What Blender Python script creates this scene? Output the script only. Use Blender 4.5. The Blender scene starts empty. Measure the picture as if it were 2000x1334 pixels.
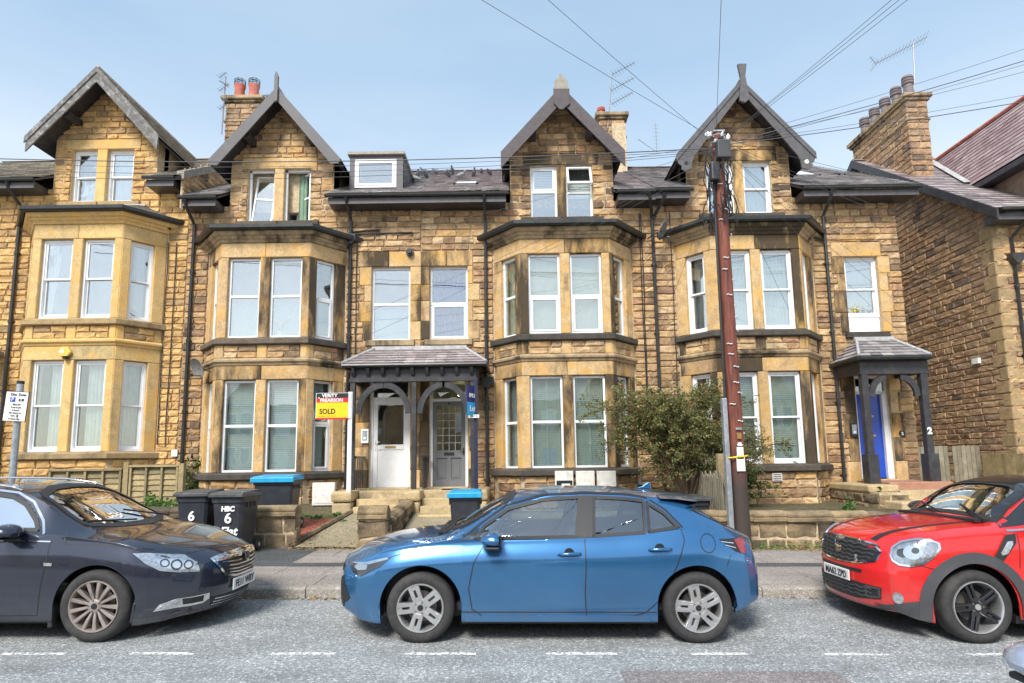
import bpy, bmesh, math, random
import numpy as np
from mathutils import Vector, Matrix, noise
from mathutils.bvhtree import BVHTree
random.seed(7); rnd = random.random
sc = bpy.context.scene
# ---------------------------------------------------------------- camera
F_, X0_, Y0_, H_ = 1202.0, 1000.0, 743.0, 1.74
TH, RO = math.atan(155/1202.0), -0.014
cam_d = bpy.data.cameras.new('camera'); cam = bpy.data.objects.new('camera', cam_d)
sc.collection.objects.link(cam); sc.camera = cam
cam_d.sensor_width = 36; cam_d.lens = F_/2000*36; cam_d.shift_y = (Y0_-667)/2000
cam_d.clip_start = .05; cam_d.clip_end = 3000
R_ = Matrix.Rotation(math.radians(90)+TH, 3, 'X') @ Matrix.Rotation(RO, 3, 'Z')
cam.matrix_world = Matrix.Translation((0, 0, H_)) @ R_.to_4x4()
def P(px, py, Y):
    """point of the street at depth Y metres for measured photo coordinates (survey helper)"""
    d = R_ @ Vector(((px-X0_)/F_, -(py-Y0_)/F_, -1)); k = Y/d.y
    return Vector((d.x*k, Y, H_+d.z*k))
# ---------------------------------------------------------------- world
SUN_EL, SUN_AZ = math.radians(45), math.radians(200)      # azimuth from +Y clockwise
w = bpy.data.worlds.new('World'); sc.world = w; w.use_nodes = True
nt = w.node_tree; nt.nodes.clear()
sky = nt.nodes.new('ShaderNodeTexSky'); sky.sky_type = 'NISHITA'; sky.sun_disc = False
sky.sun_elevation = SUN_EL; sky.sun_rotation = SUN_AZ
sky.air_density = 1.0; sky.dust_density = .7; sky.ozone_density = 1.5
bgs = nt.nodes.new('ShaderNodeBackground'); bgs.inputs[1].default_value = .05
nt.links.new(sky.outputs[0], bgs.inputs[0])
bgc = nt.nodes.new('ShaderNodeBackground')               # thin high cloud veil
tc = nt.nodes.new('ShaderNodeTexCoord'); mp = nt.nodes.new('ShaderNodeMapping'); mp.inputs[3].default_value = (1, 1, 3.5)
ns = nt.nodes.new('ShaderNodeTexNoise'); ns.inputs['Scale'].default_value = 1.6; ns.inputs['Detail'].default_value = 6; ns.inputs['Roughness'].default_value = .55
rp = nt.nodes.new('ShaderNodeValToRGB')
rp.color_ramp.elements[0].position = .3; rp.color_ramp.elements[0].color = (.44, .53, .60, 1)
rp.color_ramp.elements[1].position = .75; rp.color_ramp.elements[1].color = (.62, .65, .66, 1)
nt.links.new(tc.outputs['Generated'], mp.inputs[0]); nt.links.new(mp.outputs[0], ns.inputs[0]); nt.links.new(ns.outputs[0], rp.inputs[0])
sx = nt.nodes.new('ShaderNodeSeparateXYZ'); nt.links.new(tc.outputs['Generated'], sx.inputs[0])
gr = nt.nodes.new('ShaderNodeValToRGB'); nt.links.new(sx.outputs[2], gr.inputs[0])      # whiter towards the horizon, as real haze is
gr.color_ramp.elements[0].position = .12; gr.color_ramp.elements[0].color = (1.75, 1.48, 1.22, 1)
gr.color_ramp.elements[1].position = .55; gr.color_ramp.elements[1].color = (.66, .80, .90, 1)
ml = nt.nodes.new('ShaderNodeMix'); ml.data_type = 'RGBA'; ml.blend_type = 'MULTIPLY'; ml.inputs[0].default_value = 1
nt.links.new(rp.outputs[0], ml.inputs[6]); nt.links.new(gr.outputs[0], ml.inputs[7]); nt.links.new(ml.outputs[2], bgc.inputs[0]); bgc.inputs[1].default_value = .50
ad = nt.nodes.new('ShaderNodeAddShader'); out = nt.nodes.new('ShaderNodeOutputWorld')
nt.links.new(bgs.outputs[0], ad.inputs[0]); nt.links.new(bgc.outputs[0], ad.inputs[1]); nt.links.new(ad.outputs[0], out.inputs[0])
# ---------------------------------------------------------------- sun
sd = bpy.data.lights.new('sun', 'SUN'); sd.energy = 2.25; sd.angle = math.radians(18); sd.color = (1, .95, .87)
so = bpy.data.objects.new('sun', sd); sc.collection.objects.link(so)
sv = Vector((math.sin(SUN_AZ)*math.cos(SUN_EL), math.cos(SUN_AZ)*math.cos(SUN_EL), math.sin(SUN_EL)))
so.rotation_euler = sv.to_track_quat('Z', 'Y').to_euler()
sc.view_settings.view_transform = 'Standard'; sc.view_settings.look = 'None'
sc.view_settings.exposure = 1.05; sc.view_settings.gamma = 1; sc.view_settings.use_curve_mapping = False
sc.render.engine = 'CYCLES'; sc.cycles.max_bounces = 6; sc.cycles.transparent_max_bounces = 12
# ================================================================ helpers
C = sc.collection
ORG = {}
def tag(o, label=None, cat=None, group=None, kind=None):
    if label: o['label'] = label
    if cat: o['category'] = cat
    if group: o['group'] = group
    if kind: o['kind'] = kind
    return o
def empty(name, loc, label=None, cat=None, group=None, kind=None, rot=(0, 0, 0)):
    o = bpy.data.objects.new(name, None); C.objects.link(o)
    o.location = loc; o.rotation_euler = rot; o.empty_display_size = .2
    ORG[o.name] = Vector(loc)
    return tag(o, label, cat, group, kind)
def org(p):
    return ORG.get(p.name, Vector((0, 0, 0))) if p else Vector((0, 0, 0))
I4 = Matrix.Identity(4)
class MB:
    def __init__(s): s.v = []; s.f = []; s.m = []; s.cm = 0
    def add(s, vs, fs, M=None):
        b = len(s.v)
        s.v += [tuple(M @ Vector(p)) for p in vs] if M is not None else [tuple(p) for p in vs]
        s.f += [tuple(i+b for i in f) for f in fs]; s.m += [s.cm]*len(fs); return s
    def box(s, x0, x1, y0, y1, z0, z1, M=None):
        return s.add([(x0,y0,z0),(x1,y0,z0),(x1,y1,z0),(x0,y1,z0),(x0,y0,z1),(x1,y0,z1),(x1,y1,z1),(x0,y1,z1)],
                     [(0,3,2,1),(4,5,6,7),(0,1,5,4),(1,2,6,5),(2,3,7,6),(3,0,4,7)], M)
    def prism(s, poly, a0, a1, axis='y', M=None):
        n = len(poly)
        if axis == 'y': A = [(p[0], a0, p[1]) for p in poly]; B = [(p[0], a1, p[1]) for p in poly]
        elif axis == 'x': A = [(a0, p[0], p[1]) for p in poly]; B = [(a1, p[0], p[1]) for p in poly]
        else: A = [(p[0], p[1], a0) for p in poly]; B = [(p[0], p[1], a1) for p in poly]
        fs = [tuple(range(n)), tuple(range(2*n-1, n-1, -1))]+[(i, (i+1) % n+0, (i+1) % n+n, i+n) for i in range(n)]
        return s.add(A+B, fs, M)
    def tube(s, pts, r, n=6, M=None, cap=True):
        pts = [Vector(p) for p in pts]; b = []; vs = []; fs = []
        up = None
        for i, p in enumerate(pts):
            d = (pts[min(i+1, len(pts)-1)]-pts[max(i-1, 0)]).normalized()
            if up is None:
                up = Vector((0, 0, 1)) if abs(d.z) < .9 else Vector((1, 0, 0))
            a = d.cross(up); a = a.normalized() if a.length > 1e-6 else d.orthogonal().normalized()
            c = a.cross(d).normalized(); up = c
            rr = r[i] if isinstance(r, (list, tuple)) else r
            for k in range(n):
                t = 2*math.pi*k/n; vs.append(p+a*math.cos(t)*rr+c*math.sin(t)*rr)
        for i in range(len(pts)-1):
            for k in range(n):
                fs.append((i*n+k, i*n+(k+1) % n, (i+1)*n+(k+1) % n, (i+1)*n+k))
        if cap: fs += [tuple(range(n-1, -1, -1)), tuple(range((len(pts)-1)*n, len(pts)*n))]
        return s.add(vs, fs, M)
    def lathe(s, prof, n=24, M=None, axis='z'):
        vs = []; fs = []
        for r, z in prof:
            for k in range(n):
                t = 2*math.pi*k/n
                vs.append((r*math.cos(t), r*math.sin(t), z) if axis == 'z' else (r*math.cos(t), z, r*math.sin(t)))
        for i in range(len(prof)-1):
            for k in range(n): fs.append((i*n+k, i*n+(k+1) % n, (i+1)*n+(k+1) % n, (i+1)*n+k))
        return s.add(vs, fs, M)
    def grid(s, G, M=None):
        r = len(G); c = len(G[0]); vs = [p for row in G for p in row]
        return s.add(vs, [(i*c+j, i*c+j+1, (i+1)*c+j+1, (i+1)*c+j) for i in range(r-1) for j in range(c-1)], M)
    def mesh(s, name, off=None):
        me = bpy.data.meshes.new(name); vs = s.v
        if off is not None: vs = [(a-off.x, b-off.y, c-off.z) for a, b, c in vs]
        me.from_pydata(vs, [], s.f); 
        return me
    def build(s, name, mats, parent=None, smooth=False, bevel=0, world=True, recalc=True, auto=None):
        off = org(parent) if (world and parent) else None
        me = s.mesh(name, off)
        if not isinstance(mats, (list, tuple)): mats = [mats]
        for m in mats: me.materials.append(m)
        if len(mats) > 1: me.polygons.foreach_set('material_index', s.m)
        if recalc:
            bm = bmesh.new(); bm.from_mesh(me); bmesh.ops.recalc_face_normals(bm, faces=bm.faces); bm.to_mesh(me); bm.free()
        if smooth: me.polygons.foreach_set('use_smooth', [True]*len(me.polygons))
        if auto is not None: me.set_sharp_from_angle(angle=math.radians(auto))
        me.update()
        o = bpy.data.objects.new(name, me); C.objects.link(o)
        if parent: o.parent = parent; ORG[o.name] = org(parent)
        if bevel:
            b = o.modifiers.new('bevel', 'BEVEL'); b.width = bevel; b.segments = 2; b.limit_method = 'ANGLE'; b.angle_limit = .6
        return o
def frame(o, xdir, zdir=(0, 0, 1)):
    """local frame: x along the face, y into the wall, z up"""
    x = Vector(xdir).normalized(); z = Vector(zdir).normalized(); y = z.cross(x).normalized()
    M = Matrix((x, y, z)).transposed().to_4x4(); M.translation = Vector(o); return M
def one(name, mats, parent, *args, M=None, **k):
    return MB().box(*args, M=M).build(name, mats, parent, **k)
def copy_tree(o, parent=None):
    c = o.copy(); C.objects.link(c)
    if parent: c.parent = parent
    ORG[c.name] = org(o)
    for ch in list(o.children): copy_tree(ch, c)
    return c
_txt = {}
def text_mb(s, size, M, depth=.002, align='CENTER', shear=0, sx=1.0, bold=0):
    key = (s, size, depth, align, shear, bold)
    if key not in _txt:
        cu = bpy.data.curves.new('t', 'FONT'); cu.body = s; cu.size = size; cu.extrude = depth; cu.align_x = align; cu.align_y = 'CENTER'
        cu.shear = shear; cu.resolution_u = 3; cu.offset = bold
        ob = bpy.data.objects.new('t', cu); C.objects.link(ob)
        dg = bpy.context.evaluated_depsgraph_get(); me = bpy.data.meshes.new_from_object(ob.evaluated_get(dg))
        _txt[key] = ([tuple(v.co) for v in me.vertices], [tuple(p.vertices) for p in me.polygons])
        bpy.data.objects.remove(ob); bpy.data.curves.remove(cu); bpy.data.meshes.remove(me)
    vs, fs = _txt[key]
    m = MB(); m.add([(x*sx, -z, y) for x, y, z in vs], fs, M); return m
# ================================================================ materials
def newmat(name):
    m = bpy.data.materials.new(name); m.use_nodes = True; t = m.node_tree; t.nodes.clear()
    o = t.nodes.new('ShaderNodeOutputMaterial'); b = t.nodes.new('ShaderNodeBsdfPrincipled')
    t.links.new(b.outputs[0], o.inputs[0]); return m, t, b, o
def nd(t, typ, ins=None, **kw):
    n = t.nodes.new('ShaderNode'+typ)
    for k, v in kw.items(): setattr(n, k, v)
    for k, v in (ins or {}).items():
        if isinstance(v, bpy.types.NodeSocket): t.links.new(v, n.inputs[k])
        else: n.inputs[k].default_value = v
    return n
def ramp(t, fac, stops, interp='LINEAR'):
    r = nd(t, 'ValToRGB', {0: fac}); e = r.color_ramp; e.interpolation = interp
    while len(e.elements) < len(stops): e.elements.new(.5)
    for i, (p, c) in enumerate(stops):
        e.elements[i].position = p; e.elements[i].color = (*c, 1) if len(c) == 3 else c
    return r.outputs[0]
def mix(t, fac, a, b, mode='MIX'):
    n = nd(t, 'Mix', data_type='RGBA', blend_type=mode)
    for i, v in ((0, fac), (6, a), (7, b)):
        if isinstance(v, bpy.types.NodeSocket): t.links.new(v, n.inputs[i])
        else: n.inputs[i].default_value = v if i == 0 or len(v) == 4 else (*v, 1)
    return n.outputs[2]
def mth(t, op, a, b=0.0, clamp=False):
    n = nd(t, 'Math', {0: a, 1: b}, operation=op, use_clamp=clamp); return n.outputs[0]
def noi(t, vec, scale, detail=4, rough=.55, sc3=None):
    if sc3: vec = nd(t, 'Mapping', {0: vec, 3: sc3}).outputs[0]
    return nd(t, 'TexNoise', {'Vector': vec, 'Scale': scale, 'Detail': detail, 'Roughness': rough}).outputs[0]
def bump(t, b, h, strength=.3, dist=.02):
    n = nd(t, 'Bump', {'Strength': strength, 'Distance': dist, 'Height': h}); t.links.new(n.outputs[0], b.inputs['Normal'])
def posn(t): return nd(t, 'NewGeometry').outputs['Position']
def rndid(t):
    a = nd(t, 'ObjectInfo').outputs['Random']; g = nd(t, 'NewGeometry').outputs['Random Per Island']
    return mth(t, 'FRACT', mth(t, 'ADD', mth(t, 'MULTIPLY', a, 7.13), mth(t, 'MULTIPLY', g, 5.37)))
def plain(name, col, rough=.5, metal=0, var=.12, scale=8, bmp=0, bscale=60, coat=0, spec=.5, dirt=None, dscale=2.5, grime=.5):
    m, t, b, o = newmat(name); p = posn(t)
    n = noi(t, p, scale)
    c = mix(t, 1, (*col, 1), ramp(t, n, [(.3, (1-var,)*3), (.7, (1+var,)*3)]), 'MULTIPLY')
    if dirt:
        d = ramp(t, noi(t, p, dscale, 6, .65), [(.5, (0, 0, 0)), (.72, (grime,)*3)])
        c = mix(t, d, c, (*dirt, 1))
    t.links.new(c, b.inputs['Base Color']); b.inputs['Metallic'].default_value = metal
    t.links.new(mth(t, 'ADD', mth(t, 'MULTIPLY', n, .2), rough-.1), b.inputs['Roughness'])
    b.inputs['Specular IOR Level'].default_value = spec; b.inputs['Coat Weight'].default_value = coat
    if bmp: bump(t, b, noi(t, p, bscale), bmp, .01)
    return m
def stone_mat(name, stops, soot=.5, sootcol=(.035, .03, .025), streak=True, mot=.3, bmp=.6, satc=None, lo=.52, blk=.12):
    m, t, b, o = newmat(name); p = posn(t); r = rndid(t)
    base = ramp(t, r, stops)
    n1 = noi(t, p, 5.5, 5, .6)
    c = mix(t, 1, base, ramp(t, n1, [(.28, (1-mot,)*3), (.5, (1, 1, 1)), (.72, (1+mot,)*3)]), 'MULTIPLY')
    n2 = noi(t, p, 38, 4, .7)
    c = mix(t, .75, c, ramp(t, n2, [(.3, (.58, .55, .5)), (.52, (1, 1, 1)), (.7, (1.3, 1.27, 1.2))]), 'MULTIPLY')
    if satc: c = mix(t, ramp(t, noi(t, p, 2.1, 4, .6), [(.48, (0, 0, 0)), (.66, (.75,)*3)]), c, (*satc, 1))
    s1 = noi(t, p, 1.3, 6, .62, (1.6, 1.6, .42) if streak else (1, 1, 1))
    s1 = mth(t, 'ADD', s1, mth(t, 'MULTIPLY', mth(t, 'SUBTRACT', r, .5), blk))
    sf = ramp(t, s1, [(lo, (0, 0, 0)), (lo+.16, (soot,)*3)])
    c = mix(t, sf, c, (*sootcol, 1))
    t.links.new(c, b.inputs['Base Color']); b.inputs['Roughness'].default_value = .92; b.inputs['Specular IOR Level'].default_value = .25
    h = mth(t, 'ADD', mth(t, 'MULTIPLY', noi(t, p, 24, 6, .7), 1.0), mth(t, 'MULTIPLY', n1, .6))
    bump(t, b, h, bmp, .025)
    return m
OCH = [(0, (.58, .36, .16)), (.14, (.42, .265, .14)), (.28, (.62, .43, .23)), (.42, (.46, .30, .165)), (.52, (.28, .19, .12)), (.64, (.54, .36, .19)), (.76, (.62, .45, .27)), (.84, (.36, .23, .13)), (.92, (.50, .29, .17)), (1, (.17, .125, .09))]
GOLD = [(0, (.62, .385, .15)), (.3, (.70, .46, .20)), (.55, (.52, .32, .14)), (.75, (.66, .42, .17)), (.9, (.46, .29, .14)), (1, (.36, .25, .14))]
BRN = [(0, (.42, .27, .16)), (.2, (.33, .22, .14)), (.4, (.50, .34, .20)), (.55, (.29, .20, .14)), (.7, (.45, .28, .17)), (.85, (.38, .27, .18)), (1, (.20, .15, .12))]
M = {}
M['stone'] = stone_mat('rock_faced_sandstone', OCH, .62, lo=.55, blk=.22)
M['stone_gold'] = stone_mat('golden_rock_faced_sandstone', GOLD, .4, lo=.62)
M['stone_brown'] = stone_mat('brown_rock_faced_sandstone', BRN, .5, lo=.6, blk=.2)
M['stone_garden'] = stone_mat('garden_wall_stone', [(0, (.33, .25, .15)), (.4, (.24, .18, .115)), (.7, (.38, .28, .16)), (1, (.15, .12, .085))], .7, lo=.47, streak=False)
ASH = [(0, (.54, .36, .18)), (.3, (.62, .44, .235)), (.6, (.46, .31, .17)), (.8, (.58, .38, .17)), (1, (.38, .275, .17))]
M['ashlar'] = stone_mat('weathered_ashlar', ASH, .9, lo=.475, blk=.34, mot=.24, bmp=.25, satc=(.66, .38, .10))
M['ashlar_gold'] = stone_mat('clean_golden_ashlar', [(0, (.66, .45, .19)), (.4, (.70, .49, .23)), (.75, (.60, .42, .20)), (1, (.46, .36, .19))], .35, lo=.62, mot=.16, bmp=.22, satc=(.72, .42, .12))
M['sill'] = stone_mat('soot_black_sill', [(0, (.10, .09, .075)), (.5, (.07, .063, .055)), (1, (.16, .13, .10))], .35, lo=.6, mot=.3, bmp=.25)
M['sill_gold'] = stone_mat('buff_sill', [(0, (.42, .30, .16)), (1, (.34, .25, .14))], .5, lo=.55, mot=.2, bmp=.25)
M['cornice'] = stone_mat('weathered_cornice', [(0, (.46, .34, .21)), (.5, (.36, .28, .18)), (1, (.54, .40, .22))], .9, lo=.45, blk=.2, mot=.25, bmp=.25)
M['mortar'] = plain('mortar', (.54, .43, .29), .95, var=.25, scale=12, bmp=.4, spec=.2, dirt=(.16, .12, .08))
M['mortar_gold'] = plain('sandy_mortar', (.58, .44, .27), .95, var=.2, scale=12, bmp=.4, spec=.2)
M['mortar_brown'] = plain('brown_wall_mortar', (.56, .43, .29), .95, var=.25, scale=9, bmp=.4, spec=.2)
def slate_mat(name, stops, lich=.35):
    m, t, b, o = newmat(name); p = posn(t)
    c = ramp(t, rndid(t), stops)
    c = mix(t, 1, c, ramp(t, noi(t, p, 9), [(.3, (.75,)*3), (.7, (1.25,)*3)]), 'MULTIPLY')
    c = mix(t, ramp(t, noi(t, p, 3.5, 6, .7), [(.52, (0, 0, 0)), (.7, (lich,)*3)]), c, (.33, .32, .26, 1))
    t.links.new(c, b.inputs['Base Color']); b.inputs['Roughness'].default_value = .55
    bump(t, b, noi(t, p, 40), .3, .01); return m
M['slate'] = slate_mat('grey_slate', [(0, (.15, .145, .15)), (.4, (.27, .25, .255)), (.8, (.36, .32, .32)), (1, (.46, .43, .41))], .5)
M['slate_pink'] = slate_mat('purple_slate', [(0, (.20, .165, .17)), (.4, (.36, .285, .29)), (.7, (.26, .23, .235)), (1, (.48, .42, .42))], .5)
M['slate_olive'] = slate_mat('mossy_slate', [(0, (.20, .18, .15)), (.5, (.32, .285, .24)), (1, (.44, .40, .34))], .5)
M['slate_red'] = slate_mat('reddish_slate', [(0, (.24, .15, .15)), (.4, (.36, .25, .25)), (.7, (.30, .21, .215)), (1, (.44, .34, .33))], .2)
M['glass_mid'] = None
M['moss'] = plain('moss', (.10, .13, .03), .95, var=.5, scale=20, bmp=.8)
M['black_wood'] = plain('black_painted_timber', (.035, .034, .038), .45, var=.3, bmp=.15, dirt=(.10, .095, .09), dscale=5, grime=.5)
M['grey_wood'] = plain('charcoal_painted_timber', (.095, .09, .095), .55, var=.2, bmp=.2, dirt=(.13, .12, .12), grime=.6)
M['old_wood'] = plain('flaking_grey_painted_timber', (.13, .125, .12), .7, var=.25, bmp=.4, dirt=(.5, .49, .46), dscale=9, grime=.7)
M['purple_wood'] = plain('weathered_dark_barge', (.075, .06, .065), .6, var=.3, bmp=.4, bscale=30, dirt=(.05, .045, .05))
M['iron'] = plain('black_cast_iron', (.025, .026, .028), .38, var=.3, dirt=(.09, .085, .08), grime=.35)
M['gutter'] = plain('black_gutter', (.022, .024, .025), .35, var=.2, dirt=(.06, .07, .045), grime=.5)
M['lead'] = plain('lead_flashing', (.42, .42, .42), .6, var=.25, bmp=.3)
M['upvc'] = plain('white_upvc', (.85, .86, .87), .3, var=.03, dirt=(.62, .62, .60), grime=.35)
M['white_paint'] = plain('white_paint', (.80, .80, .79), .45, var=.05, dirt=(.6, .58, .54), grime=.4)
M['interior'] = plain('dim_room_wall', (.30, .33, .33), .9, var=.3, scale=1.5)
M['curtain'] = plain('pale_curtain', (.62, .64, .64), .9, var=.12, scale=5)
M['net'] = plain('white_net_curtain', (.78, .82, .84), .9, var=.08, scale=4)
M['curtain_blue'] = plain('blue_curtain', (.03, .07, .38), .85, var=.3, scale=5)
M['blind'] = plain('white_blind', (.84, .90, .91), .6, var=.05)
M['blind_cream'] = plain('cream_roller_blind', (.72, .72, .58), .8, var=.08)
M['blind_green'] = plain('sage_blind_slats', (.66, .72, .67), .6, var=.1)
M['blind_blue'] = plain('blue_grey_roller_blind', (.30, .50, .56), .8, var=.08)
M['curtain_green'] = plain('green_curtain', (.20, .30, .22), .85, var=.2)
M['white'] = plain('white_print', (.82, .82, .80), .5, var=.03)
M['black'] = plain('black_print', (.02, .02, .022), .4, var=.05)
M['rubber'] = plain('black_rubber', (.025, .025, .027), .6, var=.2)
M['terracotta'] = plain('red_clay_pot', (.50, .15, .11), .8, var=.2, bmp=.2, dirt=(.6, .5, .45), grime=.4)
M['grey_pot'] = plain('purple_grey_clay_pot', (.20, .17, .18), .7, var=.25, bmp=.2)
M['galv'] = plain('galvanised_steel', (.40, .43, .46), .45, metal=.6, var=.2, scale=14)
M['alu'] = plain('aerial_aluminium', (.30, .31, .33), .5, metal=.5, var=.1)
def glass_mat(name, refl=.30, tint=(.92, .97, .96), rough=.015, wave=.0):
    m, t, b, o = newmat(name); t.nodes.remove(b)
    tr = nd(t, 'BsdfTransparent', {0: (*tint, 1)}); gl = nd(t, 'BsdfGlossy', {'Color': (1, 1, 1, 1), 'Roughness': rough})
    lw = nd(t, 'LayerWeight', {0: .35}); f = mth(t, 'ADD', mth(t, 'MULTIPLY', lw.outputs['Fresnel'], .6), refl, True)
    h = noi(t, posn(t), 1.8, 2, .5); bn = nd(t, 'Bump', {'Strength': .12, 'Distance': .012, 'Height': h}); t.links.new(bn.outputs[0], gl.inputs['Normal'])
    mx = nd(t, 'MixShader', {0: f, 1: tr.outputs[0], 2: gl.outputs[0]}); t.links.new(mx.outputs[0], o.inputs[0]); return m
M['glass'] = glass_mat('window_glass')
M['glass_dark'] = glass_mat('clear_window_glass', .10)
M['glass_mid'] = glass_mat('thin_window_glass', .20)
M['car_glass'] = glass_mat('car_glass', .22, (.62, .72, .70), .01)
# ================================================================ masonry
def unit_stone(seed, rough=1.0):
    r = random.Random(seed); us = [0, .05, .33, .66, .95, 1]; vs = [0, .10, .5, .90, 1]; V = []; Fc = []
    tx, tz = r.uniform(-.25, .25), r.uniform(-.2, .35)
    for j, v in enumerate(vs):
        for i, u in enumerate(us):
            edge = i in (0, 5) or j in (0, 4)
            ju = 0 if edge else r.uniform(-.05, .05); jv = 0 if edge else r.uniform(-.07, .07)
            y = .35 if edge else -(.55+rough*(r.uniform(-.4, .45)+tx*(u-.5)*2+tz*(v-.5)*2))
            V.append((u+ju-.5, y, v+jv-.5))
    for j in range(4):
        for i in range(5): Fc.append((j*6+i, j*6+i+1, (j+1)*6+i+1, (j+1)*6+i))
    return V, Fc
STU = [unit_stone(100+i) for i in range(28)]
STM = {}
def stone_mesh(i, mkey):
    if (i, mkey) not in STM:
        me = bpy.data.meshes.new('stone'); me.from_pydata(STU[i][0], [], STU[i][1]); me.materials.append(M[mkey]); STM[(i, mkey)] = me
    return STM[(i, mkey)]
STN = [np.array(s[0]) for s in STU]; STFN = np.array(STU[0][1])
def courses(x0, x1, z0, z1, holes=(), ch=.172, lw=(.24, .52), prof=None, seed=1, gap=.008):
    """stones in courses; holes are (xa,xb,za,zb); prof(z) -> (xa,xb) narrows a gable"""
    r = random.Random(seed); out = []; n = max(1, round((z1-z0)/ch)); hs = [r.uniform(.82, 1.2) for _ in range(n)]; k = (z1-z0)/sum(hs); z = z0
    for ci in range(n):
        za, zb = z, z+hs[ci]*k; z = zb; xa, xb = x0, x1
        if prof:
            a, b = prof((za+zb)/2); xa, xb = max(xa, a), min(xb, b)
            if xb-xa < .1: continue
        cuts = sorted({xa, xb} | {c for h in holes if h[2] < zb-.01 and h[3] > za+.01 for c in h[:2] if xa < c < xb})
        for sa, sb in zip(cuts, cuts[1:]):
            m = (sa+sb)/2; fa, fb = za, zb
            for h in holes:
                if h[0] < m < h[1]:
                    if h[2] <= fa+.01 and h[3] > fa: fa = max(fa, h[3])
                    if h[3] >= fb-.01 and h[2] < fb: fb = min(fb, h[2])
            if fb-fa < .045: continue
            x = sa
            while x < sb-1e-4:
                L = r.uniform(*lw)
                if sb-(x+L) < .16: L = sb-x
                out.append((x+gap, x+L-gap, fa+gap, fb-gap)); x += L
    return out
class Masonry:
    def __init__(s, parent, name='stone'): s.p = parent; s.L = []; s.name = name
    def lay(s, Mf, rects, mkey, depth=.034):
        for a, b, c, d in rects:
            s.L.append((Mf @ Matrix.Translation(((a+b)/2, 0, (c+d)/2)) @ Matrix.Diagonal((b-a, depth*random.uniform(.7, 1.25), d-c, 1)), (b-a)*(d-c), mkey))
    def finish(s, limit=300, label=None):
        s.L.sort(key=lambda q: -q[1]); T = Matrix.Translation(-org(s.p))
        for mt, ar, mk in s.L[:limit]:
            o = bpy.data.objects.new(s.name, stone_mesh(random.randrange(len(STU)), mk)); C.objects.link(o); o.parent = s.p; o.matrix_basis = T @ mt
        rest = {}
        for mt, ar, mk in s.L[limit:]: rest.setdefault(mk, []).append(mt)
        for mk, ms in rest.items():
            V = []; Fs = []; b = 0
            for mt in ms:
                A = np.array(T @ mt); u = STN[random.randrange(len(STU))]; V.append(u @ A[:3, :3].T + A[:3, 3]); Fs.append(STFN+b); b += len(u)
            V = np.vstack(V); Fs = np.vstack(Fs)
            me = bpy.data.meshes.new('stonework'); me.from_pydata(V.tolist(), [], Fs.tolist()); me.materials.append(M[mk])
            o = bpy.data.objects.new('small_stonework', me); C.objects.link(o); o.parent = s.p; tag(o, kind='stuff')
def cblock(mb, x0, x1, y0, y1, z0, z1, Mf=None, c=.012):
    """dressed block, arris chamfered on the exposed face (y0)"""
    g = .003; x0 += g; x1 -= g; z0 += g; z1 -= g
    V = [(x0,y0+c,z0),(x1,y0+c,z0),(x1,y0+c,z1),(x0,y0+c,z1),(x0+c,y0,z0+c),(x1-c,y0,z0+c),(x1-c,y0,z1-c),(x0+c,y0,z1-c),(x0,y1,z0),(x1,y1,z0),(x1,y1,z1),(x0,y1,z1)]
    mb.add(V, [(4,5,6,7),(0,1,5,4),(1,2,6,5),(2,3,7,6),(3,0,4,7),(0,8,9,1),(1,9,10,2),(2,10,11,3),(3,11,8,0),(8,11,10,9)], Mf)
def block(name, mkey, parent, *a, M_=None, c=.012):
    mb = MB(); cblock(mb, *a, Mf=M_, c=c); return mb.build(name, M[mkey], parent)
def wall_core(name, mkey, parent, Mf, x0, x1, z0, z1, y0, y1, holes=()):
    xs = sorted({x0, x1} | {c for h in holes for c in h[:2] if x0 < c < x1}); zs = sorted({z0, z1} | {c for h in holes for c in h[2:4] if z0 < c < z1})
    mb = MB()
    for i in range(len(zs)-1):
        run = None
        for j in range(len(xs)-1):
            mx, mz = (xs[j]+xs[j+1])/2, (zs[i]+zs[i+1])/2
            solid = not any(h[0] < mx < h[1] and h[2] < mz < h[3] for h in holes)
            if solid: run = xs[j] if run is None else run
            if run is not None and (not solid or j == len(xs)-2):
                mb.box(run, xs[j+1] if solid else xs[j], y0, y1, zs[i], zs[i+1], Mf); run = None
    return mb.build(name, M[mkey], parent, recalc=False)
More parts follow.
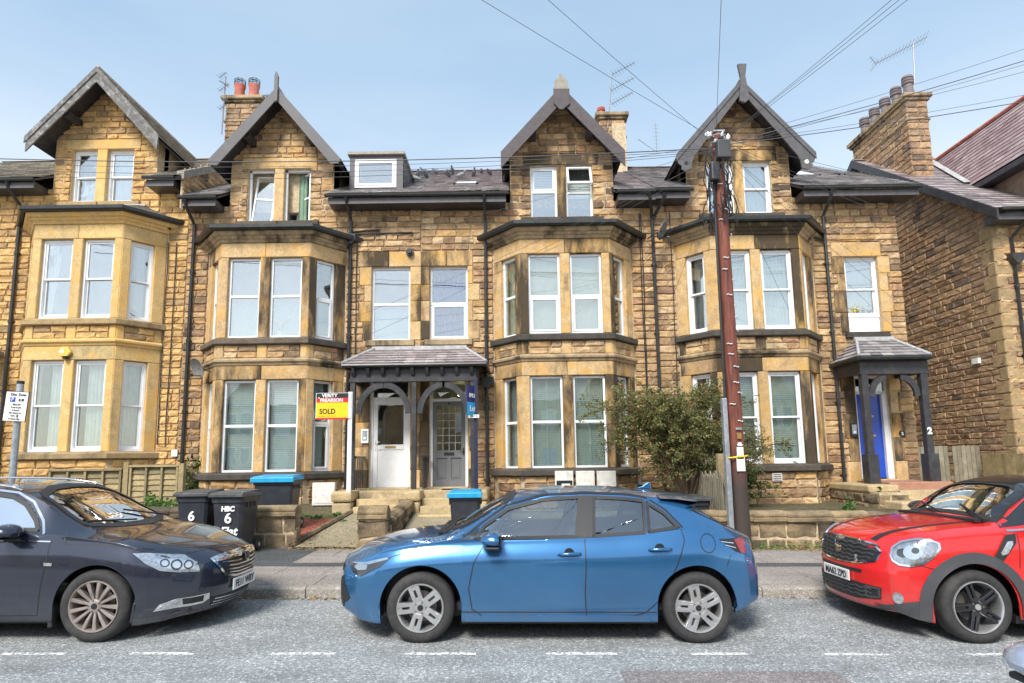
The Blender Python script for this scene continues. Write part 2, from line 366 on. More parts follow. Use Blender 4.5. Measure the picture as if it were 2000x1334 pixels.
# ---------------------------------------------------------------- windows
def curtain_mesh(mb, x0, x1, y, z0, z1, Mf, folds=9, amp=.03, seed=0, taper=0):
    r = random.Random(seed); n = folds*6; ph = r.uniform(0, 6)
    rows = []
    for zz in (z0, z0+(z1-z0)*.5, z1):
        k = 1-taper*(1-(zz-z0)/(z1-z0)); row = []
        for i in range(n+1):
            u = i/n; row.append((x0+(x1-x0)*u*k, y+amp*math.sin(u*folds*2*math.pi+ph+math.sin(u*17)*.6), zz))
        rows.append(row)
    mb.grid(rows, Mf)
def window(parent, Mf, x0, x1, z0, z1, style='sash', inside=('curtain', [(0, 1)]), y=.11, room=.9, gl='glass', name='window', seed=0, split=.5, fr=.05, label=None):
    mb = MB(); w_ = x1-x0; h = z1-z0; zm = z0+h*split; panes = []
    def ring(a, b, c, d, t, ya, yb, tb=None):
        tb = tb or t
        mb.box(a, a+t, ya, yb, c, d, Mf); mb.box(b-t, b, ya, yb, c, d, Mf); mb.box(a+t, b-t, ya, yb, c, c+tb, Mf); mb.box(a+t, b-t, ya, yb, d-t, d, Mf)
    if style == 'sash':
        ring(x0, x1, z0, z1, fr, y, y+.14, fr*1.1); s = .042
        ring(x0+fr, x1-fr, zm-.01, z1-fr, s, y+.025, y+.065); ring(x0+fr, x1-fr, z0+fr*1.1, zm+.03, s, y+.07, y+.11, .065)
        panes = [(x0+fr+s, x1-fr-s, zm-.01+s, z1-fr-s, y+.045), (x0+fr+s, x1-fr-s, z0+fr*1.1+.065, zm+.03-s, y+.09)]
    elif style in ('open_bottom', 'open_top', 'plain'):
        ring(x0, x1, z0, z1, fr, y, y+.07); mb.box(x0+fr, x1-fr, y, y+.07, zm-.03, zm+.03, Mf)
        a, b = (z0+fr, zm-.03), (zm+.03, z1-fr); s = .045
        for (c, d), op in ((a, style == 'open_bottom'), (b, style == 'open_top')):
            if op: ring(x0+fr+.008, x1-fr-.008, c+.008, d-.008, s, y-.012, y+.05); panes.append((x0+fr+s, x1-fr-s, c+s, d-s, y+.02))
            else: panes.append((x0+fr, x1-fr, c, d, y+.035))
    elif style == 'single':
        ring(x0, x1, z0, z1, fr, y, y+.07); ring(x0+fr+.01, x1-fr-.01, z0+fr+.01, z1-fr-.01, .045, y-.012, y+.05)
        panes = [(x0+fr+.05, x1-fr-.05, z0+fr+.05, z1-fr-.05, y+.02)]
    elif style == 'bare':
        ring(x0, x1, z0, z1, fr, y, y+.07); mb.box(x0+fr, x1-fr, y, y+.07, zm-.03, zm+.03, Mf)
    wo = mb.build(name, M['upvc'], parent, recalc=False)
    if label: wo['label'] = label
    for a, b, c, d, py in panes:
        mb = MB(); mb.box(a, b, py, py+.006, c, d, Mf); mb.build('pane', M[gl], wo, recalc=False)
    yi = y+.17; kind = inside[0]
    if kind in ('curtain', 'net', 'curtain_blue', 'curtain_green'):
        for k, (a, b) in enumerate(inside[1]):
            mb = MB(); curtain_mesh(mb, x0+w_*a, x0+w_*b, yi, z0, z1, Mf, folds=max(3, int(w_*(b-a)/.085)), seed=seed+k, amp=.022, taper=(inside[2] if len(inside) > 2 else 0))
            mb.build('curtain', M[kind], wo, smooth=True, recalc=False)
    elif kind in ('venetian', 'venetian_green', 'venetian_grey'):
        z_lo = z0+h*(inside[1] if len(inside) > 1 else 0); mb = MB(); z = z1-.05
        while z > z_lo:
            mb.add([(x0+.05, yi-.012, z-.038), (x1-.05, yi-.012, z-.038), (x1-.05, yi+.008, z+.004), (x0+.05, yi+.008, z+.004)], [(0, 1, 2, 3)], Mf); z -= .045
        if len(inside) > 2 and inside[2]:
            for u in inside[2]:
                xx = x0+w_*u; mb.box(xx-.02, xx+.02, yi-.03, yi-.026, z_lo, z1, Mf)
        mb.build('blind', M['blind' if kind == 'venetian' else 'blind_green'], wo, recalc=False)
    elif kind in ('roller', 'roller_cream', 'roller_blue'):
        a, b = inside[1]; mb = MB(); mb.box(x0+.03, x1-.03, yi, yi+.004, z0+h*a, z0+h*b, Mf)
        mb.build('roller_blind', M[{'roller': 'blind', 'roller_cream': 'blind_cream', 'roller_blue': 'blind_blue'}[kind]], wo, recalc=False)
    e = .06; ya, yb = y+.16, y+.16+room; a, b, c, d = x0-.0, x1+.0, z0-.0, z1+.0
    mb = MB(); mb.add([(a,ya,c),(b,ya,c),(b,ya,d),(a,ya,d),(a,yb,c),(b,yb,c),(b,yb,d),(a,yb,d)], [(4,5,6,7),(0,1,5,4),(1,2,6,5),(2,3,7,6),(3,0,4,7)], Mf)
    mb.build('room_lining', M['interior'], wo, recalc=False)
    return wo
# ---------------------------------------------------------------- slates
def slate_roof(parent, a, b, c, d, nrow, wid, mkey, single=False, seed=0, thick=.012, deck=True, sag=.004, name='slate'):
    """a,b = eave left,right; d,c = top left,right. Rows overlap like real slates."""
    r = random.Random(seed); a, b, c, d = map(Vector, (a, b, c, d)); big = MB(); objs = []
    nrm = ((b-a).cross(d-a)).normalized()
    if nrm.z < 0: nrm = -nrm
    for i in range(nrow):
        u0, u1 = i/nrow, min(1, (i+1.25)/nrow)
        l0, r0 = a.lerp(d, u0), b.lerp(c, u0); l1, r1 = a.lerp(d, u1), b.lerp(c, u1)
        W = (r0-l0).length
        if W < .05: continue
        n = max(1, round(W/wid)); off = (.5 if i % 2 else 0)
        ed = [0]+[(k+off)/n for k in range(0 if off else 1, n) if .02 < (k+off)/n < .98]+[1]
        for s0, s1 in zip(ed, ed[1:]):
            g = .003/max(W, .1); h0 = thick*1.9+r.uniform(0, sag); h1 = .002; dz = r.uniform(-.004, .004)
            p = [l0.lerp(r0, s0+g)+nrm*h0, l0.lerp(r0, s1-g)+nrm*h0, l1.lerp(r1, s1-g)+nrm*h1, l1.lerp(r1, s0+g)+nrm*h1]
            dn = (l0-l1).normalized()*r.uniform(-.003, .006); p[0] += dn; p[1] += dn
            q = [x-nrm*thick for x in p]; vs = p+q; fs = [(0,1,2,3),(0,4,5,1),(1,5,6,2),(3,7,4,0)]
            if single:
                m_ = MB(); m_.add(vs, fs); objs.append(m_.build(name, M[mkey], parent, recalc=False))
            else: big.add(vs, fs)
    if not single: tag(big.build('slates', M[mkey], parent, recalc=False), kind='stuff')
    if deck:
        mb = MB(); q = [p-nrm*.03 for p in (a, b, c, d)]; k = [p-nrm*.07 for p in (a, b, c, d)]
        mb.add(q+k, [(0,1,2,3),(7,6,5,4),(0,4,5,1),(1,5,6,2),(2,6,7,3),(3,7,4,0)]); mb.build('roof_deck', M['black_wood'], parent)
# ---------------------------------------------------------------- bay window
WY = 15.0; BY = 14.25; HW = 1.07; HS = 1.72
def bay_path(xc, off):
    pts = [Vector((xc-HS, WY)), Vector((xc-HW, BY)), Vector((xc+HW, BY)), Vector((xc+HS, WY))]; n = []
    for i in range(3):
        d = (pts[i+1]-pts[i]).normalized(); n.append(Vector((d.y, -d.x)))
    out = []
    for i in range(4):
        if i == 0: v = pts[0]+n[0]*off; k = (WY-v.y)/( (pts[1]-pts[0]).normalized().y); v = v+(pts[1]-pts[0]).normalized()*k
        elif i == 3: v = pts[3]+n[2]*off; dd = (pts[3]-pts[2]).normalized(); v = v+dd*((WY-v.y)/dd.y)
        else:
            m = (n[i-1]+n[i]).normalized(); v = pts[i]+m*(off/m.dot(n[i]))
        out.append(v)
    return out
def bay_sweep(name, mkey, parent, xc, prof, splits=True, seg=None):
    """profile of (offset,z) swept round the bay; one stone per face"""
    segs = range(3) if seg is None else seg
    paths = [bay_path(xc, o) for o, z in prof]; res = []
    for s in segs:
        mb = MB(); n = len(prof)
        for i in (s, s+1): mb.v += [(paths[k][i].x, paths[k][i].y, prof[k][1]) for k in range(n)]
        g = .003; 
        mb.f = [tuple(range(n-1, -1, -1)), tuple(range(n, 2*n))]+[(k, (k+1) % n, (k+1) % n+n, k+n) for k in range(n)]; mb.m = [0]*len(mb.f)
        res.append(mb.build(name, M[mkey], parent))
    return res
def bay(h, xc, dz, st, wins, ashlar='ashlar', stone='stone', sill='sill', cornice='cornice', core='mortar', mas=None, zbase=.25, seed=0):
    p = [Vector((xc-HS, WY, 0)), Vector((xc-HW, BY, 0)), Vector((xc+HW, BY, 0)), Vector((xc+HS, WY, 0))]
    fr = [frame(p[i], p[i+1]-p[i]) for i in range(3)]; Ls = [(p[i+1]-p[i]).length for i in range(3)]
    op = [[(.27, .79)], [(.19, .95), (1.19, 1.95)], [(Ls[2]-.79, Ls[2]-.27)]]
    z = lambda v: v+dz
    for i in range(3):
        Mf, L = fr[i], Ls[i]; T = .26
        # plinth and mid panel: rough stones on a mortar core
        wall_core('bay_core', core, h, Mf, .001, L-.001, zbase, z(1.37), .02, T)
        wall_core('bay_core', core, h, Mf, .001, L-.001, z(4.17), z(4.52), .02, T)
        mas.lay(Mf, courses(.10 if i != 1 else .02, L-.10 if i != 1 else L-.02, zbase, z(1.36), ch=.2, lw=(.28, .6), seed=seed+i), stone, .04)
        ps = [0, .17, L-.17, L] if i != 1 else [0, .17, L/2-.12, L/2+.12, L-.17, L]
        for k in range(0, len(ps)-1, 2): block('panel_pier', ashlar, h, ps[k]+.002, ps[k+1]-.002, -.012, .1, z(4.19), z(4.51), M_=Mf)
        for k in range(1, len(ps)-1, 2): mas.lay(Mf, courses(ps[k], ps[k+1], z(4.19), z(4.51), ch=.165, lw=(.28, .55), seed=seed+9+i+k), stone, .03)
        for fl, (za, zb, zl) in enumerate(((1.53, 3.68, 4.01), (4.68, 6.64, 7.0))):
            xs = [0]+[v for o in op[i] for v in o]+[L]
            for k in range(0, len(xs), 2):
                nm = 'mullion' if 0 < k < len(xs)-2 else 'jamb'
                if nm == 'jamb' and i == 1:
                    zc = z(za)+(zb-za)*.93
                    block(nm, ashlar, h, xs[k], xs[k+1], 0, T, z(za), z(zb), M_=Mf)
                else: block(nm, ashlar, h, xs[k], xs[k+1], 0, T, z(za), z(zb), M_=Mf)
            if i == 1:
                block('lintel', ashlar, h, 0, L/2, 0, T, z(zb), z(zl), M_=Mf); block('lintel', ashlar, h, L/2, L, 0, T, z(zb), z(zl), M_=Mf)
            else: block('lintel', ashlar, h, 0, L, 0, T, z(zb), z(zl), M_=Mf)
            for k, (a, b) in enumerate(op[i]):
                cfg = wins[fl][i if i == 0 else (1+k if i == 1 else 3)]
                window(h, Mf, a, b, z(za)+.01, z(zb)-.01, cfg[0], cfg[1], room=.3, gl=cfg[2] if len(cfg) > 2 else 'glass', seed=seed+fl*7+i*3+k, y=.09, split=cfg[3] if len(cfg) > 3 else .5)
    for za, zb, pr in ((1.36, 1.53, .11), (4.51, 4.68, .10)):
        bay_sweep('bay_sill', sill, h, xc, [(-.26, z(za)), (pr-.02, z(za)), (pr, z(za)+.02), (pr, z(zb)-.045), (.0, z(zb)+.004), (-.26, z(zb)+.004)])
    bay_sweep('string_course', cornice, h, xc, [(-.26, z(4.01)), (.0, z(4.01)), (.02, z(4.03)), (.03, z(4.07)), (.075, z(4.10)), (.08, z(4.14)), (.05, z(4.16)), (.0, z(4.195)), (-.26, z(4.195))])
    bay_sweep('cornice', cornice if st != 1 else ashlar, h, xc, [(-.26, z(7.0)), (.0, z(7.0)), (.03, z(7.01)), (.05, z(7.06)), (.10, z(7.09)), (.11, z(7.13)), (.17, z(7.15)), (.20, z(7.22)), (.20, z(7.24)), (-.26, z(7.24))])
    bay_sweep('bay_gutter', 'gutter', h, xc, [(.21, z(7.26)), (.24, z(7.235)), (.30, z(7.235)), (.335, z(7.27)), (.335, z(7.35)), (.32, z(7.35)), (.31, z(7.29)), (.22, z(7.29)), (.22, z(7.34)), (.21, z(7.34))])
    # low hipped lean-to roof
    e = [Vector((q.x, q.y, z(7.33))) for q in bay_path(xc, .25)]; zt = z(7.33)+(.42 if st == 1 else .17)
    t = [Vector((xc-1.05, WY-.06, zt)), Vector((xc+1.05, WY-.06, zt))]
    slate_roof(h, e[1], e[2], t[1], t[0], 5 if st == 1 else 4, .3, 'slate', seed=seed, name='slate')
    slate_roof(h, e[0], e[1], t[0], t[0]+Vector((-.01, .05, 0)), 5, .3, 'slate', seed=seed+1)
    slate_roof(h, e[2], e[3], t[1]+Vector((.01, .05, 0)), t[1], 5, .3, 'slate_olive' if st == 1 else 'slate', seed=seed+2)
    mb = MB(); mb.box(xc-1.15, xc+1.15, WY-.10, WY+.02, zt-.02, zt+.03); mb.build('lead_flashing', M['lead'], h)
# ---------------------------------------------------------------- gable over the bay
def gable(h, xc, dz, za, zt, hw, gw, mas, stone, style, wallz=9.12, seed=0, roof='slate', tv=.40, bm_='grey_wood', core='mortar', ov=.55):
    """za: apex of roof edge, zt: level of roof edge at its foot, hw: half width of roof, gw: half width of wall"""
    YF = WY-ov; sl = (za-zt)/hw
    und = lambda x: za-.10-sl*abs(x)
    zshoulder = und(gw)
    prof = lambda z: (xc-min(gw, max(0, (za-.02-z)/sl)), xc+min(gw, max(0, (za-.02-z)/sl)))
    mb = MB(); mb.prism([(xc-gw, 8.2+dz), (xc+gw, 8.2+dz), (xc+gw, und(gw)), (xc, und(0)), (xc-gw, und(gw))], WY+.31, WY+.5)
    mb.build('gable_core', M[core], h)
    # roof slopes
    zr = lambda z: 14.45+(z-(8.31+dz))/.594
    for s in (-1, 1):
        ef, eb = Vector((xc+s*hw, YF, zt)), Vector((xc+s*hw, zr(zt)+.1, zt)); rf, rb = Vector((xc, YF, za)), Vector((xc, zr(za)+.1, za))
        q = (ef, eb, rb, rf) if s == 1 else (eb, ef, rf, rb)
        slate_roof(h, q[0], q[1], q[2], q[3], 15, .26, roof, seed=seed+s+5)
        # cheek wall
        mb = MB(); x = xc+s*gw; mb.prism([(WY+.0, 8.0+dz), (WY+1.5, 8.0+dz), (WY+1.5, und(gw)+.02), (WY, und(gw)+.02)], x-.3 if s > 0 else x, x if s > 0 else x+.3, 'x')
        mb.build('dormer_cheek', M[core], h)
        # barge board
        A, Tp = (xc, za+.03), (xc+s*(hw+.02), zt+.0)
        n = 1
        poly = [A, Tp, (Tp[0], Tp[1]-tv), (xc, za+.03-tv-.02)]
        if style == 'h2': poly = [A, Tp, (Tp[0]-s*.06, Tp[1]-.12), (Tp[0]-s*.24, Tp[1]-.13), (xc, za+.03-tv)]
        if style == 'h4':
            cv = [(Tp[0]+s*.02, Tp[1]-.1), (Tp[0]-s*.03, Tp[1]-.22), (Tp[0]-s*.10, Tp[1]-.27), (Tp[0]-s*.09, Tp[1]-.36), (Tp[0]-s*.2, Tp[1]-.42), (Tp[0]-s*.34, Tp[1]-.36), (Tp[0]-s*.36, Tp[1]-.18), (Tp[0]-s*.42, Tp[1]-.03), (Tp[0]-s*.55, Tp[1]+.14), (Tp[0]-s*.75, Tp[1]+.42)]
            poly = [A, Tp]+cv+[(xc, za+.03-tv+.02)]
        mb = MB(); mb.prism(poly, YF-.045, YF-.005)
        bo = mb.build('barge_board', M[bm_], h, recalc=True)
        if style == 'h4':
            mb = MB(); mb.lathe([(0, -.003), (.055, -.003), (.055, .002)], 14, Matrix.Translation((Tp[0]-s*.21, YF-.046, Tp[1]-.21)), 'y')
            mb.build('hole_disc', M['black' if s < 0 else 'white'], h)  # solid discs for the holes; the white one paints bright sky behind
        if style in ('h1', 'h4'):
            w2 = .15; mb = MB(); mb.prism([(A[0], A[1]+.02), (Tp[0]+s*.03, Tp[1]+.02), (Tp[0]+s*.03, Tp[1]-w2), (A[0], A[1]+.02-w2)], YF-.07, YF-.047); mb.build('barge_capping', M[bm_], h)
        # soffit
        mb = MB(); k = .08
        mb.add([(xc, YF, za-k), (xc+s*hw, YF, zt-k), (xc+s*hw, WY+.6, zt-k), (xc, WY+.6, za-k)], [(0, 1, 2, 3)])
        mb.build('soffit', M['black_wood'], h, recalc=False)
        # purlin ends
        for u in (.47,):
            px_, pz = xc+s*hw*u, za-(za-zt)*u; mb = MB(); mb.box(px_-.07, px_+.07, YF+.05, WY+.02, pz-.36, pz-.2); mb.build('purlin_end', M['black_wood'], h)
    mb = MB(); mb.tube([(xc, YF-.05, za+.05), (xc, zr(za), za+.05)], .05, 6); mb.build('ridge_tiles', M['slate_olive'] if style == 'h1' else M['slate'], h)
    if style == 'h2':
        mb = MB(); mb.prism([(xc-.04, za-.36), (xc, za-.40), (xc+.05, za-.36), (xc+.05, za+.30), (xc, za+.42), (xc-.04, za+.30)], YF-.11, YF-.03); mb.build('finial', M['grey_wood'], h)
    if style == 'h3':
        mb = MB(); mb.prism([(xc-.20, za-.45), (xc-.06, za-.62), (xc+.03, za-.62), (xc+.20, za-.47), (xc+.20, za-.06), (xc-.20, za-.06)], YF-.09, YF-.03); mb.build('finial', M['purple_wood'], h)
        mb = MB(); mb.prism([(xc-.19, za-.08), (xc+.19, za-.08), (xc+.16, za+.13), (xc, za+.34), (xc-.16, za+.13)], YF-.095, YF-.03); mb.build('finial_cap', M['slate_olive'], h)
    if style == 'h4':
        mb = MB(); mb.prism([(xc-.09, za-.55), (xc+.05, za-.6), (xc+.16, za-.5), (xc+.09, za+.1), (xc+.14, za+.44), (xc-.08, za+.44), (xc-.03, za+.1)], YF-.11, YF-.03); mb.build('finial', M['grey_wood'], h)
    return prof
def chimney(h, x0, x1, y0, y1, zb, zt, pots, mkey='stone', potm='terracotta', pr=.13, ph=.5, cage=False, mas=None, seed=3, bands=(.35, 0.0)):
    mb = MB(); mb.box(x0+.02, x1-.02, y0+.02, y1-.02, zb, zt); ch = mb.build('chimney', M['mortar'], h)
    Fs = [(frame((x0, y0, 0), (1, 0, 0)), x1-x0), (frame((x1, y0, 0), (0, 1, 0)), y1-y0), (frame((x0, y1, 0), (0, -1, 0)), y1-y0)]
    for i, (Mf, L) in enumerate(Fs):
        for q in courses(0, L, zb, zt-.22, ch=.185, lw=(.25, .5), seed=seed+i): mas.lay(Mf, [q], mkey, .03)
    for zz, o, t in ((zt-.20, .07, .09), (zt-.11, .13, .13), (zt-.85, .05, .09)):
        b = MB(); cblock(b, x0-o, x1+o, y0-o, y1+o, zz, zz+t, c=.02); tag(b.build('chimney_cap', M['cornice'], ch))
    for k, (px_, py_, s) in enumerate(pots):
        b = MB(); T = Matrix.Translation((px_, py_, zt)); H = ph*s
        if cage: prof = [(0, 0), (pr*.9, 0), (pr, H*.1), (pr*.88, H*.6), (pr*1.02, H*.75), (pr*1.08, H*.84), (pr*.9, H*.86), (0, H*.86)]
        else: prof = [(0, 0), (pr, 0), (pr*.86, H*.62), (pr*1.15, H*.66), (pr*1.15, H*.71), (pr*.9, H*.73), (pr*1.12, H*.78), (pr*1.12, H*.83), (pr*.9, H*.85), (pr*1.1, H*.9), (pr*1.0, H*.98), (0, H)]
        b.lathe(prof, 14, T); po = b.build('chimney_pot', M[potm], ch, smooth=True, auto=40)
        if cage:
            b = MB()
            for q in range(8):
                a = q*math.pi/4; b.tube([T @ Vector((pr*1.0*math.cos(a), pr*1.0*math.sin(a), H*.8)), T @ Vector((pr*1.0*math.cos(a), pr*1.0*math.sin(a), H*1.12)), T @ Vector((0, 0, H*1.16))], .008, 4)
            for zz in (.9, 1.0, 1.1):
                b.tube([T @ Vector((pr*1.02*math.cos(a*.52), pr*1.02*math.sin(a*.52), H*zz)) for a in range(13)], .009, 4)
            b.build('bird_guard', M['iron'], po)
    return ch
# ================================================================ the terrace
HX = [-16.5, -8.15, -2.25, 3.6, 9.81]; BC = [-10.4, -5.87, 1.3, 5.87]; DZ = [.53, 0, 0, .03]
WALLF = frame((0, WY, 0), (1, 0, 0))
def eave(h, x0, x1, z, rsplit=(), moss=False, yy=14.45):
    mb = MB(); n = 10
    prof = [(yy-.075+.07*math.cos(a), z-.0+.07*math.sin(a)) for a in [math.pi+math.pi*k/6 for k in range(7)]]
    prof += [(yy+.075-.07*1-.0+.055*math.cos(a)-.07+.0, z+.055*math.sin(a)) for a in [2*math.pi-math.pi*k/6 for k in range(7)]]
    mb.prism([(yy-.08, z), (yy-.07, z-.05), (yy-.03, z-.075), (yy+.02, z-.05), (yy+.03, z), (yy+.015, z), (yy-.025, z-.02), (yy-.065, z)], x0, x1, 'x'); mb.build('gutter', M['gutter'], h)
    ia = 0 if x0 in (-2.25, 3.6) else .06; ib = 0 if x1 in (-2.25, 3.6) else .06
    mb = MB(); mb.box(x0+ia, x1-ib, yy+.06, WY+.04, z-.21, z-.045); mb.build('soffit_box', M['black_wood'], h)
    mb = MB(); mb.box(x0+ia*.8, x1-ib*.8, yy+.04, yy+.058, z-.22, z-.06); mb.build('fascia_board', M['grey_wood'], h)
    if moss:
        mb = MB()
        for k in range(60):
            u = rnd(); x = x0+.9+(x1-x0-1.0)*u; mb.lathe([(0, .03), (.05+rnd()*.04, .0), (0, -.03)], 5, Matrix.Translation((x, yy-.02+rnd()*.06, z+.03)))
        tag(mb.build('gutter_moss', M['moss'], h), kind='stuff')
def downpipe(h, pts, hop=None, r=.042, clips=(), name='drainpipe', mk='iron'):
    mb = MB(); mb.tube(pts, r, 8); 
    a, b = Vector(pts[-2]), Vector(pts[-1]); L = (b-a).length; k = 1.2
    while k < L:
        q = a.lerp(b, k/L); mb.tube([q, q-Vector((0, 0, .07))], r*1.35, 8); mb.box(q.x-.07, q.x+.07, q.y+.02, WY+.01, q.z-.05, q.z-.02); k += 1.75
    o = mb.build(name, M[mk], h, smooth=True, auto=40)
    if hop:
        m2 = MB(); m2.prism([(hop[0]-.15, hop[2]+.13), (hop[0]+.15, hop[2]+.13), (hop[0]+.15, hop[2]), (hop[0]+.05, hop[2]-.13), (hop[0]-.05, hop[2]-.13), (hop[0]-.15, hop[2])], hop[1]-.11, hop[1]+.1); m2.build('hopper_head', M[mk], h)
    return o
curt = ('curtain', [(0, .38), (.62, 1)])
HS_ = []
HL = ['end terraced house with clean golden stone, taller than the next, behind the dark estate car',
      'terraced house with the white half-glazed front door and the plain charcoal gable boards',
      'terraced house with the grey panelled front door and a pointed lichened gable finial',
      'terraced house with the blue front door and the gable boards with holed curled ends']
for i in range(4):
    HS_.append(empty('terraced_house', ((HX[i]+HX[i+1])/2, WY, 1.0), HL[i], 'house', 'stone terraced houses along the street'))
# window dressings: [ground: left splay, w1, w2, right splay], [first floor ...]
ven = ('venetian',); tapes = ('venetian_green', 0, [.12, .52, .9])
WN = [
 ([('sash', ('curtain', [(.0, .9)])), ('sash', ('curtain', [(.0, .1), (.42, 1)]), 'glass_dark'), ('sash', ('curtain', [(.25, .95)]), 'glass_dark'), ('sash', ('curtain', [(.25, 1)]), 'glass_dark')],
  [('sash', ('curtain', [(.6, 1)])), ('sash', ('net', [(0, .45)], .5)), ('sash', ('none',)), ('sash', ('net', [(.35, .8)]))]),
 ([('plain', ven, 'glass_dark'), ('plain', ven, 'glass_dark'), ('plain', ven, 'glass_dark'), ('open_bottom', ('curtain', [(0, .75)]), 'glass_dark', .53)],
  [('plain', ('none',)), ('plain', ('roller_blue', (0, .46)), 'glass', .52), ('plain', ('roller_blue', (0, .46)), 'glass', .52), ('open_bottom', ('roller_blue', (0, .48)), 'glass', .52)]),
 ([('plain', ('venetian', 0, [.5]), 'glass_dark'), ('plain', tapes, 'glass_dark'), ('plain', tapes, 'glass_dark'), ('plain', ('venetian_green',), 'glass_dark')],
  [('plain', ('roller_cream', (0, .98)), 'glass_dark', .5), ('open_bottom', ('roller_cream', (0, .99)), 'glass_mid', .47), ('open_bottom', ('roller_cream', (0, .99)), 'glass_mid', .47), ('plain', ('curtain_green', [(0, .9)]), 'glass', .47)]),
 ([('sash', ('none',), 'glass_dark'), ('sash', ('venetian_green',), 'glass_dark'), ('sash', ('venetian_green',), 'glass_dark'), ('sash', ('none',), 'glass')],
  [('sash', ('net', [(.2, .9)])), ('sash', ('net', [(.3, 1)]), 'glass_mid'), ('sash', ('net', [(0, .95)]), 'glass_mid'), ('sash', ('net', [(0, 1)]))])]
TOPW = [((-11.26, -10.62), (-10.36, -9.68)), ((-6.70, -6.02), (-5.77, -5.10)), ((.54, 1.22), (1.45, 2.13)), ((5.06, 5.72), (5.97, 6.70))]
TOPW[3] = ((5.06, 5.76), (6.0, 6.72))
EXTRA = [[(-14.2, -12.98, 5.3, 7.05)], [(-3.49, -2.52, 4.72, 6.60)], [(-2.03, -1.08, 4.72, 6.60)], [(8.40, 9.24, 4.76, 6.70)]]
DOORS = [(), (-3.49, -2.50, 1.11, 3.75), (-2.03, -1.09, 1.11, 3.74), (8.40, 9.24, 1.16, 3.67)]
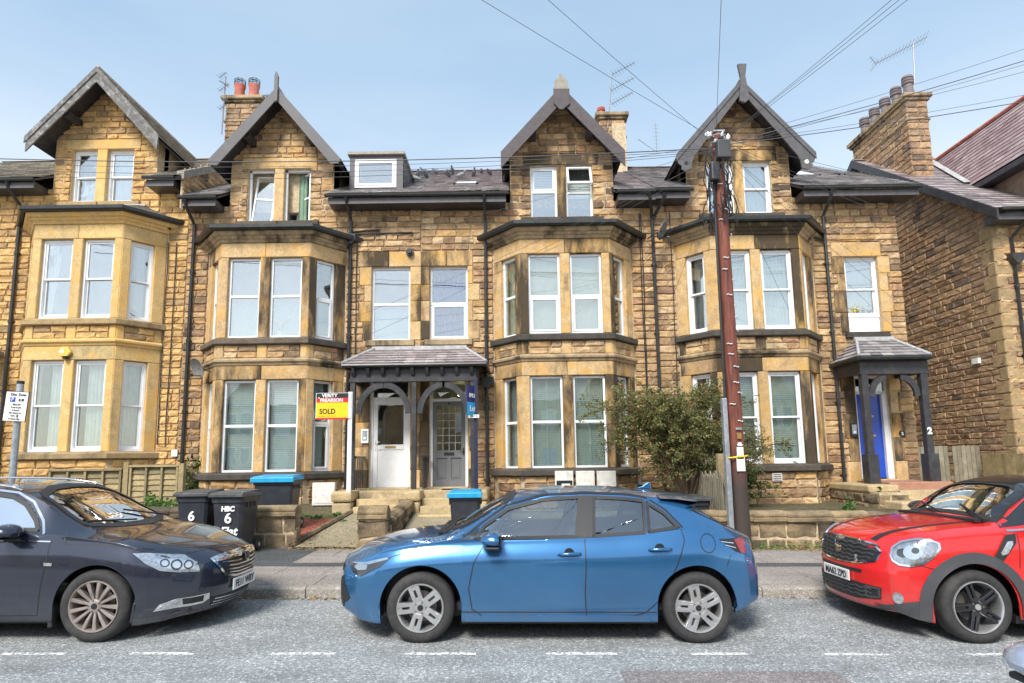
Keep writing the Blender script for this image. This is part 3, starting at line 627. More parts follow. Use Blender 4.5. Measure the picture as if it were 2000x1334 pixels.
for i, h in enumerate(HS_):
    gold = i == 0; sm = 'stone_gold' if gold else 'stone'; am = 'ashlar_gold' if gold else 'ashlar'; co = 'mortar_gold' if gold else 'mortar'
    dz = DZ[i]; xc = BC[i]; x0, x1 = HX[i], HX[i+1]; mas = Masonry(h)
    ze = 8.26+dz
    bay(h, xc, dz, 1 if gold else 0, WN[i], am, sm, 'sill_gold' if gold else 'sill', 'ashlar_gold' if gold else 'cornice', co, mas, zbase=.25+dz*.6, seed=i*40)
    (a0, b0), (a1, b1) = TOPW[i]; zt0, zt1 = (7.83+dz*1.1, 9.25+dz*1.13)
    lint = (a0-.17, b1+.17, zt1, zt1+(.30 if not gold else .27)); mull = (b0, a1, zt0, zt1)
    holes = [(a0, b0, zt0, zt1), (a1, b1, zt0, zt1)]
    dress = [lint, mull, (a0-.25, b1+.25, zt0-.13, zt0)]
    bayr = (xc-HS-.02, xc+HS+.02, -.5, 7.24+dz)
    for q in EXTRA[i]: holes.append(q)
    if DOORS[i]: holes.append(DOORS[i])
    zs = {0: (11.70, 9.87, 1.62, 1.32), 1: (11.10, 9.20, 1.63, 1.32), 2: (11.02, 9.32, 1.52, 1.32), 3: (11.10, 9.16, 1.68, 1.33)}[i]
    prof = gable(h, xc+[.02, .05, .04, .0][i], dz, zs[0], zs[1], zs[2], zs[3], mas, sm, 'h%d' % (i+1), seed=i*7, roof='slate_olive' if gold else 'slate', bm_=['old_wood', 'grey_wood', 'purple_wood', 'grey_wood'][i], tv=[.36, .34, .42, .34][i], core=co)
    core_h = holes+[]
    wall_core('wall_core', co, h, WALLF, x0, x1, -.3, ze, .02, .31, core_h)
    # gable front core above the eaves (profile follows the slopes)
    gc = xc; z = ze; mb = MB()
    nz = 24; ztop = zs[0]-.12
    lv = sorted({ze, zt1, ztop} | {ze+(ztop-ze)*k/nz for k in range(nz)})
    for za_, zb_ in zip(lv, lv[1:]):
        l, r = prof(zb_)
        cuts = [l, r]
        if zb_ <= zt1+1e-4: cuts = [l, a0, b0, a1, b1, r]
        for k in range(0, len(cuts), 2): mb.box(cuts[k], cuts[k+1], .02, .31, za_, zb_, WALLF)
    mb.build('wall_core', M[co], h, recalc=False)
    for nm, q in (('lintel', lint), ('mullion', mull)): block(nm, am, h, q[0], q[1], -.012, .28, q[2], q[3], M_=WALLF)
    for a, b in ((a0-.25, (b0+a1)/2-.01), ((b0+a1)/2+.01, b1+.25)): block('sill', 'sill' if not gold else 'sill_gold', h, a, b, -.09, .25, zt0-.12, zt0-.0, M_=WALLF)
    topcfg = [[('sash', ('net', [(0, 1)])), ('sash', ('net', [(0, 1)]))], [None, None],
              [('open_top', ('venetian', .5), 'glass', .52), None], [('sash', ('roller_blue', (0, .45))), ('sash', ('net', [(.2, .9)]))]][i]
    for k, (a, b) in enumerate(((a0, b0), (a1, b1))):
        if topcfg[k]: window(h, WALLF, a, b, zt0, zt1, topcfg[k][0], topcfg[k][1], room=.6, gl=topcfg[k][2] if len(topcfg[k]) > 2 else 'glass', split=topcfg[k][3] if len(topcfg[k]) > 3 else .5, seed=i*5+k)
    if i == 1:   # left: tilted-in casement; right: casement opened inwards
        for k, (a, b) in enumerate(((a0, b0), (a1, b1))):
            wo = window(h, WALLF, a, b, zt0, zt1, 'hollow', room=.6, inside= ('curtain_green', [(.45, 1)]) if k else ('none',), label='top floor window with its sash standing open')
            mb = MB(); fr = .05
            for q in ((a, a+fr, zt0, zt1), (b-fr, b, zt0, zt1), (a, b, zt0, zt0+fr), (a, b, zt1-fr, zt1)): mb.box(q[0], q[1], .11, .18, q[2], q[3], WALLF)
            mb.build('window_frame', M['upvc'], wo, recalc=False)
            W, Hh = b-a-.1, zt1-zt0-.1
            if k == 0: Ms = WALLF @ Matrix.Translation((a+.05, .14, zt0+.05)) @ Matrix.Rotation(math.radians(-7), 4, 'X') @ Matrix.Rotation(math.radians(3), 4, 'Y') @ Matrix.Scale(.93, 4, (1, 0, 0))
            else: Ms = WALLF @ Matrix.Translation((b-.05, .14, zt0+.05)) @ Matrix.Rotation(math.radians(-38), 4, 'Z') @ Matrix.Translation((-W, 0, 0))
            mb = MB(); s = .045
            for q in ((0, s, 0, Hh), (W-s, W, 0, Hh), (s, W-s, 0, s), (s, W-s, Hh-s, Hh), (s, W-s, Hh*.5-.02, Hh*.5+.02)): mb.box(q[0], q[1], 0, .05, q[2], q[3], Ms)
            mb.build('open_sash', M['upvc'], wo, recalc=False)
            for za_, zb_ in ((s, Hh*.5-.02), (Hh*.5+.02, Hh-s)): one('pane', M['glass'], wo, s, W-s, .02, .026, za_, zb_, M=Ms, recalc=False)
    if i == 2:
        a, b = a1, b1; wo = window(h, WALLF, a, b, zt0, zt1, 'bare', ('venetian', .45), room=.6, split=.5, label='top floor window with its upper vent pushed open')
        one('pane', M['glass'], wo, a+.05, b-.05, .15, .156, zt0+.05, zt0+(zt1-zt0)*.5-.03, M=WALLF, recalc=False)
        Hh = (zt1-zt0)*.42; W = b-a-.04; Ms = WALLF @ Matrix.Translation((a+.02, .10, zt1-.05)) @ Matrix.Rotation(math.radians(-24), 4, 'X')
        mb = MB(); s = .055
        for q in ((0, s, -Hh, 0), (W-s, W, -Hh, 0), (s, W-s, -Hh, -Hh+s), (s, W-s, -s, 0)): mb.box(q[0], q[1], -.05, 0, q[2], q[3], Ms)
        mb.build('open_vent', M['upvc'], wo, recalc=False); one('pane', M['glass'], wo, s, W-s, -.03, -.024, -Hh+s, -s, M=Ms, recalc=False)
    # dressings of the flat first-floor windows
    for q in EXTRA[i]:
        a, b, c, d = q
        dress += [(a-.12, b+.12, c-.16, c)]; block('sill', 'sill' if i == 3 else 'cornice', h, a-.12, b+.12, -.08, .25, c-.15, c, M_=WALLF)
        if i == 3:
            dress += [(a-.3, b+.1, d, d+.38)]; block('lintel', am, h, a-.3, b+.1, -.01, .28, d, d+.38, M_=WALLF)
            zz = c
            for k, hh in enumerate((.5, .55, .45, .44)):
                wl, wr = (.32 if k % 2 else .2), (.2 if k % 2 else .12)
                for (p_, r_) in ((a-wl, a), (b, b+wr+.1)): dress.append((p_, r_, zz, zz+hh)); block('jamb_stone', am, h, p_, r_, -.006, .28, zz, zz+hh, M_=WALLF)
                zz += hh
    if i in (1, 2):
        a, b, c, d = EXTRA[i][0]; s = -1 if i == 1 else 1
        lo, hi = (-3.86, -2.25) if i == 1 else (-2.25, -.95)
        dress.append((lo, hi, d, d+.40)); mid = (lo+hi)/2
        block('lintel', am, h, lo, mid, -.012, .28, d, d+.40, M_=WALLF); block('lintel', am, h, mid, hi, -.012, .28, d, d+.40, M_=WALLF)
        zz = c
        for k, hh in enumerate((.47, .52, .42, .47)):
            ps = [(-2.52, -2.25), (-3.49-(.30 if k % 2 else .18), -3.49)] if i == 1 else [(-2.25, -2.03), (-1.08, -1.08+(.13 if k % 2 else .3))]
            for p_, r_ in ps: dress.append((p_, r_, zz, zz+hh)); block('jamb_stone', am, h, p_, r_, -.006, .28, zz, zz+hh, M_=WALLF)
            zz += hh
    if i: 
        wcfg = {1: ('plain', ('roller_blue', (0, .45)), 'glass', .5), 2: ('open_bottom', ('curtain_blue', [(0, 1)]), 'glass_mid', .5)}
        q = EXTRA[i][0]
        if i < 3: window(h, WALLF, *q, wcfg[i][0], wcfg[i][1], gl=wcfg[i][2], split=wcfg[i][3], seed=i)
        else:
            window(h, WALLF, q[0], q[1], q[2]+.40, q[3], 'sash', ('net', [(0, 1)]), split=.46)
            one('sill_panel', M['upvc'], h, q[0]+.01, q[1]-.01, .12, .2, q[2], q[2]+.39, M=WALLF)
    if DOORS[i]:
        a, b, c, d = DOORS[i]; zz = c-.2
        for k, hh in enumerate((.62, .56, .6, .55, .53)):
            if i == 1: ps = [(a-.36, a), (b, -2.25)]
            elif i == 2: ps = [(-2.25, a), (b, b+.13)]
            else: ps = [(a-.26 if k % 2 else a-.34, a), (b, b+(.2 if k % 2 else .28))]
            for p_, r_ in ps: dress.append((p_, r_, zz, zz+hh)); block('jamb_stone', am, h, p_, r_, -.006, .30, zz, zz+hh, M_=WALLF)
            zz += hh
    allh = holes+dress+[bayr]
    mas.lay(WALLF, courses(x0, x1, .2, ze, allh, seed=i*3+1, ch=.168), sm)
    mas.lay(WALLF, courses(x0, x1, ze, zs[0]-.1, allh, seed=i*3+2, prof=prof, ch=.17), sm)
    # roof
    e0 = 14.42; zr_ = 8.30+dz; rz = zr_+(19.5-e0)*.594
    segs = [(x0-(.0 if i else .4), x1+(.3 if i == 3 else 0))]; gx = zs[3]-.02; rm = ['slate_olive', 'slate', 'slate_pink', 'slate'][i]
    for k, (ra, rb) in enumerate(((segs[0][0], xc-gx), (xc+gx, segs[0][1]))):
        slate_roof(h, (ra, e0, zr_), (rb, e0, zr_), (rb, 19.5, rz), (ra, 19.5, rz), 26, .3, rm, seed=i+50+k*9)
    ym = 16.3; zm_ = zr_+(ym-e0)*.594
    slate_roof(h, (xc-gx, ym, zm_), (xc+gx, ym, zm_), (xc+gx, 19.5, rz), (xc-gx, 19.5, rz), 16, .3, rm, seed=i+80)
    mb = MB(); mb.add([(segs[0][0], 19.5, rz), (segs[0][1], 19.5, rz), (segs[0][1], 24.5, zr_), (segs[0][0], 24.5, zr_)], [(0, 1, 2, 3)]); mb.build('rear_roof', M['slate'], h, recalc=False)
    mb = MB(); mb.prism([(19.35, rz-.02), (19.5, rz+.07), (19.65, rz-.02)], segs[0][0], segs[0][1], 'x'); mb.build('ridge_tiles', M['slate_pink' if i else 'slate_olive'], h)
    mb = MB(); mb.prism([(16.6, -.3), (24.2, -.3), (24.2, zr_-.3), (19.5, rz-.25), (16.6, zr_+.9)], x0+.02, x1-.02, 'x'); mb.build('house_body', M[co], h)
    mb = MB(); 
    mb.prism([(WY+.32, -.3), (16.58, -.3), (16.58, zr_+.85), (WY+.32, zr_+.1)], x1-.2, x1-.01, 'x'); mb.build('party_wall', M[co], h); mb = MB(); mb.prism([(WY+.32, -.3), (16.58, -.3), (16.58, zr_+.85), (WY+.32, zr_+.1)], x0+.01, x0+.2, 'x')
    mb.build('party_wall', M[co], h)
    # eaves either side of the gable
    g = zs[3]+.02; mo = i == 2
    eave(h, x0-(.0 if i else 0), xc-g, zr_-.02) if i != 2 else eave(h, x0, xc-g, zr_-.02, moss=True)
    eave(h, xc+g+(.0), x1+(.35 if i == 3 else (-.12 if i == 0 else 0)), zr_-.02)
    mas.finish()
h1, h2, h3, h4 = HS_
# exposed strip of h1's end wall above h2's roof
mb = MB(); mb.prism([(14.6, 8.05), (19.5, 11.1), (19.5, 11.95), (14.6, 9.0)], -8.2, -8.16, 'x'); mb.build('end_wall', M['mortar'], h1)
ms = Masonry(h1); Fe = frame((-8.15, 14.6, 0), (0, 1, 0)); ms.lay(Fe, courses(0, 5, 8.0, 12.0, ch=.17, seed=44, prof=lambda z: (max(0, (z-9.05)/.6), max(.01, (z-8.02)/.6))), 'stone'); ms.finish(120)
mb = MB(); mb.prism([(14.5, 8.98), (19.5, 11.98), (19.5, 11.78), (14.5, 8.78)], -8.26, -8.08, 'x'); mb.build('verge_coping', M['slate_olive'], h1)
for (hh, pts, hop) in ((h1, [(-12.42, 14.42, 8.8), (-12.42, 14.5, 8.6), (-12.42, 14.93, 8.3), (-12.42, 14.93, .9)], None),
    (h2, [(-7.98, 14.42, 8.22), (-7.98, 14.5, 8.05), (-7.98, 14.93, 7.75), (-7.98, 14.93, .75)], None),
    (h2, [(-4.02, 14.42, 8.22), (-4.02, 14.5, 8.1), (-4.02, 14.93, 7.8), (-4.02, 14.93, .9)], (-4.02, 14.9, 7.28)),
    (h3, [(-.62, 14.42, 8.22), (-.62, 14.5, 8.05), (-.62, 14.93, 7.75), (-.62, 14.93, .6)], (-.60, 14.9, 3.62)),
    (h4, [(7.93, 14.42, 8.25), (7.93, 14.5, 8.05), (7.93, 14.93, 7.75), (7.93, 14.93, .6)], None)):
    downpipe(hh, pts, hop)
downpipe(h3, [(3.45, 14.42, 8.22), (3.47, 14.5, 8.08), (3.60, 14.93, 7.78), (3.60, 14.93, 1.6)], None)
downpipe(h4, [(3.82, 14.42, 8.22), (3.8, 14.5, 8.08), (3.66, 14.9, 7.8), (3.62, 14.91, 7.74)], None)
for x_, hh_ in ((-8.62, h1), (-8.42, h1), (3.32, h3), (3.28, h3), (4.05, h4), (-3.86, h2)):
    pz = [(x_+random.uniform(-.012, .012), 14.955, z_) for z_ in np.linspace(7.3 if x_ < 3 else 7.9, 1.9+rnd()*.4, 9)]
    mb = MB(); mb.tube(pz, .013, 5); mb.build('cable', M['iron'], hh_)
for bx, z_, hh_, s in ((-8.57, 7.75, h1, 1), (-4.02, 7.2, h2, 1), (-.60, 7.15, h3, -1), (7.9, 7.2, h4, 1)):
    xb = bx-(.28*s) ; mb = MB(); mb.tube([(xb-.25*s, 14.7, z_+.05), (xb, 14.85, z_-.02), (bx, 14.93, z_-.1)], .035, 7); mb.build('waste_pipe', M['iron'], hh_, smooth=True)
for a, b, z_ in ((P(688, 453, 14.95), P(740, 449, 14.95), 0), (P(690, 458, 14.95), P(806, 454, 14.95), 0)):
    mb = MB(); mb.tube([a, b], .022, 6); mb.build('overflow_pipe', M['iron'], h2)
q = P(800, 492, 14.9); mb = MB(); mb.lathe([(.0, -.06), (.05, -.06), (.055, .0), (.095, .0), (.1, .06), (0, .06)], 14, Matrix.Translation(q), 'y'); mb.build('boiler_flue', M['iron'], h2, smooth=True, auto=30)
# chimneys
for hh_, a in ((h2, dict(x0=-8.98, x1=-7.90, y0=18.3, y1=20.7, zb=10.2, zt=P(470, 190, 18.3).z, mkey='stone_brown', pots=[(-8.68, 18.55, 1), (-8.22, 18.55, 1), (-8.12, 19.5, 1), (-8.65, 19.6, .95)], ph=.66, cage=True, pr=.17, seed=3)),
               (h3, dict(x0=2.92, x1=3.72, y0=18.5, y1=20.2, zb=10.2, zt=P(1215, 222, 18.5).z, pots=[(3.02, 18.75, 1)], ph=.36, pr=.12, seed=8))):
    ms = Masonry(hh_, 'chimney_stone'); chimney(hh_, mas=ms, **a); ms.finish(150)
one('rendered_flank', M['mortar'], h3, 3.30, 3.74, 18.44, 18.5, 10.3, 12.35)
# ================================================================ ground
def gz(x, y):                       # pavement level
    return .185-.014*x+(y-7.93)*.010
def rz_(x, y=5.8): return .02-.014*x+.055*min(1, max(0, (y-6.0)/1.8))      # road level
def asphalt(name, lo, hi, chip=1.0, patch=None):
    m, t, b, o = newmat(name); p = posn(t)
    v = nd(t, 'TexVoronoi', {'Vector': p, 'Scale': 75*chip}); sp = ramp(t, mth(t, 'FRACT', mth(t, 'MULTIPLY', nd(t, 'SeparateColor', {0: v.outputs['Color']}).outputs[0], 1.0)), [(0, lo), (.45, tuple((a+b_)/2 for a, b_ in zip(lo, hi))), (.8, hi), (1, tuple(min(1, a*1.6) for a in hi))])
    g = ramp(t, v.outputs['Distance'], [(.0, (1, 1, 1)), (.55, (.55,)*3)]); c = mix(t, 1, sp, g, 'MULTIPLY')
    c = mix(t, 1, c, ramp(t, noi(t, p, .8, 6, .6, (1, 2.2, 1)), [(.3, (.72,)*3), (.7, (1.18,)*3)]), 'MULTIPLY')
    c = mix(t, 1, c, ramp(t, noi(t, p, 28, 4, .7), [(.3, (.78,)*3), (.7, (1.2,)*3)]), 'MULTIPLY')
    if patch: c = mix(t, ramp(t, noi(t, p, 1.1, 5, .6), [(.55, (0, 0, 0)), (.7, (.6,)*3)]), c, (*patch, 1))
    t.links.new(c, b.inputs['Base Color']); b.inputs['Roughness'].default_value = .85; b.inputs['Specular IOR Level'].default_value = .35
    bump(t, b, v.outputs['Distance'], .45, .01); return m
M['asphalt'] = asphalt('worn_chipped_asphalt', (.36, .37, .37), (.55, .565, .565), .8)
M['asphalt_dark'] = asphalt('patched_dark_asphalt', (.075, .08, .08), (.20, .205, .205), 1.6)
M['asphalt_pink'] = asphalt('pinkish_patch_asphalt', (.30, .265, .26), (.44, .39, .38), 1.0)
M['concrete'] = asphalt('pinkish_worn_flagstone', (.38, .33, .29), (.58, .51, .46), 1.5, (.22, .19, .16))
M['kerb'] = asphalt('sandstone_kerb', (.44, .39, .33), (.66, .59, .52), 1.5, (.28, .24, .2))
M['path'] = asphalt('pale_gravelly_concrete_path', (.36, .30, .19), (.62, .53, .36), 1.3, (.30, .25, .16))
M['redgravel'] = asphalt('red_gravel', (.26, .06, .035), (.62, .20, .13), .55)
M['soil'] = asphalt('weedy_soil', (.08, .065, .04), (.24, .20, .11), .8, (.10, .12, .04))
M['paint_line'] = plain('worn_road_paint', (.74, .74, .70), .8, var=.2, scale=30)
def sheet(name, x0, x1, y0, y1, zf, mk, nx=2, ny=2, thick=0):
    G = [[(x0+(x1-x0)*i/nx, y0+(y1-y0)*j/ny, zf(x0+(x1-x0)*i/nx, y0+(y1-y0)*j/ny)) for i in range(nx+1)] for j in range(ny+1)]
    mb = MB(); mb.grid(G); o = mb.build(name, M[mk], None, recalc=False); tag(o, kind='structure'); return o
sheet('ground', -400, 400, -400, 900, lambda x, y: -.014*max(-40, min(40, x))-.35, 'soil', 20, 8)
sheet('road', -60, 60, -4.5, 7.86, lambda x, y: rz_(x, y), 'asphalt', 2, 60)
sheet('pavement', -60, 60, 7.86, 11.6, lambda x, y: gz(x, y)-.03, 'concrete')
sheet('pavement', -60, 60, -9, -4.5, lambda x, y: rz_(x)+.11, 'concrete')
sheet('tarmac_trench', -60, 60, 9.24, 9.52, lambda x, y: gz(x, y)+.004, 'asphalt_dark')
sheet('tarmac_patch', -9.5, -3.35, 9.53, 10.93, lambda x, y: gz(x, y)+.004, 'asphalt_dark')
q0, q1 = P(1205, 1302, 4.9), P(1600, 1334, 4.9)
sheet('road_repair_patch', .85, 2.6, 4.0, 5.30, lambda x, y: rz_(x)+.004, 'asphalt_pink')
# kerb and paving stones
kb = empty('kerb', (0, 7.85, .1), kind='structure'); pv = empty('paving_slabs', (0, 9, .2), kind='structure')
x = -12.0; kk = 0
while x < 12:
    L = .86+rnd()*.2; mb = MB(); zz = lambda u: gz(u, 7.85); a, b = x+.006, x+L-.006
    mb.add([(a,7.79,-.2),(b,7.79,-.2),(b,7.94,-.2),(a,7.94,-.2),(a,7.80,zz(a)-.02),(b,7.80,zz(b)-.02),(b,7.825,zz(b)),(a,7.825,zz(a)),(b,7.94,zz(b)+.003),(a,7.94,zz(a)+.003)],
           [(0,1,5,4),(4,5,6,7),(7,6,8,9),(9,8,2,3),(0,4,7,9,3),(1,2,8,6,5)]); mb.build('kerb_stone', M['kerb'], kb, recalc=False); x += L
for row, (ya, yb) in enumerate(((7.95, 8.58), (8.585, 9.235), (9.525, 10.2), (10.205, 10.92))):
    x = -12-.3*row
    while x < 13:
        L = .62+rnd()*.35
        if not (row >= 2 and -9.6 < x+L/2 < -3.3):
            a, b = x+.004, x+L-.004; t_ = rnd()*.004
            mb = MB(); mb.add([(a,ya,gz(a,ya)+t_),(b,ya,gz(b,ya)+t_),(b,yb-.006,gz(b,yb)+t_),(a,yb-.006,gz(a,yb)+t_)]+[(u,v,gz(u,v)-.03) for u, v in ((a,ya),(b,ya),(b,yb-.006),(a,yb-.006))], [(0,1,2,3),(0,4,5,1),(1,5,6,2),(2,6,7,3),(3,7,4,0)])
            mb.build('paving_slab', M['concrete'], pv, recalc=False)
        x += L
# broken painted dashes (worn parking bay line)
m, t, b, o = newmat('worn_parking_dash'); p = posn(t); b.inputs['Base Color'].default_value = (.86, .85, .80, 1); b.inputs['Roughness'].default_value = .8
tr = nd(t, 'BsdfTransparent'); nn = noi(t, p, 26, 5, .75); f = ramp(t, nn, [(.43, (0, 0, 0)), (.52, (1, 1, 1))]); mx = nd(t, 'MixShader', {0: f, 1: tr.outputs[0], 2: b.outputs[0]}); t.links.new(mx.outputs[0], o.inputs[0]); M['dash'] = m
lines = empty('parking_bay_markings', (0, 5.5, .08), kind='structure')
for a, b in ((0, 128), (255, 380), (525, 655), (790, 930), (1065, 1205), (1350, 1460), (1610, 1735), (1890, 2000)):
    yy = 5.74+rnd()*.02; pa, pb = P(a, 1270, yy).x, P(b, 1270, yy).x; mb = MB()
    mb.add([(pa, yy-.03, rz_(pa)+.004), (pb, yy-.03, rz_(pb)+.004), (pb, yy+.035, rz_(pb)+.004), (pa, yy+.035, rz_(pa)+.004)], [(0, 1, 2, 3)]); mb.build('dash', M['dash'], lines, recalc=False)
# front gardens
sheet('garden_soil', -17, -5.0, 11.3, 15.2, lambda x, y: .78+.02*(y-11), 'soil')
sheet('garden_soil', -.62, 3.9, 11.3, 15.2, lambda x, y: .42+.05*(y-11), 'soil')
sheet('garden_soil', 3.9, 8.2, 11.3, 15.2, lambda x, y: .60+.02*(y-11), 'soil')
sheet('side_yard', 7.7, 12.3, 10.95, 30, lambda x, y: gz(x, 11)+.19*min(4, y-10.95), 'path', 4, 20)
sheet('side_yard', 12.3, 30, 10.95, 15.2, lambda x, y: gz(x, 11)+.1*(y-10.95), 'soil')
slope = lambda x, y: .235-.014*x+(y-11)*.16
sheet('garden_soil', -5.0, -2.7, 12.95, 15.2, lambda x, y: slope(x, y)-.02, 'soil')
sheet('gravel_bed', -4.95, -2.9, 11.02, 12.95, lambda x, y: slope(x, y)+.0-(.0 if x < -3.8 else .02), 'redgravel', 4, 6)
G = [[(-3.82+.09*j, 10.97+.52*j, slope(-3.8, 10.97+.52*j)+.004), (-2.66, 10.97+.52*j, slope(-2.7, 10.97+.52*j)+.004)] for j in range(6)]
mb = MB(); mb.grid([[r[0], (-3.2, r[0][1], r[0][2]), r[1]] for r in G]); tag(mb.build('path', M['path'], None, recalc=False), kind='structure')
sheet('path', -2.12, -.28, 10.97, 13.6, lambda x, y: slope(x, y)+.002, 'path', 2, 4)
for k in range(5):
    a = Vector((-3.90+.10*k, 10.98+.53*k, slope(-3.8, 10.98+.53*k)-.02)); b = a+Vector((.10, .52, .083)); mb = MB(); mb.tube([a+Vector((0, 0, .05)), b+Vector((0, 0, .05))], .05, 6)
    o = mb.build('path_edging_stone', M['stone_garden'], None) if k == 0 else o
    if k == 0: pe = empty('path_edging', (-3.7, 12, .3), kind='structure'); o.parent = pe; o.location = (3.7, -12, -.3); 
    else: mb.build('path_edging_stone', M['stone_garden'], pe)
# ================================================================ garden walls, steps
def coping(mb, x0, x1, y0, y1, z, h=.2):
    """ridged coping stone: stepped mouldings with a rounded top"""
    prof = [(y0, z), (y0-.05, z+.02), (y0-.05, z+.07), (y0-.02, z+.085), (y0-.035, z+.11), (y0-.035, z+.14), (y0, z+.16), (y0+.06, z+h-.01), ((y0+y1)/2, z+h), (y1, z+.15), (y1+.04, z+.02), (y1, z)]
    mb.prism(prof, x0+.004, x1-.004, 'x')
def garden_wall(name, label, x0, x1, y0, y1, zt, zb, cat='wall', seed=1, cw=.7, ch=.24, ends=True, hc=.2, mk='stone_garden'):
    w_ = empty(name, ((x0+x1)/2, (y0+y1)/2, zb(x0)), label, cat)
    mb = MB(); mb.box(x0+.02, x1-.02, y0+.03, y1-.02, -.3, zt(x0)-hc+.01); 
    mb = MB(); mb.add([(x0+.02,y0+.03,-.3),(x1-.02,y0+.03,-.3),(x1-.02,y1,-.3),(x0+.02,y1,-.3),(x0+.02,y0+.03,zt(x0)-hc+.01),(x1-.02,y0+.03,zt(x1)-hc+.01),(x1-.02,y1,zt(x1)-hc+.01),(x0+.02,y1,zt(x0)-hc+.01)], [(0,3,2,1),(4,5,6,7),(0,1,5,4),(1,2,6,5),(2,3,7,6),(3,0,4,7)])
    mb.build('wall_core', M['mortar'], w_)
    ms = Masonry(w_, 'wall_stone'); Fm = frame((x0, y0+.03, 0), (1, 0, (zt(x1)-zt(x0))/(x1-x0)))
    zt0 = zt(x0)-hc
    ms.lay(Fm, courses(0, x1-x0, zb((x0+x1)/2)-.1, zt0, ch=ch, lw=(.3, .62), seed=seed), mk, .04)
    if ends:
        ms.lay(frame((x1-.02, y0, 0), (0, 1, 0)), courses(0, y1-y0, zb(x1)-.1, zt(x1)-hc, ch=ch, lw=(.3, .6), seed=seed+1), mk, .03)
        ms.lay(frame((x0+.02, y1, 0), (0, -1, 0)), courses(0, y1-y0, zb(x0)-.1, zt(x0)-hc, ch=ch, lw=(.3, .6), seed=seed+1), mk, .03)
    ms.finish()
    x = x0
    while x < x1-.05:
        L = min(cw*(.85+rnd()*.3), x1-x)
        if x1-(x+L) < .25: L = x1-x
        mb = MB(); coping(mb, x, x+L, y0, y1, zt(x+L/2)-hc, hc); mb.build('coping_stone', M['stone_garden'], w_); x += L
    return w_
garden_wall('garden_wall', 'low stone garden wall with ridged coping behind the two black wheelie bins', -9.5, -3.82, 11.0, 11.28, lambda x: 1.0, lambda x: gz(x, 11), seed=4)
garden_wall('garden_wall', 'low stone wall with ridged coping between the telegraph pole and the red car', 2.2, 7.75, 11.1, 11.38, lambda x: .80-.018*(x-3.5), lambda x: gz(x, 11), seed=9)
garden_wall('garden_wall', 'low stone garden wall mostly hidden behind the blue hatchback', -.35, 2.18, 11.1, 11.38, lambda x: .80, lambda x: gz(x, 11), seed=12)
garden_wall('gate_pier', 'short dark stone gate pier with a ridged cap between the two front paths', -2.72, -2.20, 10.9, 11.2, lambda x: .98, lambda x: gz(x, 10.9), cat='gate pier', seed=21, cw=.6, ch=.25, hc=.24)
dw = empty('dividing_wall', (-2.3, 12.2, .2), 'sloping stone wall with rounded coping running back from the gate pier to the steps', 'wall')
mb = MB(); mb.prism([(11.2, 0), (13.55, 0), (13.55, .86), (11.2, .62)], -2.40, -2.18, 'x'); mb.build('wall_core', M['mortar'], dw)
ms = Masonry(dw, 'wall_stone')
for xx, dr, y_ in ((-2.17, (0, 1, .10), 11.2), (-2.41, (0, -1, -.10), 13.55)):
    ms.lay(frame((xx, y_, .0 if dr[1] > 0 else .235), dr), courses(0, 2.36, .15, .64, ch=.16, lw=(.22, .4), seed=33), 'stone_garden', .03)
ms.finish()
for k in range(9):
    ya, yb = 11.2+.26*k, 11.2+.26*(k+1); z0_, z1_ = .62+.024*k*1.04, .62+.024*(k+1)*1.04
    mb = MB(); pr_ = [(-2.44, -.01), (-2.44, .05), (-2.38, .10), (-2.29, .12), (-2.20, .10), (-2.14, .05), (-2.14, -.01)]
    mb.v = [(x, ya+.006, z0_+z) for x, z in pr_]+[(x, yb, z1_+z) for x, z in pr_]; n = 7; mb.f = [tuple(range(n)), tuple(range(2*n-1, n-1, -1))]+[(i, (i+1) % n, (i+1) % n+n, i+n) for i in range(n)]; mb.m = [0]*len(mb.f)
    mb.build('coping_stone', M['stone_garden'], dw)
M['step'] = stone_mat('worn_yellow_step_stone', [(0, (.56, .42, .22)), (.5, (.48, .38, .23)), (1, (.60, .46, .27))], .5, lo=.56, streak=False, mot=.2, bmp=.25)
M['step_red'] = plain('painted_red_brown_step', (.40, .20, .13), .7, var=.15, bmp=.2)
def steps(label, x0, x1, z, y0, n, mk='step', rise=.155, go=.3, top='step'):
    s_ = empty('front_steps', ((x0+x1)/2, y0, z-rise*n), label, 'steps')
    for k in range(n):
        ya = y0-go*k; zz = z-rise*k
        mb = MB(); cblock(mb, x0+.01*k, x1-.01*k, ya-go-.02, ya+(.9 if k == 0 else .1), zz-rise-.05, zz, c=.015); mb.build('step', M[top if k == 0 else mk], s_)
    return s_
s2 = steps('worn yellow stone steps up to the white front door', -3.45, -2.48, 1.09, 14.25, 4)
s3 = steps('worn stone steps up to the grey front door with a dark mat', -2.02, -1.0, 1.09, 14.25, 4)
one('threshold', M['step'], s2, -3.5, -2.5, 14.72, 15.1, 1.09, 1.12); one('threshold', M['step'], s3, -2.05, -1.08, 14.72, 15.1, 1.09, 1.12)
tag(one('door_mat', M['black'], None, -1.62, -1.25, 14.0, 14.4, 1.092, 1.105), 'small black door mat on the steps by the grey front door', 'door mat')
for k, (x0, x1, lb) in enumerate(((-3.93, -3.47, 'rounded stone block left of the white door steps under the porch post'), (-2.50, -2.00, 'rounded stone block between the two flights of steps under the middle porch post'), (-1.0, -.55, 'stone block right of the grey door steps under the right porch post'))):
    e_ = empty('step_cheek', ((x0+x1)/2, 13.9, .6), lb, 'stone block')
    mb = MB(); cblock(mb, x0+.02, x1-.02, 13.42, 14.95, .2, .88, c=.03); mb.build('lower_block', M['step'], e_, bevel=.02)
    mb = MB(); mb.box(x0, x1, 13.38, 14.95, .885, 1.115); mb.build('cap_stone', M['step'], e_, bevel=.06)
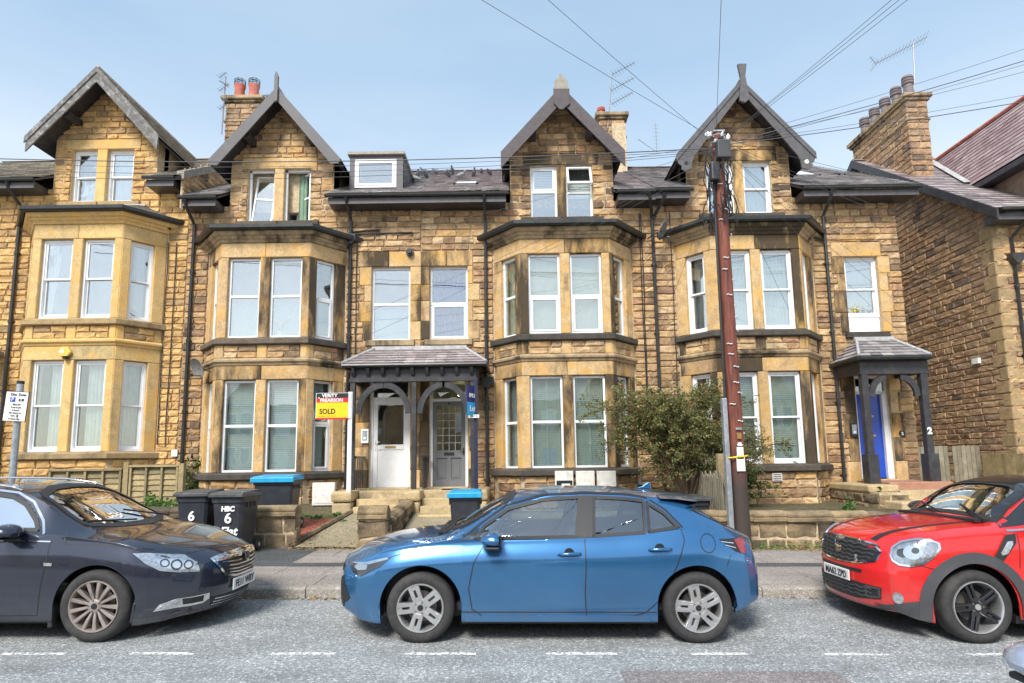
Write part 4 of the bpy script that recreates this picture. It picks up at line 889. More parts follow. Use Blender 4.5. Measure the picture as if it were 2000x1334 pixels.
# h4 steps and cheeks
s4 = steps('stone steps and red-brown landing up to the blue front door', 8.15, 9.55, 1.14, 13.9, 4, top='step_red', rise=.16, go=.34)
for x0, x1, ya, lb in ((7.50, 8.13, 12.3, 'stepped stone cheek wall left of the blue door steps with a fern on it'), (9.56, 10.0, 13.4, 'stone cheek right of the blue door steps under the porch post')):
    e_ = empty('step_cheek', ((x0+x1)/2, 13.9, .6), lb, 'stone block')
    mb = MB(); mb.box(x0+.04, x1, ya+.6, 14.95, .2, .95); mb.build('wall_core', M['mortar'], e_)
    ms = Masonry(e_, 'wall_stone'); ms.lay(frame((x0+.02, ya+.6, 0), (1, 0, 0)), courses(0, x1-x0, .3, .93, ch=.22, seed=5), 'stone_garden', .03); ms.lay(frame((x0+.02, 14.95, 0), (0, -1, 0)), courses(0, 14.35-ya, .3, .93, ch=.22, seed=6), 'stone_garden', .03); ms.finish()
    one('cap_stone', M['step'], e_, x0, x1+.02, ya+.9, 14.95, .95, 1.10, bevel=.03)
    if x0 < 8: one('lower_cap_stone', M['step'], e_, x0+.12, x1+.5, ya, ya+.9, .62, .80, bevel=.03); one('lower_block', M['stone_garden'], e_, x0+.16, x1+.45, ya+.05, ya+.9, .2, .62)
# ================================================================ porches
def bracket(mb, xc_, z, s, y, w=.07, R=.62, drop=.72):
    """curved arch brace from post to beam"""
    A = [];B = []
    for k in range(11):
        a = k/10*math.pi/2; A.append((xc_+s*(R-R*math.cos(a))*1.0+s*.02, z-drop+drop*math.sin(a)))
    for k in range(11):
        a = k/10*math.pi/2; B.append((xc_+s*(R+.02-(R-.12)*math.cos(a))-s*.02+s*.02, z-drop-.02+(drop-.12)*math.sin(a)))
    for i in range(10): mb.prism([A[i], A[i+1], B[i+1], B[i]], y-w/2, y+w/2)
def porch_roof(h, x0, x1, yf, ze, xt0, xt1, zt, nrow, wid, mk, seed, gut=True):
    a, b = Vector((x0, yf, ze)), Vector((x1, yf, ze)); c, d = Vector((xt1, WY-.03, zt)), Vector((xt0, WY-.03, zt))
    slate_roof(h, a, b, c, d, nrow, wid, mk, single=True, seed=seed, thick=.014)
    slate_roof(h, Vector((x0, WY-.02, ze)), a, d, d+Vector((-.02, .01, 0)), nrow, wid, mk, single=True, seed=seed+1, thick=.014)
    slate_roof(h, b, Vector((x1, WY-.02, ze)), c+Vector((.02, .01, 0)), c, nrow, wid, mk, single=True, seed=seed+2, thick=.014)
    for p, q in ((a, d), (b, c)):
        mb = MB(); mb.tube([p+Vector((0, 0, .03)), q+Vector((0, 0, .04))], .035, 6); mb.build('hip_flashing', M['lead'], h)
    mb = MB(); mb.box(xt0-.08, xt1+.08, WY-.1, WY-.0, zt-.03, zt+.06); mb.build('lead_flashing', M['lead'], h)
    if gut:
        for p, q in ((a, b), (Vector((x0, WY, ze)), a), (b, Vector((x1, WY, ze)))):
            mb = MB(); mb.tube([p-Vector((0, 0, .04)), q-Vector((0, 0, .04))], .05, 8); mb.build('porch_gutter', M['gutter'], h)
pc = empty('porch', (-2.24, 14.1, 1.1), 'shared black timber porch with purple slates over the white and grey front doors', 'porch')
porch_roof(pc, -3.86, -.58, 13.82, 3.95, -3.36, -1.18, 4.49, 6, .24, 'slate_pink', 3)
mb = MB(); mb.box(-3.72, -.80, 13.93, 14.08, 3.55, 3.62); mb.box(-3.70, -.82, 13.96, 14.05, 3.62, 3.88); mb.box(-3.74, -.78, 13.90, 14.08, 3.88, 3.93); 
for s_ in (-3.70, -.84): mb.box(s_-.02, s_+.06, 14.05, 14.98, 3.55, 3.90)
mb.build('beam', M['black_wood'], pc)
for k in range(9):
    x = -3.62+k*.337; mb = MB(); mb.prism([(13.95, 3.88), (13.84, 3.88), (13.84, 3.82), (13.88, 3.74), (13.93, 3.68), (13.95, 3.68)], x-.035, x+.035, 'x'); mb.build('corbel', M['black_wood'], pc)
for x in (-3.64, -2.24, -.90):
    one('post', M['black_wood'], pc, x-.055, x+.055, 13.95, 14.06, 1.115, 3.56, bevel=.008)
for x, s_ in ((-3.585, 1), (-2.295, -1), (-2.185, 1), (-.955, -1)):
    mb = MB(); bracket(mb, x, 3.55, s_, 14.0); mb.build('arch_brace', M['black_wood'], pc)
for x in (-3.60, -2.06):
    r_ = empty('railing', (x, 14.3, 1.1), 'short black iron railing beside the '+('white' if x < -3 else 'grey')+' door steps', 'railing')
    mb = MB(); mb.box(x-.03, x+.05, 14.05, 14.95, 1.82, 1.87); mb.build('handrail', M['iron'], r_)
    for k in range(5): one('baluster', M['iron'], r_, x, x+.02, 14.1+k*.18, 14.12+k*.18, 1.11, 1.82)
p4 = empty('porch', (8.7, 14.1, 1.1), 'black timber porch with grey slates over the blue front door, number 2 on its post', 'porch')
porch_roof(p4, 7.84, 9.46, 13.72, 3.95, 8.52, 9.34, 4.56, 6, .26, 'slate', 13)
mb = MB(); mb.box(7.93, 9.48, 13.88, 13.98, 3.58, 3.88); mb.box(7.91, 9.50, 13.86, 14.0, 3.56, 3.60); mb.box(9.38, 9.48, 13.98, 14.98, 3.58, 3.88)
mb.prism([(7.94, 13.88), (8.02, 13.98), (8.00, 14.98), (7.92, 14.98)], 3.58, 3.88, 'z'); mb.build('beam', M['black_wood'], p4)
for x in (8.02, 9.36):
    one('post', M['black_wood'], p4, x-.075, x+.075, 13.87, 14.02, 1.1, 3.57, bevel=.01); one('post_base', M['black_wood'], p4, x-.12, x+.12, 13.81, 14.08, 1.1, 1.75, bevel=.012)
for x, s_ in ((8.09, 1), (9.29, -1)):
    mb = MB(); bracket(mb, x, 3.56, s_, 13.94, R=.42, drop=.5); mb.build('arch_brace', M['black_wood'], p4)
text_mb('2', .2, Matrix.Translation((9.36, 13.862, 2.25)), .004, bold=.01).build('house_number', M['white'], p4)
# ================================================================ doors
def door_parts(h, i):
    a, b, c, d = DOORS[i]; F = WALLF
    fr = one('door_frame', M['upvc'], h, a, a+.07, .10, .2, c, d, M=F)
    mb = MB(); mb.box(a, a+.07, .10, .2, c, d, F); mb.box(b-.07, b, .10, .2, c, d, F); mb.box(a+.07, b-.07, .10, .2, d-.06, d, F)
    zt = {1: 3.24, 2: 3.19, 3: 3.22}[i]; mb.box(a+.07, b-.07, .10, .2, zt, zt+.07, F); me = fr.data
    bpy.data.objects.remove(fr); fr = mb.build('door_frame', M['upvc' if i == 1 else 'white_paint'], h, recalc=False)
    one('transom_pane', M['glass_dark'], fr, a+.07, b-.07, .14, .146, zt+.07, d-.06, M=F)
    mb = MB(); mb.add([(a,.3,c),(b,.3,c),(b,.3,d),(a,.3,d),(a,1.5,c),(b,1.5,c),(b,1.5,d),(a,1.5,d)], [(4,5,6,7),(0,1,5,4),(1,2,6,5),(2,3,7,6),(3,0,4,7)], F); mb.build('hall_lining', M['interior'], h, recalc=False)
    return a+.07, b-.07, c, zt, F
a, b, c, d, F = door_parts(h2, 1)
mb = MB(); zm = c+.92
for q in ((a, a+.11, c, d), (b-.11, b, c, d), (a+.11, b-.11, c, c+.12), (a+.11, b-.11, d-.12, d), (a+.11, b-.11, zm, zm+.12)): mb.box(q[0]+.004, q[1]-.004 if q[1] == b else q[1], .12, .17, q[2], q[3], F)
mb.box(a+.11, b-.11, .14, .16, c+.12, zm, F)
dr = mb.build('front_door', M['upvc'], h2, recalc=False); dr['label'] = 'white half-glazed front door'
one('pane', M['glass_dark'], dr, a+.11, b-.11, .14, .146, zm+.12, d-.12, M=F)
M['brass'] = plain('brass', (.55, .38, .13), .35, metal=.8)
one('letterbox', M['brass'], dr, (a+b)/2-.13, (a+b)/2+.13, .105, .12, zm+.035, zm+.085, M=F)
mb = MB(); mb.box(a+.03, a+.07, .10, .12, zm+.0, zm+.24, F); mb.tube([F @ Vector((a+.05, .10, zm+.18)), F @ Vector((a+.05, .06, zm+.18)), F @ Vector((a+.17, .06, zm+.18))], .011, 6); mb.build('handle', M['upvc'], dr)
M['door_grey'] = plain('mid_grey_door_paint', (.16, .165, .175), .45, var=.05)
a, b, c, d, F = door_parts(h3, 2)
mb = MB(); zm = c+.86; s_ = .1
for q in ((a, a+s_, c, d), (b-s_, b, c, d), (a+s_, b-s_, c, c+.17), (a+s_, b-s_, d-.11, d), (a+s_, b-s_, zm-.16, zm+.02), ((a+b)/2-.045, (a+b)/2+.045, c+.17, zm-.16)): mb.box(q[0], q[1], .12, .17, q[2], q[3], F)
mb.box(a+s_, b-s_, .15, .165, c+.17, zm-.16, F)
for u, v in ((a+s_+.05, (a+b)/2-.095), ((a+b)/2+.095, b-s_-.05)):
    mb.box(u, v, .135, .15, c+.22, zm-.21, F); mb.box(u+.05, v-.05, .128, .136, c+.27, zm-.26, F)
dr = mb.build('front_door', M['door_grey'], h3, recalc=False); dr['label'] = 'grey panelled front door with a leaded grid window'
one('pane', M['glass_dark'], dr, a+s_, b-s_, .145, .150, zm+.02, d-.11, M=F)
mb = MB()
for k in range(1, 4): xx = a+s_+(b-a-2*s_)*k/4; mb.box(xx-.007, xx+.007, .137, .144, zm+.02, d-.11, F)
for k in range(1, 6): zz = zm+.02+(d-.13-zm)*k/6; mb.box(a+s_, b-s_, .136, .1435, zz-.007, zz+.007, F)
mb.build('leaded_grid', M['lead'], dr, recalc=False)
one('letterbox', M['black'], dr, (a+b)/2-.12, (a+b)/2+.12, .105, .12, zm-.10, zm-.03, M=F)
mb = MB(); mb.box(b-.06, b-.03, .10, .12, zm-.09, zm+.08, F); mb.tube([F @ Vector((b-.045, .1, zm+.02)), F @ Vector((b-.045, .06, zm+.02)), F @ Vector((b-.15, .06, zm+.02))], .011, 6); mb.build('handle', M['black'], dr)
text_mb('4', .09, F @ Matrix.Translation(((a+b)/2, .118, d-.055)), .002, bold=.003).build('house_number', M['black'], dr)
m, t, bb, o = newmat('lit_hall_lamp'); bb.inputs['Emission Color'].default_value = (1, .75, .35, 1); bb.inputs['Emission Strength'].default_value = 6; M['lamp'] = m
lp = MB(); lp.lathe([(0, -.04), (.07, -.03), (.10, 0), (.07, .03), (0, .04)], 12, Matrix.Translation((b-.16, 15.9, 3.42)), 'z'); tag(lp.build('hall_lamp', M['lamp'], None, smooth=True), 'lit warm hall ceiling lamp seen through the glass above the grey door', 'lamp')
M['door_blue'] = plain('bright_blue_door_paint', (.012, .07, .50), .35, var=.06, coat=.3)
a, b, c, d, F = door_parts(h4, 3)
dr = one('front_door', M['door_blue'], h4, a+.01, b-.10, .15, .2, c+.02, d, M=F); dr['label'] = 'plain bright blue front door'
one('door_post', M['white_paint'], h4, b-.10, b-.0, .06, .2, c, d, M=F)
one('letterbox', M['brass'], dr, (a+b)/2-.16, (a+b)/2+.08, .142, .15, c+1.02, c+1.07, M=F); one('number_plate', M['brass'], dr, (a+b)/2-.16, (a+b)/2+.06, .142, .15, c+1.50, c+1.54, M=F)
one('step_slab', M['step'], h4, a-.1, b+.1, -.2, .2, c-.16, c, M=F)
# intercoms, numbers, vents
for px, py, hh, w_, lab in ((713, 852, None, .09, 'white door entry intercom left of the white front door'), (1667, 840, None, .09, 'grey door entry intercom left of the blue front door'), (922, 866, None, .06, 'small white intercom right of the grey front door')):
    q = P(px, py, 14.98); e_ = empty('door_intercom', q, lab, 'intercom')
    one('housing', M['upvc'] if px < 900 else M['black'], e_, q.x-w_, q.x+w_, 14.94, 14.985, q.z-.17, q.z+.17, bevel=.008); one('button_panel', M['galv'], e_, q.x-w_*.6, q.x+w_*.6, 14.93, 14.94, q.z-.1, q.z+.13); one('button', M['white'], e_, q.x-w_*.3, q.x+w_*.3, 14.925, 14.93, q.z-.08, q.z-.02)
q = P(1762, 847, 14.99); e_ = empty('number_plaque', q, 'small round black plaque with the number 2 right of the blue door', 'plaque'); mb = MB(); mb.lathe([(0, -.012), (.075, -.012), (.08, 0), (.08, .02)], 18, Matrix.Translation(q), 'y'); mb.build('disc', M['black'], e_); text_mb('2', .1, Matrix.Translation((q.x, q.y-.016, q.z)), .002, bold=.004).build('number', M['white'], e_)
q = P(1757, 860, 14.99)
# ================================================================ dormer, roof lights
dm = empty('dormer_window', (-3.4, 15.2, 8.7), label=None); dm.parent = h2; dm.location = Vector((-3.4, 15.2, 8.7))-org(h2)
x0, x1, zb, zt = -4.12, -2.74, 8.72, 9.62
mb = MB(); mb.prism([(15.1, zb-.05), (15.1, zt), (16.7, zt+.02)], x0, x0+.06, 'x'); mb.prism([(15.1, zb-.05), (15.1, zt), (16.7, zt+.02)], x1-.06, x1, 'x'); mb.box(x0, x0+.14, 15.08, 15.2, zb-.05, zt); mb.box(x1-.17, x1, 15.08, 15.2, zb-.05, zt); mb.box(x0+.14, x1-.17, 15.08, 15.2, zt-.12, zt)
do = mb.build('dormer_cheeks', M['grey_wood'], dm); mb = MB(); mb.box(x0-.05, x1+.05, 15.0, 16.9, zt, zt+.07); mb.build('dormer_roof', M['slate_olive'], dm)
window(dm, frame((0, 15.08, 0), (1, 0, 0)), x0+.14, x1-.17, zb+.02, zt-.12, 'single', ('none',), y=-.02, room=.5, fr=.05)
slate_roof(dm, (x1, 15.1, zb), (x1, 16.6, zt-.1), (x1+.002, 16.6, zt), (x1+.002, 15.1, zt), 5, .25, 'slate', deck=False)
def rooflight(h, u0, u1, ya, yb, zr, mk='glass'):
    f = lambda y: zr+(y-14.42)*.594+.06
    fr = MB(); 
    for (xa, xb, y0, y1) in ((u0, u0+.05, ya, yb), (u1-.05, u1, ya, yb), (u0, u1, ya, ya+.05), (u0, u1, yb-.05, yb)):
        fr.add([(xa,y0,f(y0)),(xb,y0,f(y0)),(xb,y1,f(y1)),(xa,y1,f(y1)),(xa,y0,f(y0)-.12),(xb,y0,f(y0)-.12),(xb,y1,f(y1)-.12),(xa,y1,f(y1)-.12)], [(0,1,2,3),(0,4,5,1),(1,5,6,2),(2,6,7,3),(3,7,4,0)])
    o = fr.build('roof_light', M['grey_wood'], h); mb = MB(); mb.add([(u0+.05,ya+.05,f(ya+.05)-.02),(u1-.05,ya+.05,f(ya+.05)-.02),(u1-.05,yb-.05,f(yb-.05)-.02),(u0+.05,yb-.05,f(yb-.05)-.02)], [(0,1,2,3)]); mb.build('pane', M['blind'], o, recalc=False)
rooflight(h2, -2.95+1.45, -2.3+1.45, 15.75, 16.25, 8.30)
rooflight(h4, 8.05, 8.75, 16.4, 17.4, 8.33); rooflight(h4, 9.3, 9.5, 16.5, 16.7, 8.33)
# ================================================================ detached house on the right
h5 = empty('detached_house', (16, 17, 0), 'detached brown stone house with a long gable chimney at the right edge', 'house')
WX = 12.2; SW = frame((WX, 24.6, 0), (0, -1, 0))
ev = lambda y: 7.75+(y-14.54)*.719
mb = MB(); mb.prism([(15.02, -.3), (25.6, -.3), (25.6, ev(15.0)), (20.3, ev(20.3)-.2), (15.02, ev(15.02)-.1)], WX+.02, WX+9, 'x'); mb.build('wall_core', M['mortar_brown'], h5)
ms = Masonry(h5)
prof5 = lambda z: (max(0, 24.6-min(20.3, 99)) if False else (24.6-20.9), 24.6-max(15.0, 14.54+(z+.12-7.75)/.719))
ms.lay(SW, courses(24.6-20.9, 9.6-.0, .3, 11.4, seed=70, prof=prof5, ch=.165, lw=(.3, .62)), 'stone_brown', .026)
FW = frame((WX, 15.0, 0), (1, 0, 0)); ms.lay(FW, courses(0, 4.5, .3, 7.7, seed=71, ch=.165), 'stone', .035)
ms.finish()
# alternating pale quoins
zq = .9; k = 0
while zq < 7.6:
    L1, L2 = (.42, .24) if k % 2 else (.24, .42); mb = MB(); cblock(mb, 9.6-L1, 9.61, -.022, .05, zq, zq+.30, Mf=SW); cblock(mb, -.022, L2, -.022, .05, zq, zq+.30, Mf=FW); o = mb.build('quoin', M['sill_gold'], h5); zq += .33; k += 1
# roofs
xo = WX-.24
slate_roof(h5, (xo, 14.5, ev(14.5)), (24, 14.5, ev(14.5)), (24, 20.3, ev(20.3)), (xo, 20.3, ev(20.3)), 30, .3, 'slate_pink', seed=77)
mb = MB(); mb.add([(xo, 20.3, ev(20.3)), (24, 20.3, ev(20.3)), (24, 26, ev(14.6)), (xo, 26, ev(14.6))], [(0, 1, 2, 3)]); mb.build('rear_roof', M['slate'], h5, recalc=False)
mb = MB(); mb.prism([(20.15, ev(20.3)-.04), (20.3, ev(20.3)+.07), (20.45, ev(20.3)-.04)], xo, 15, 'x'); mb.build('ridge_tiles', M['slate_pink'], h5)
mb = MB(); mb.prism([(14.42, ev(14.42)+.02), (20.3, ev(20.3)+.02), (20.3, ev(20.3)-.26), (14.42, ev(14.42)-.24)], xo-.05, xo, 'x'); mb.build('barge_board', M['black_wood'], h5)
mb = MB(); mb.prism([(26.2, ev(14.42)+.02), (20.3, ev(20.3)+.02), (20.3, ev(20.3)-.26), (26.2, ev(14.42)-.24)], xo-.05, xo, 'x'); mb.build('barge_board', M['black_wood'], h5)
mb = MB(); mb.add([(xo, 14.5, ev(14.5)-.12), (WX+.05, 14.5, ev(14.5)-.12), (WX+.05, 20.3, ev(20.3)-.12), (xo, 20.3, ev(20.3)-.12)], [(0, 1, 2, 3)]); mb.build('soffit', M['black_wood'], h5, recalc=False)
mb = MB(); mb.prism([(14.40, 7.72), (14.41, 7.66), (14.47, 7.64), (14.53, 7.66), (14.54, 7.72)], xo+.1, 24, 'x'); mb.build('gutter', M['gutter'], h5); one('soffit_box', M['grey_wood'], h5, xo+.1, 24, 14.56, 15.02, 7.45, 7.66)
downpipe(h5, [(12.75, 14.42, 7.6), (12.75, 14.55, 7.45), (12.62, 14.93, 7.1), (12.62, 14.93, .9)], (12.64, 14.9, 6.55), mk='iron')
ms = Masonry(h5, 'chimney_stone')
chimney(h5, 12.35, 12.98, 17.85, 20.9, 9.6, 12.82, [(12.66, 18.15+.6*k, 1) for k in range(5)], 'stone_brown', 'grey_pot', .155, .80, mas=ms, seed=30); ms.finish(300)
for s_, pk in ((12.35, 0),):
    Mf = frame((12.35, 20.9, 0), (0, -1, 0))
# cross gable
slate_roof(h5, (13.15, 20.3, 9.3), (13.15, 13.6, 9.3), (14.75, 13.6, 11.75), (14.75, 20.3, 11.75), 15, .28, 'slate_red', seed=88)
slate_roof(h5, (16.35, 13.6, 9.3), (16.35, 20.3, 9.3), (14.75, 20.3, 11.75), (14.75, 13.6, 11.75), 15, .28, 'slate_red', seed=89)
mb = MB(); mb.prism([(13.5, 8.6), (13.5, 9.6), (14.75, 11.5), (16.0, 9.6), (16.0, 8.6)], 13.9, 14.2); mb.build('cross_gable_wall', M['stone_brown'], h5); one('wing_wall', M['stone_brown'], h5, 13.5, 13.75, 14.2, 18, 7.4, 9.6); one('eaves_board', M['black_wood'], h5, 13.1, 13.5, 13.6, 16.9, 9.1, 9.24)
for s_ in (-1, 1):
    mb = MB(); mb.prism([(14.75, 11.78), (14.75+s_*1.63, 9.28), (14.75+s_*1.63, 9.04), (14.75, 11.54)], 13.54, 13.6); mb.build('barge_board', M['black_wood'], h5)
mb = MB(); mb.tube([(14.75, 13.5, 11.80), (14.75, 20.3, 11.80)], .07, 6); mb.build('ridge_tiles', M['terracotta'], h5)
mb = MB(); mb.add([(13.0, 16.75, 9.43), (13.2, 16.75, 9.45), (14.5, 19.95, 11.74), (14.25, 19.95, 11.72)], [(0, 1, 2, 3)]); mb.build('valley_flashing', M['lead'], h5, recalc=False)
e_ = one('security_light', M['upvc'], None, 12.10, 12.18, 15.8, 16.02, 4.06, 4.2); tag(e_, 'small white box fixed to the brown stone side wall', 'alarm box')
one('bay_roof_edge', M['gutter'], h5, 12.95, 15, 14.3, 15, 6.85, 6.95)
# ================================================================ left neighbour porch edge
one('side_porch_roof', M['slate'], h1, -14.4, -12.55, 14.1, 15, 4.45, 4.55); one('side_porch_beam', M['black_wood'], h1, -14.35, -12.62, 14.15, 14.3, 4.25, 4.44)
window(h1, WALLF, -14.2, -12.98, 5.3, 7.05, 'sash', ('net', [(0, 1)]))
for x in (-14.3, -12.8): one('side_porch_post', M['black_wood'], h1, x, x+.12, 14.15, 14.27, .8, 4.26)
# ================================================================ cars
def pchip(xs, ys):
    xs = np.array(xs, float); ys = np.array(ys, float); h = np.diff(xs); d = np.diff(ys)/h; m = np.zeros(len(xs)); m[0] = d[0]; m[-1] = d[-1]
    for i in range(1, len(xs)-1):
        if d[i-1]*d[i] > 0: w1 = 2*h[i]+h[i-1]; w2 = h[i]+2*h[i-1]; m[i] = (w1+w2)/(w1/d[i-1]+w2/d[i])
    def f(x):
        x = min(max(x, xs[0]), xs[-1]); i = min(int(np.searchsorted(xs, x, 'right'))-1, len(h)-1); t = (x-xs[i])/h[i]
        return float(ys[i]*(2*t**3-3*t*t+1)+h[i]*m[i]*(t**3-2*t*t+t)+ys[i+1]*(-2*t**3+3*t*t)+h[i]*m[i+1]*(t**3-t*t))
    return f
def inpoly(p, poly):
    x, y = p; c = False; j = len(poly)-1
    for i in range(len(poly)):
        (xi, yi), (xj, yj) = poly[i], poly[j]
        if (yi > y) != (yj > y) and x < (xj-xi)*(y-yi)/(yj-yi)+xi: c = not c
        j = i
    return c
def resample(poly, d, closed=True):
    out = []; n = len(poly)
    for i in range(n if closed else n-1):
        a, b = Vector(poly[i]), Vector(poly[(i+1) % n]); k = max(1, int((b-a).length/d))
        out += [a.lerp(b, j/k) for j in range(k)]
    if not closed: out.append(Vector(poly[-1]))
    return out
def rounded(poly, r, n=4):
    out = []; N = len(poly)
    for i in range(N):
        p0, p, p1 = Vector(poly[i-1]), Vector(poly[i]), Vector(poly[(i+1) % N]); rr = min(r, (p0-p).length*.45, (p1-p).length*.45)
        a = p+(p0-p).normalized()*rr; b = p+(p1-p).normalized()*rr
        for k in range(n+1):
            t = k/n; out.append(a*(1-t)**2+p*2*t*(1-t)+b*t*t)
    return out
def inset(poly, d):
    n = len(poly); ar = sum(poly[i][0]*poly[(i+1) % n][1]-poly[(i+1) % n][0]*poly[i][1] for i in range(n)); s = 1 if ar > 0 else -1; out = []
    for i in range(n):
        a, p, b = Vector(poly[i-1]), Vector(poly[i]), Vector(poly[(i+1) % n]); t = (b-a).normalized(); nn = Vector((-t.y, t.x))*s; out.append(p+nn*d)
    return out
class Car:
    """body lofted from cross sections; local x runs from nose (0) to tail, z up, y across"""
    def __init__(s, root, sp, paint):
        s.root = root; s.sp = sp; s.paint = paint
        K = {k: pchip(sp['x'], v) for k, v in sp['c'].items()}
        s.K = K; L = sp['L']; s.L = L
        st = set(np.round(np.concatenate([np.linspace(0, .5, 22), np.linspace(.5, L-.5, 190), np.linspace(L-.5, L, 22)]), 4))
        fa = pchip(*sp['nose']); ra = pchip(*sp['tail'])
        def warp(x, y, z):
            W = max(.3, K['W'](min(max(x, .3), L-.3)))
            f = max(0, 1-x/sp['fn'])**1.6; g = max(0, 1-(L-x)/sp['ft'])**1.6
            q = min(1, abs(y)/W)
            return (x+f*(fa(z)+sp['kn']*q**2.4)-g*(ra(z)+sp['kt']*q**2.4), y, z)
        s.warp = warp; wxf = lambda x: warp(x, 2, .4)[0]
        def inv(t):
            a, b = 0, L
            for _ in range(40):
                m = (a+b)/2
                if wxf(m) < t: a = m
                else: b = m
            return (a+b)/2
        for wx in sp['wheels']:
            R = sp['arch']; st |= {round(inv(wx-R)-.0015, 5), round(inv(wx-R)+.0002, 5), round(inv(wx+R)-.0002, 5), round(inv(wx+R)+.0015, 5)}
            for k in range(1, 12): st.add(round(inv(wx-R*math.cos(k*math.pi/12)), 5))
        st = sorted(st); s.st = st
        def zbot(x):
            z = K['z0'](x)
            for wx in sp['wheels']:
                xx = wxf(x)
                if abs(xx-wx) <= sp['arch']+1e-6: z = max(z, sp['wz']+math.sqrt(max(0, sp['arch']**2-(xx-wx)**2)))
            return z
        pf = pchip(*sp['side'])
        def ring(x):
            W = K['W'](x); z0 = zbot(x); zs = K['zs'](x); out = []
            for k in range(27):
                z = z0+(zs-z0)*k/26; out.append((W*pf(z/zs if zs else 0)*1.0, z))
            ys = out[-1][1-1]; yb, zb, yr, zr, zc = K['yb'](x), K['zb'](x), K['yr'](x), K['zr'](x), K['zc'](x)
            yb = min(yb, ys-.004); zb = max(zb, zs+.002)
            for k in range(1, 4):
                t = k/3; out.append((ys+(yb-ys)*t, zs+(zb-zs)*math.sin(t*math.pi/2)**(1.0)))
            zr = max(zr, zb+.003); yr = min(yr, yb-.005)
            for k in range(1, 16):
                t = k/15; out.append((yb+(yr-yb)*t+.005*math.sin(t*math.pi), zb+(zr-zb)*t))
            zc = max(zc, zr+.002); p = sp.get('crown', 2.4)
            for k in range(1, 10):
                u = 1-k/9; out.append((yr*u, zr+(zc-zr)*(1-u**p)))
            return out
        V = []; Fc = []; R_n = None
        rings = [ring(x) for x in st]; n = len(rings[0]); cols = 2*n-1
        for x, r in zip(st, rings):
            for y, z in r: V.append(warp(x, -y, z))
            for y, z in reversed(r[:-1]): V.append(warp(x, y, z))
        for i in range(len(st)-1):
            for j in range(cols-1): Fc.append((i*cols+j, i*cols+j+1, (i+1)*cols+j+1, (i+1)*cols+j))
        for x, r in ((0, rings[0]), (L, rings[-1])):
            b = len(V); m = 24
            for y, z in r:
                for k in range(m+1): V.append(warp(x, y*(2*k/m-1), z))
            for i in range(n-1):
                for k in range(m): Fc.append((b+i*(m+1)+k, b+i*(m+1)+k+1, b+(i+1)*(m+1)+k+1, b+(i+1)*(m+1)+k))
        bm = bmesh.new(); vs = [bm.verts.new(v) for v in V]
        for f in Fc:
            try: bm.faces.new([vs[i] for i in f])
            except Exception: pass
        bmesh.ops.remove_doubles(bm, verts=bm.verts, dist=.0004); bmesh.ops.recalc_face_normals(bm, faces=bm.faces)
        # outward check
        top = max(bm.faces, key=lambda f: f.calc_center_median().z)
        if top.normal.z < 0: bmesh.ops.reverse_faces(bm, faces=bm.faces)
        bm.normal_update(); s.bm = bm; s.bvh = BVHTree.FromBMesh(bm); s.mw = s.root.matrix_basis.copy(); s.inv = s.mw.inverted(); s.cut = []
    # photo measurement -> point on the bodywork
    def px(s, px, py):
        o = s.inv @ Vector((0, 0, H_)); d = (s.inv.to_3x3() @ (P(px, py, 6)-Vector((0, 0, H_)))).normalized()
        h = s.bvh.ray_cast(o, d); 
        if h[0] is None:
            k = (-.80*(1 if o.y < 0 else -1)-o.y)/d.y; h = (o+d*k,)
        return h[0]
    def xz(s, pts): return [Vector((q.x, q.z)) for q in (s.px(*p) for p in pts)]
    def yz(s, pts): return [Vector((q.y, q.z)) for q in (s.px(*p) for p in pts)]
    def proj(s, kind):
        if kind == 'L': return lambda u, v: (Vector((u, -3, v)), Vector((0, 1, 0)))
        if kind == 'R': return lambda u, v: (Vector((u, 3, v)), Vector((0, -1, 0)))
        if kind == 'F': return lambda u, v: (Vector((-3, u, v)), Vector((1, 0, 0)))
        if kind == 'B': return lambda u, v: (Vector((s.L+3, u, v)), Vector((-1, 0, 0)))
        if kind == 'T': return lambda u, v: (Vector((u, v, 4)), Vector((0, 0, -1)))
        if kind == 'DL': a = Vector((1, .75, 0)).normalized(); b = Vector((.75, -1, 0)).normalized(); return lambda u, v: (b*u-a*4+Vector((0, 0, v)), a)
        if kind == 'DR': a = Vector((1, -.75, 0)).normalized(); b = Vector((.75, 1, 0)).normalized(); return lambda u, v: (b*u-a*4+Vector((0, 0, v)), a)
    def hit(s, kind, u, v, off=0):
        o, d = s.proj(kind)(u, v); h = s.bvh.ray_cast(o, d)
        if h[0] is not None and ((kind == 'L' and h[0].y > 0) or (kind == 'R' and h[0].y < 0)): h = (None,)
        if h[0] is None:
            h = s.bvh.find_nearest(o+d*(2.15 if kind in 'LR' else 3.0))
        nn = h[1] if h[1].dot(d) < 0 else -h[1]
        return h[0]+nn*off
    def uv(s, kind, p):
        if kind in 'LR': return Vector((p.x, p.z))
        if kind in 'FB': return Vector((p.y, p.z))
        if kind == 'T': return Vector((p.x, p.y))
        b = Vector((.75, -1, 0)).normalized() if kind == 'DL' else Vector((.75, 1, 0)).normalized()
        return Vector((p.dot(b), p.z))
    def pxuv(s, kind, pts): return [s.uv(kind, s.px(*p)) for p in pts]
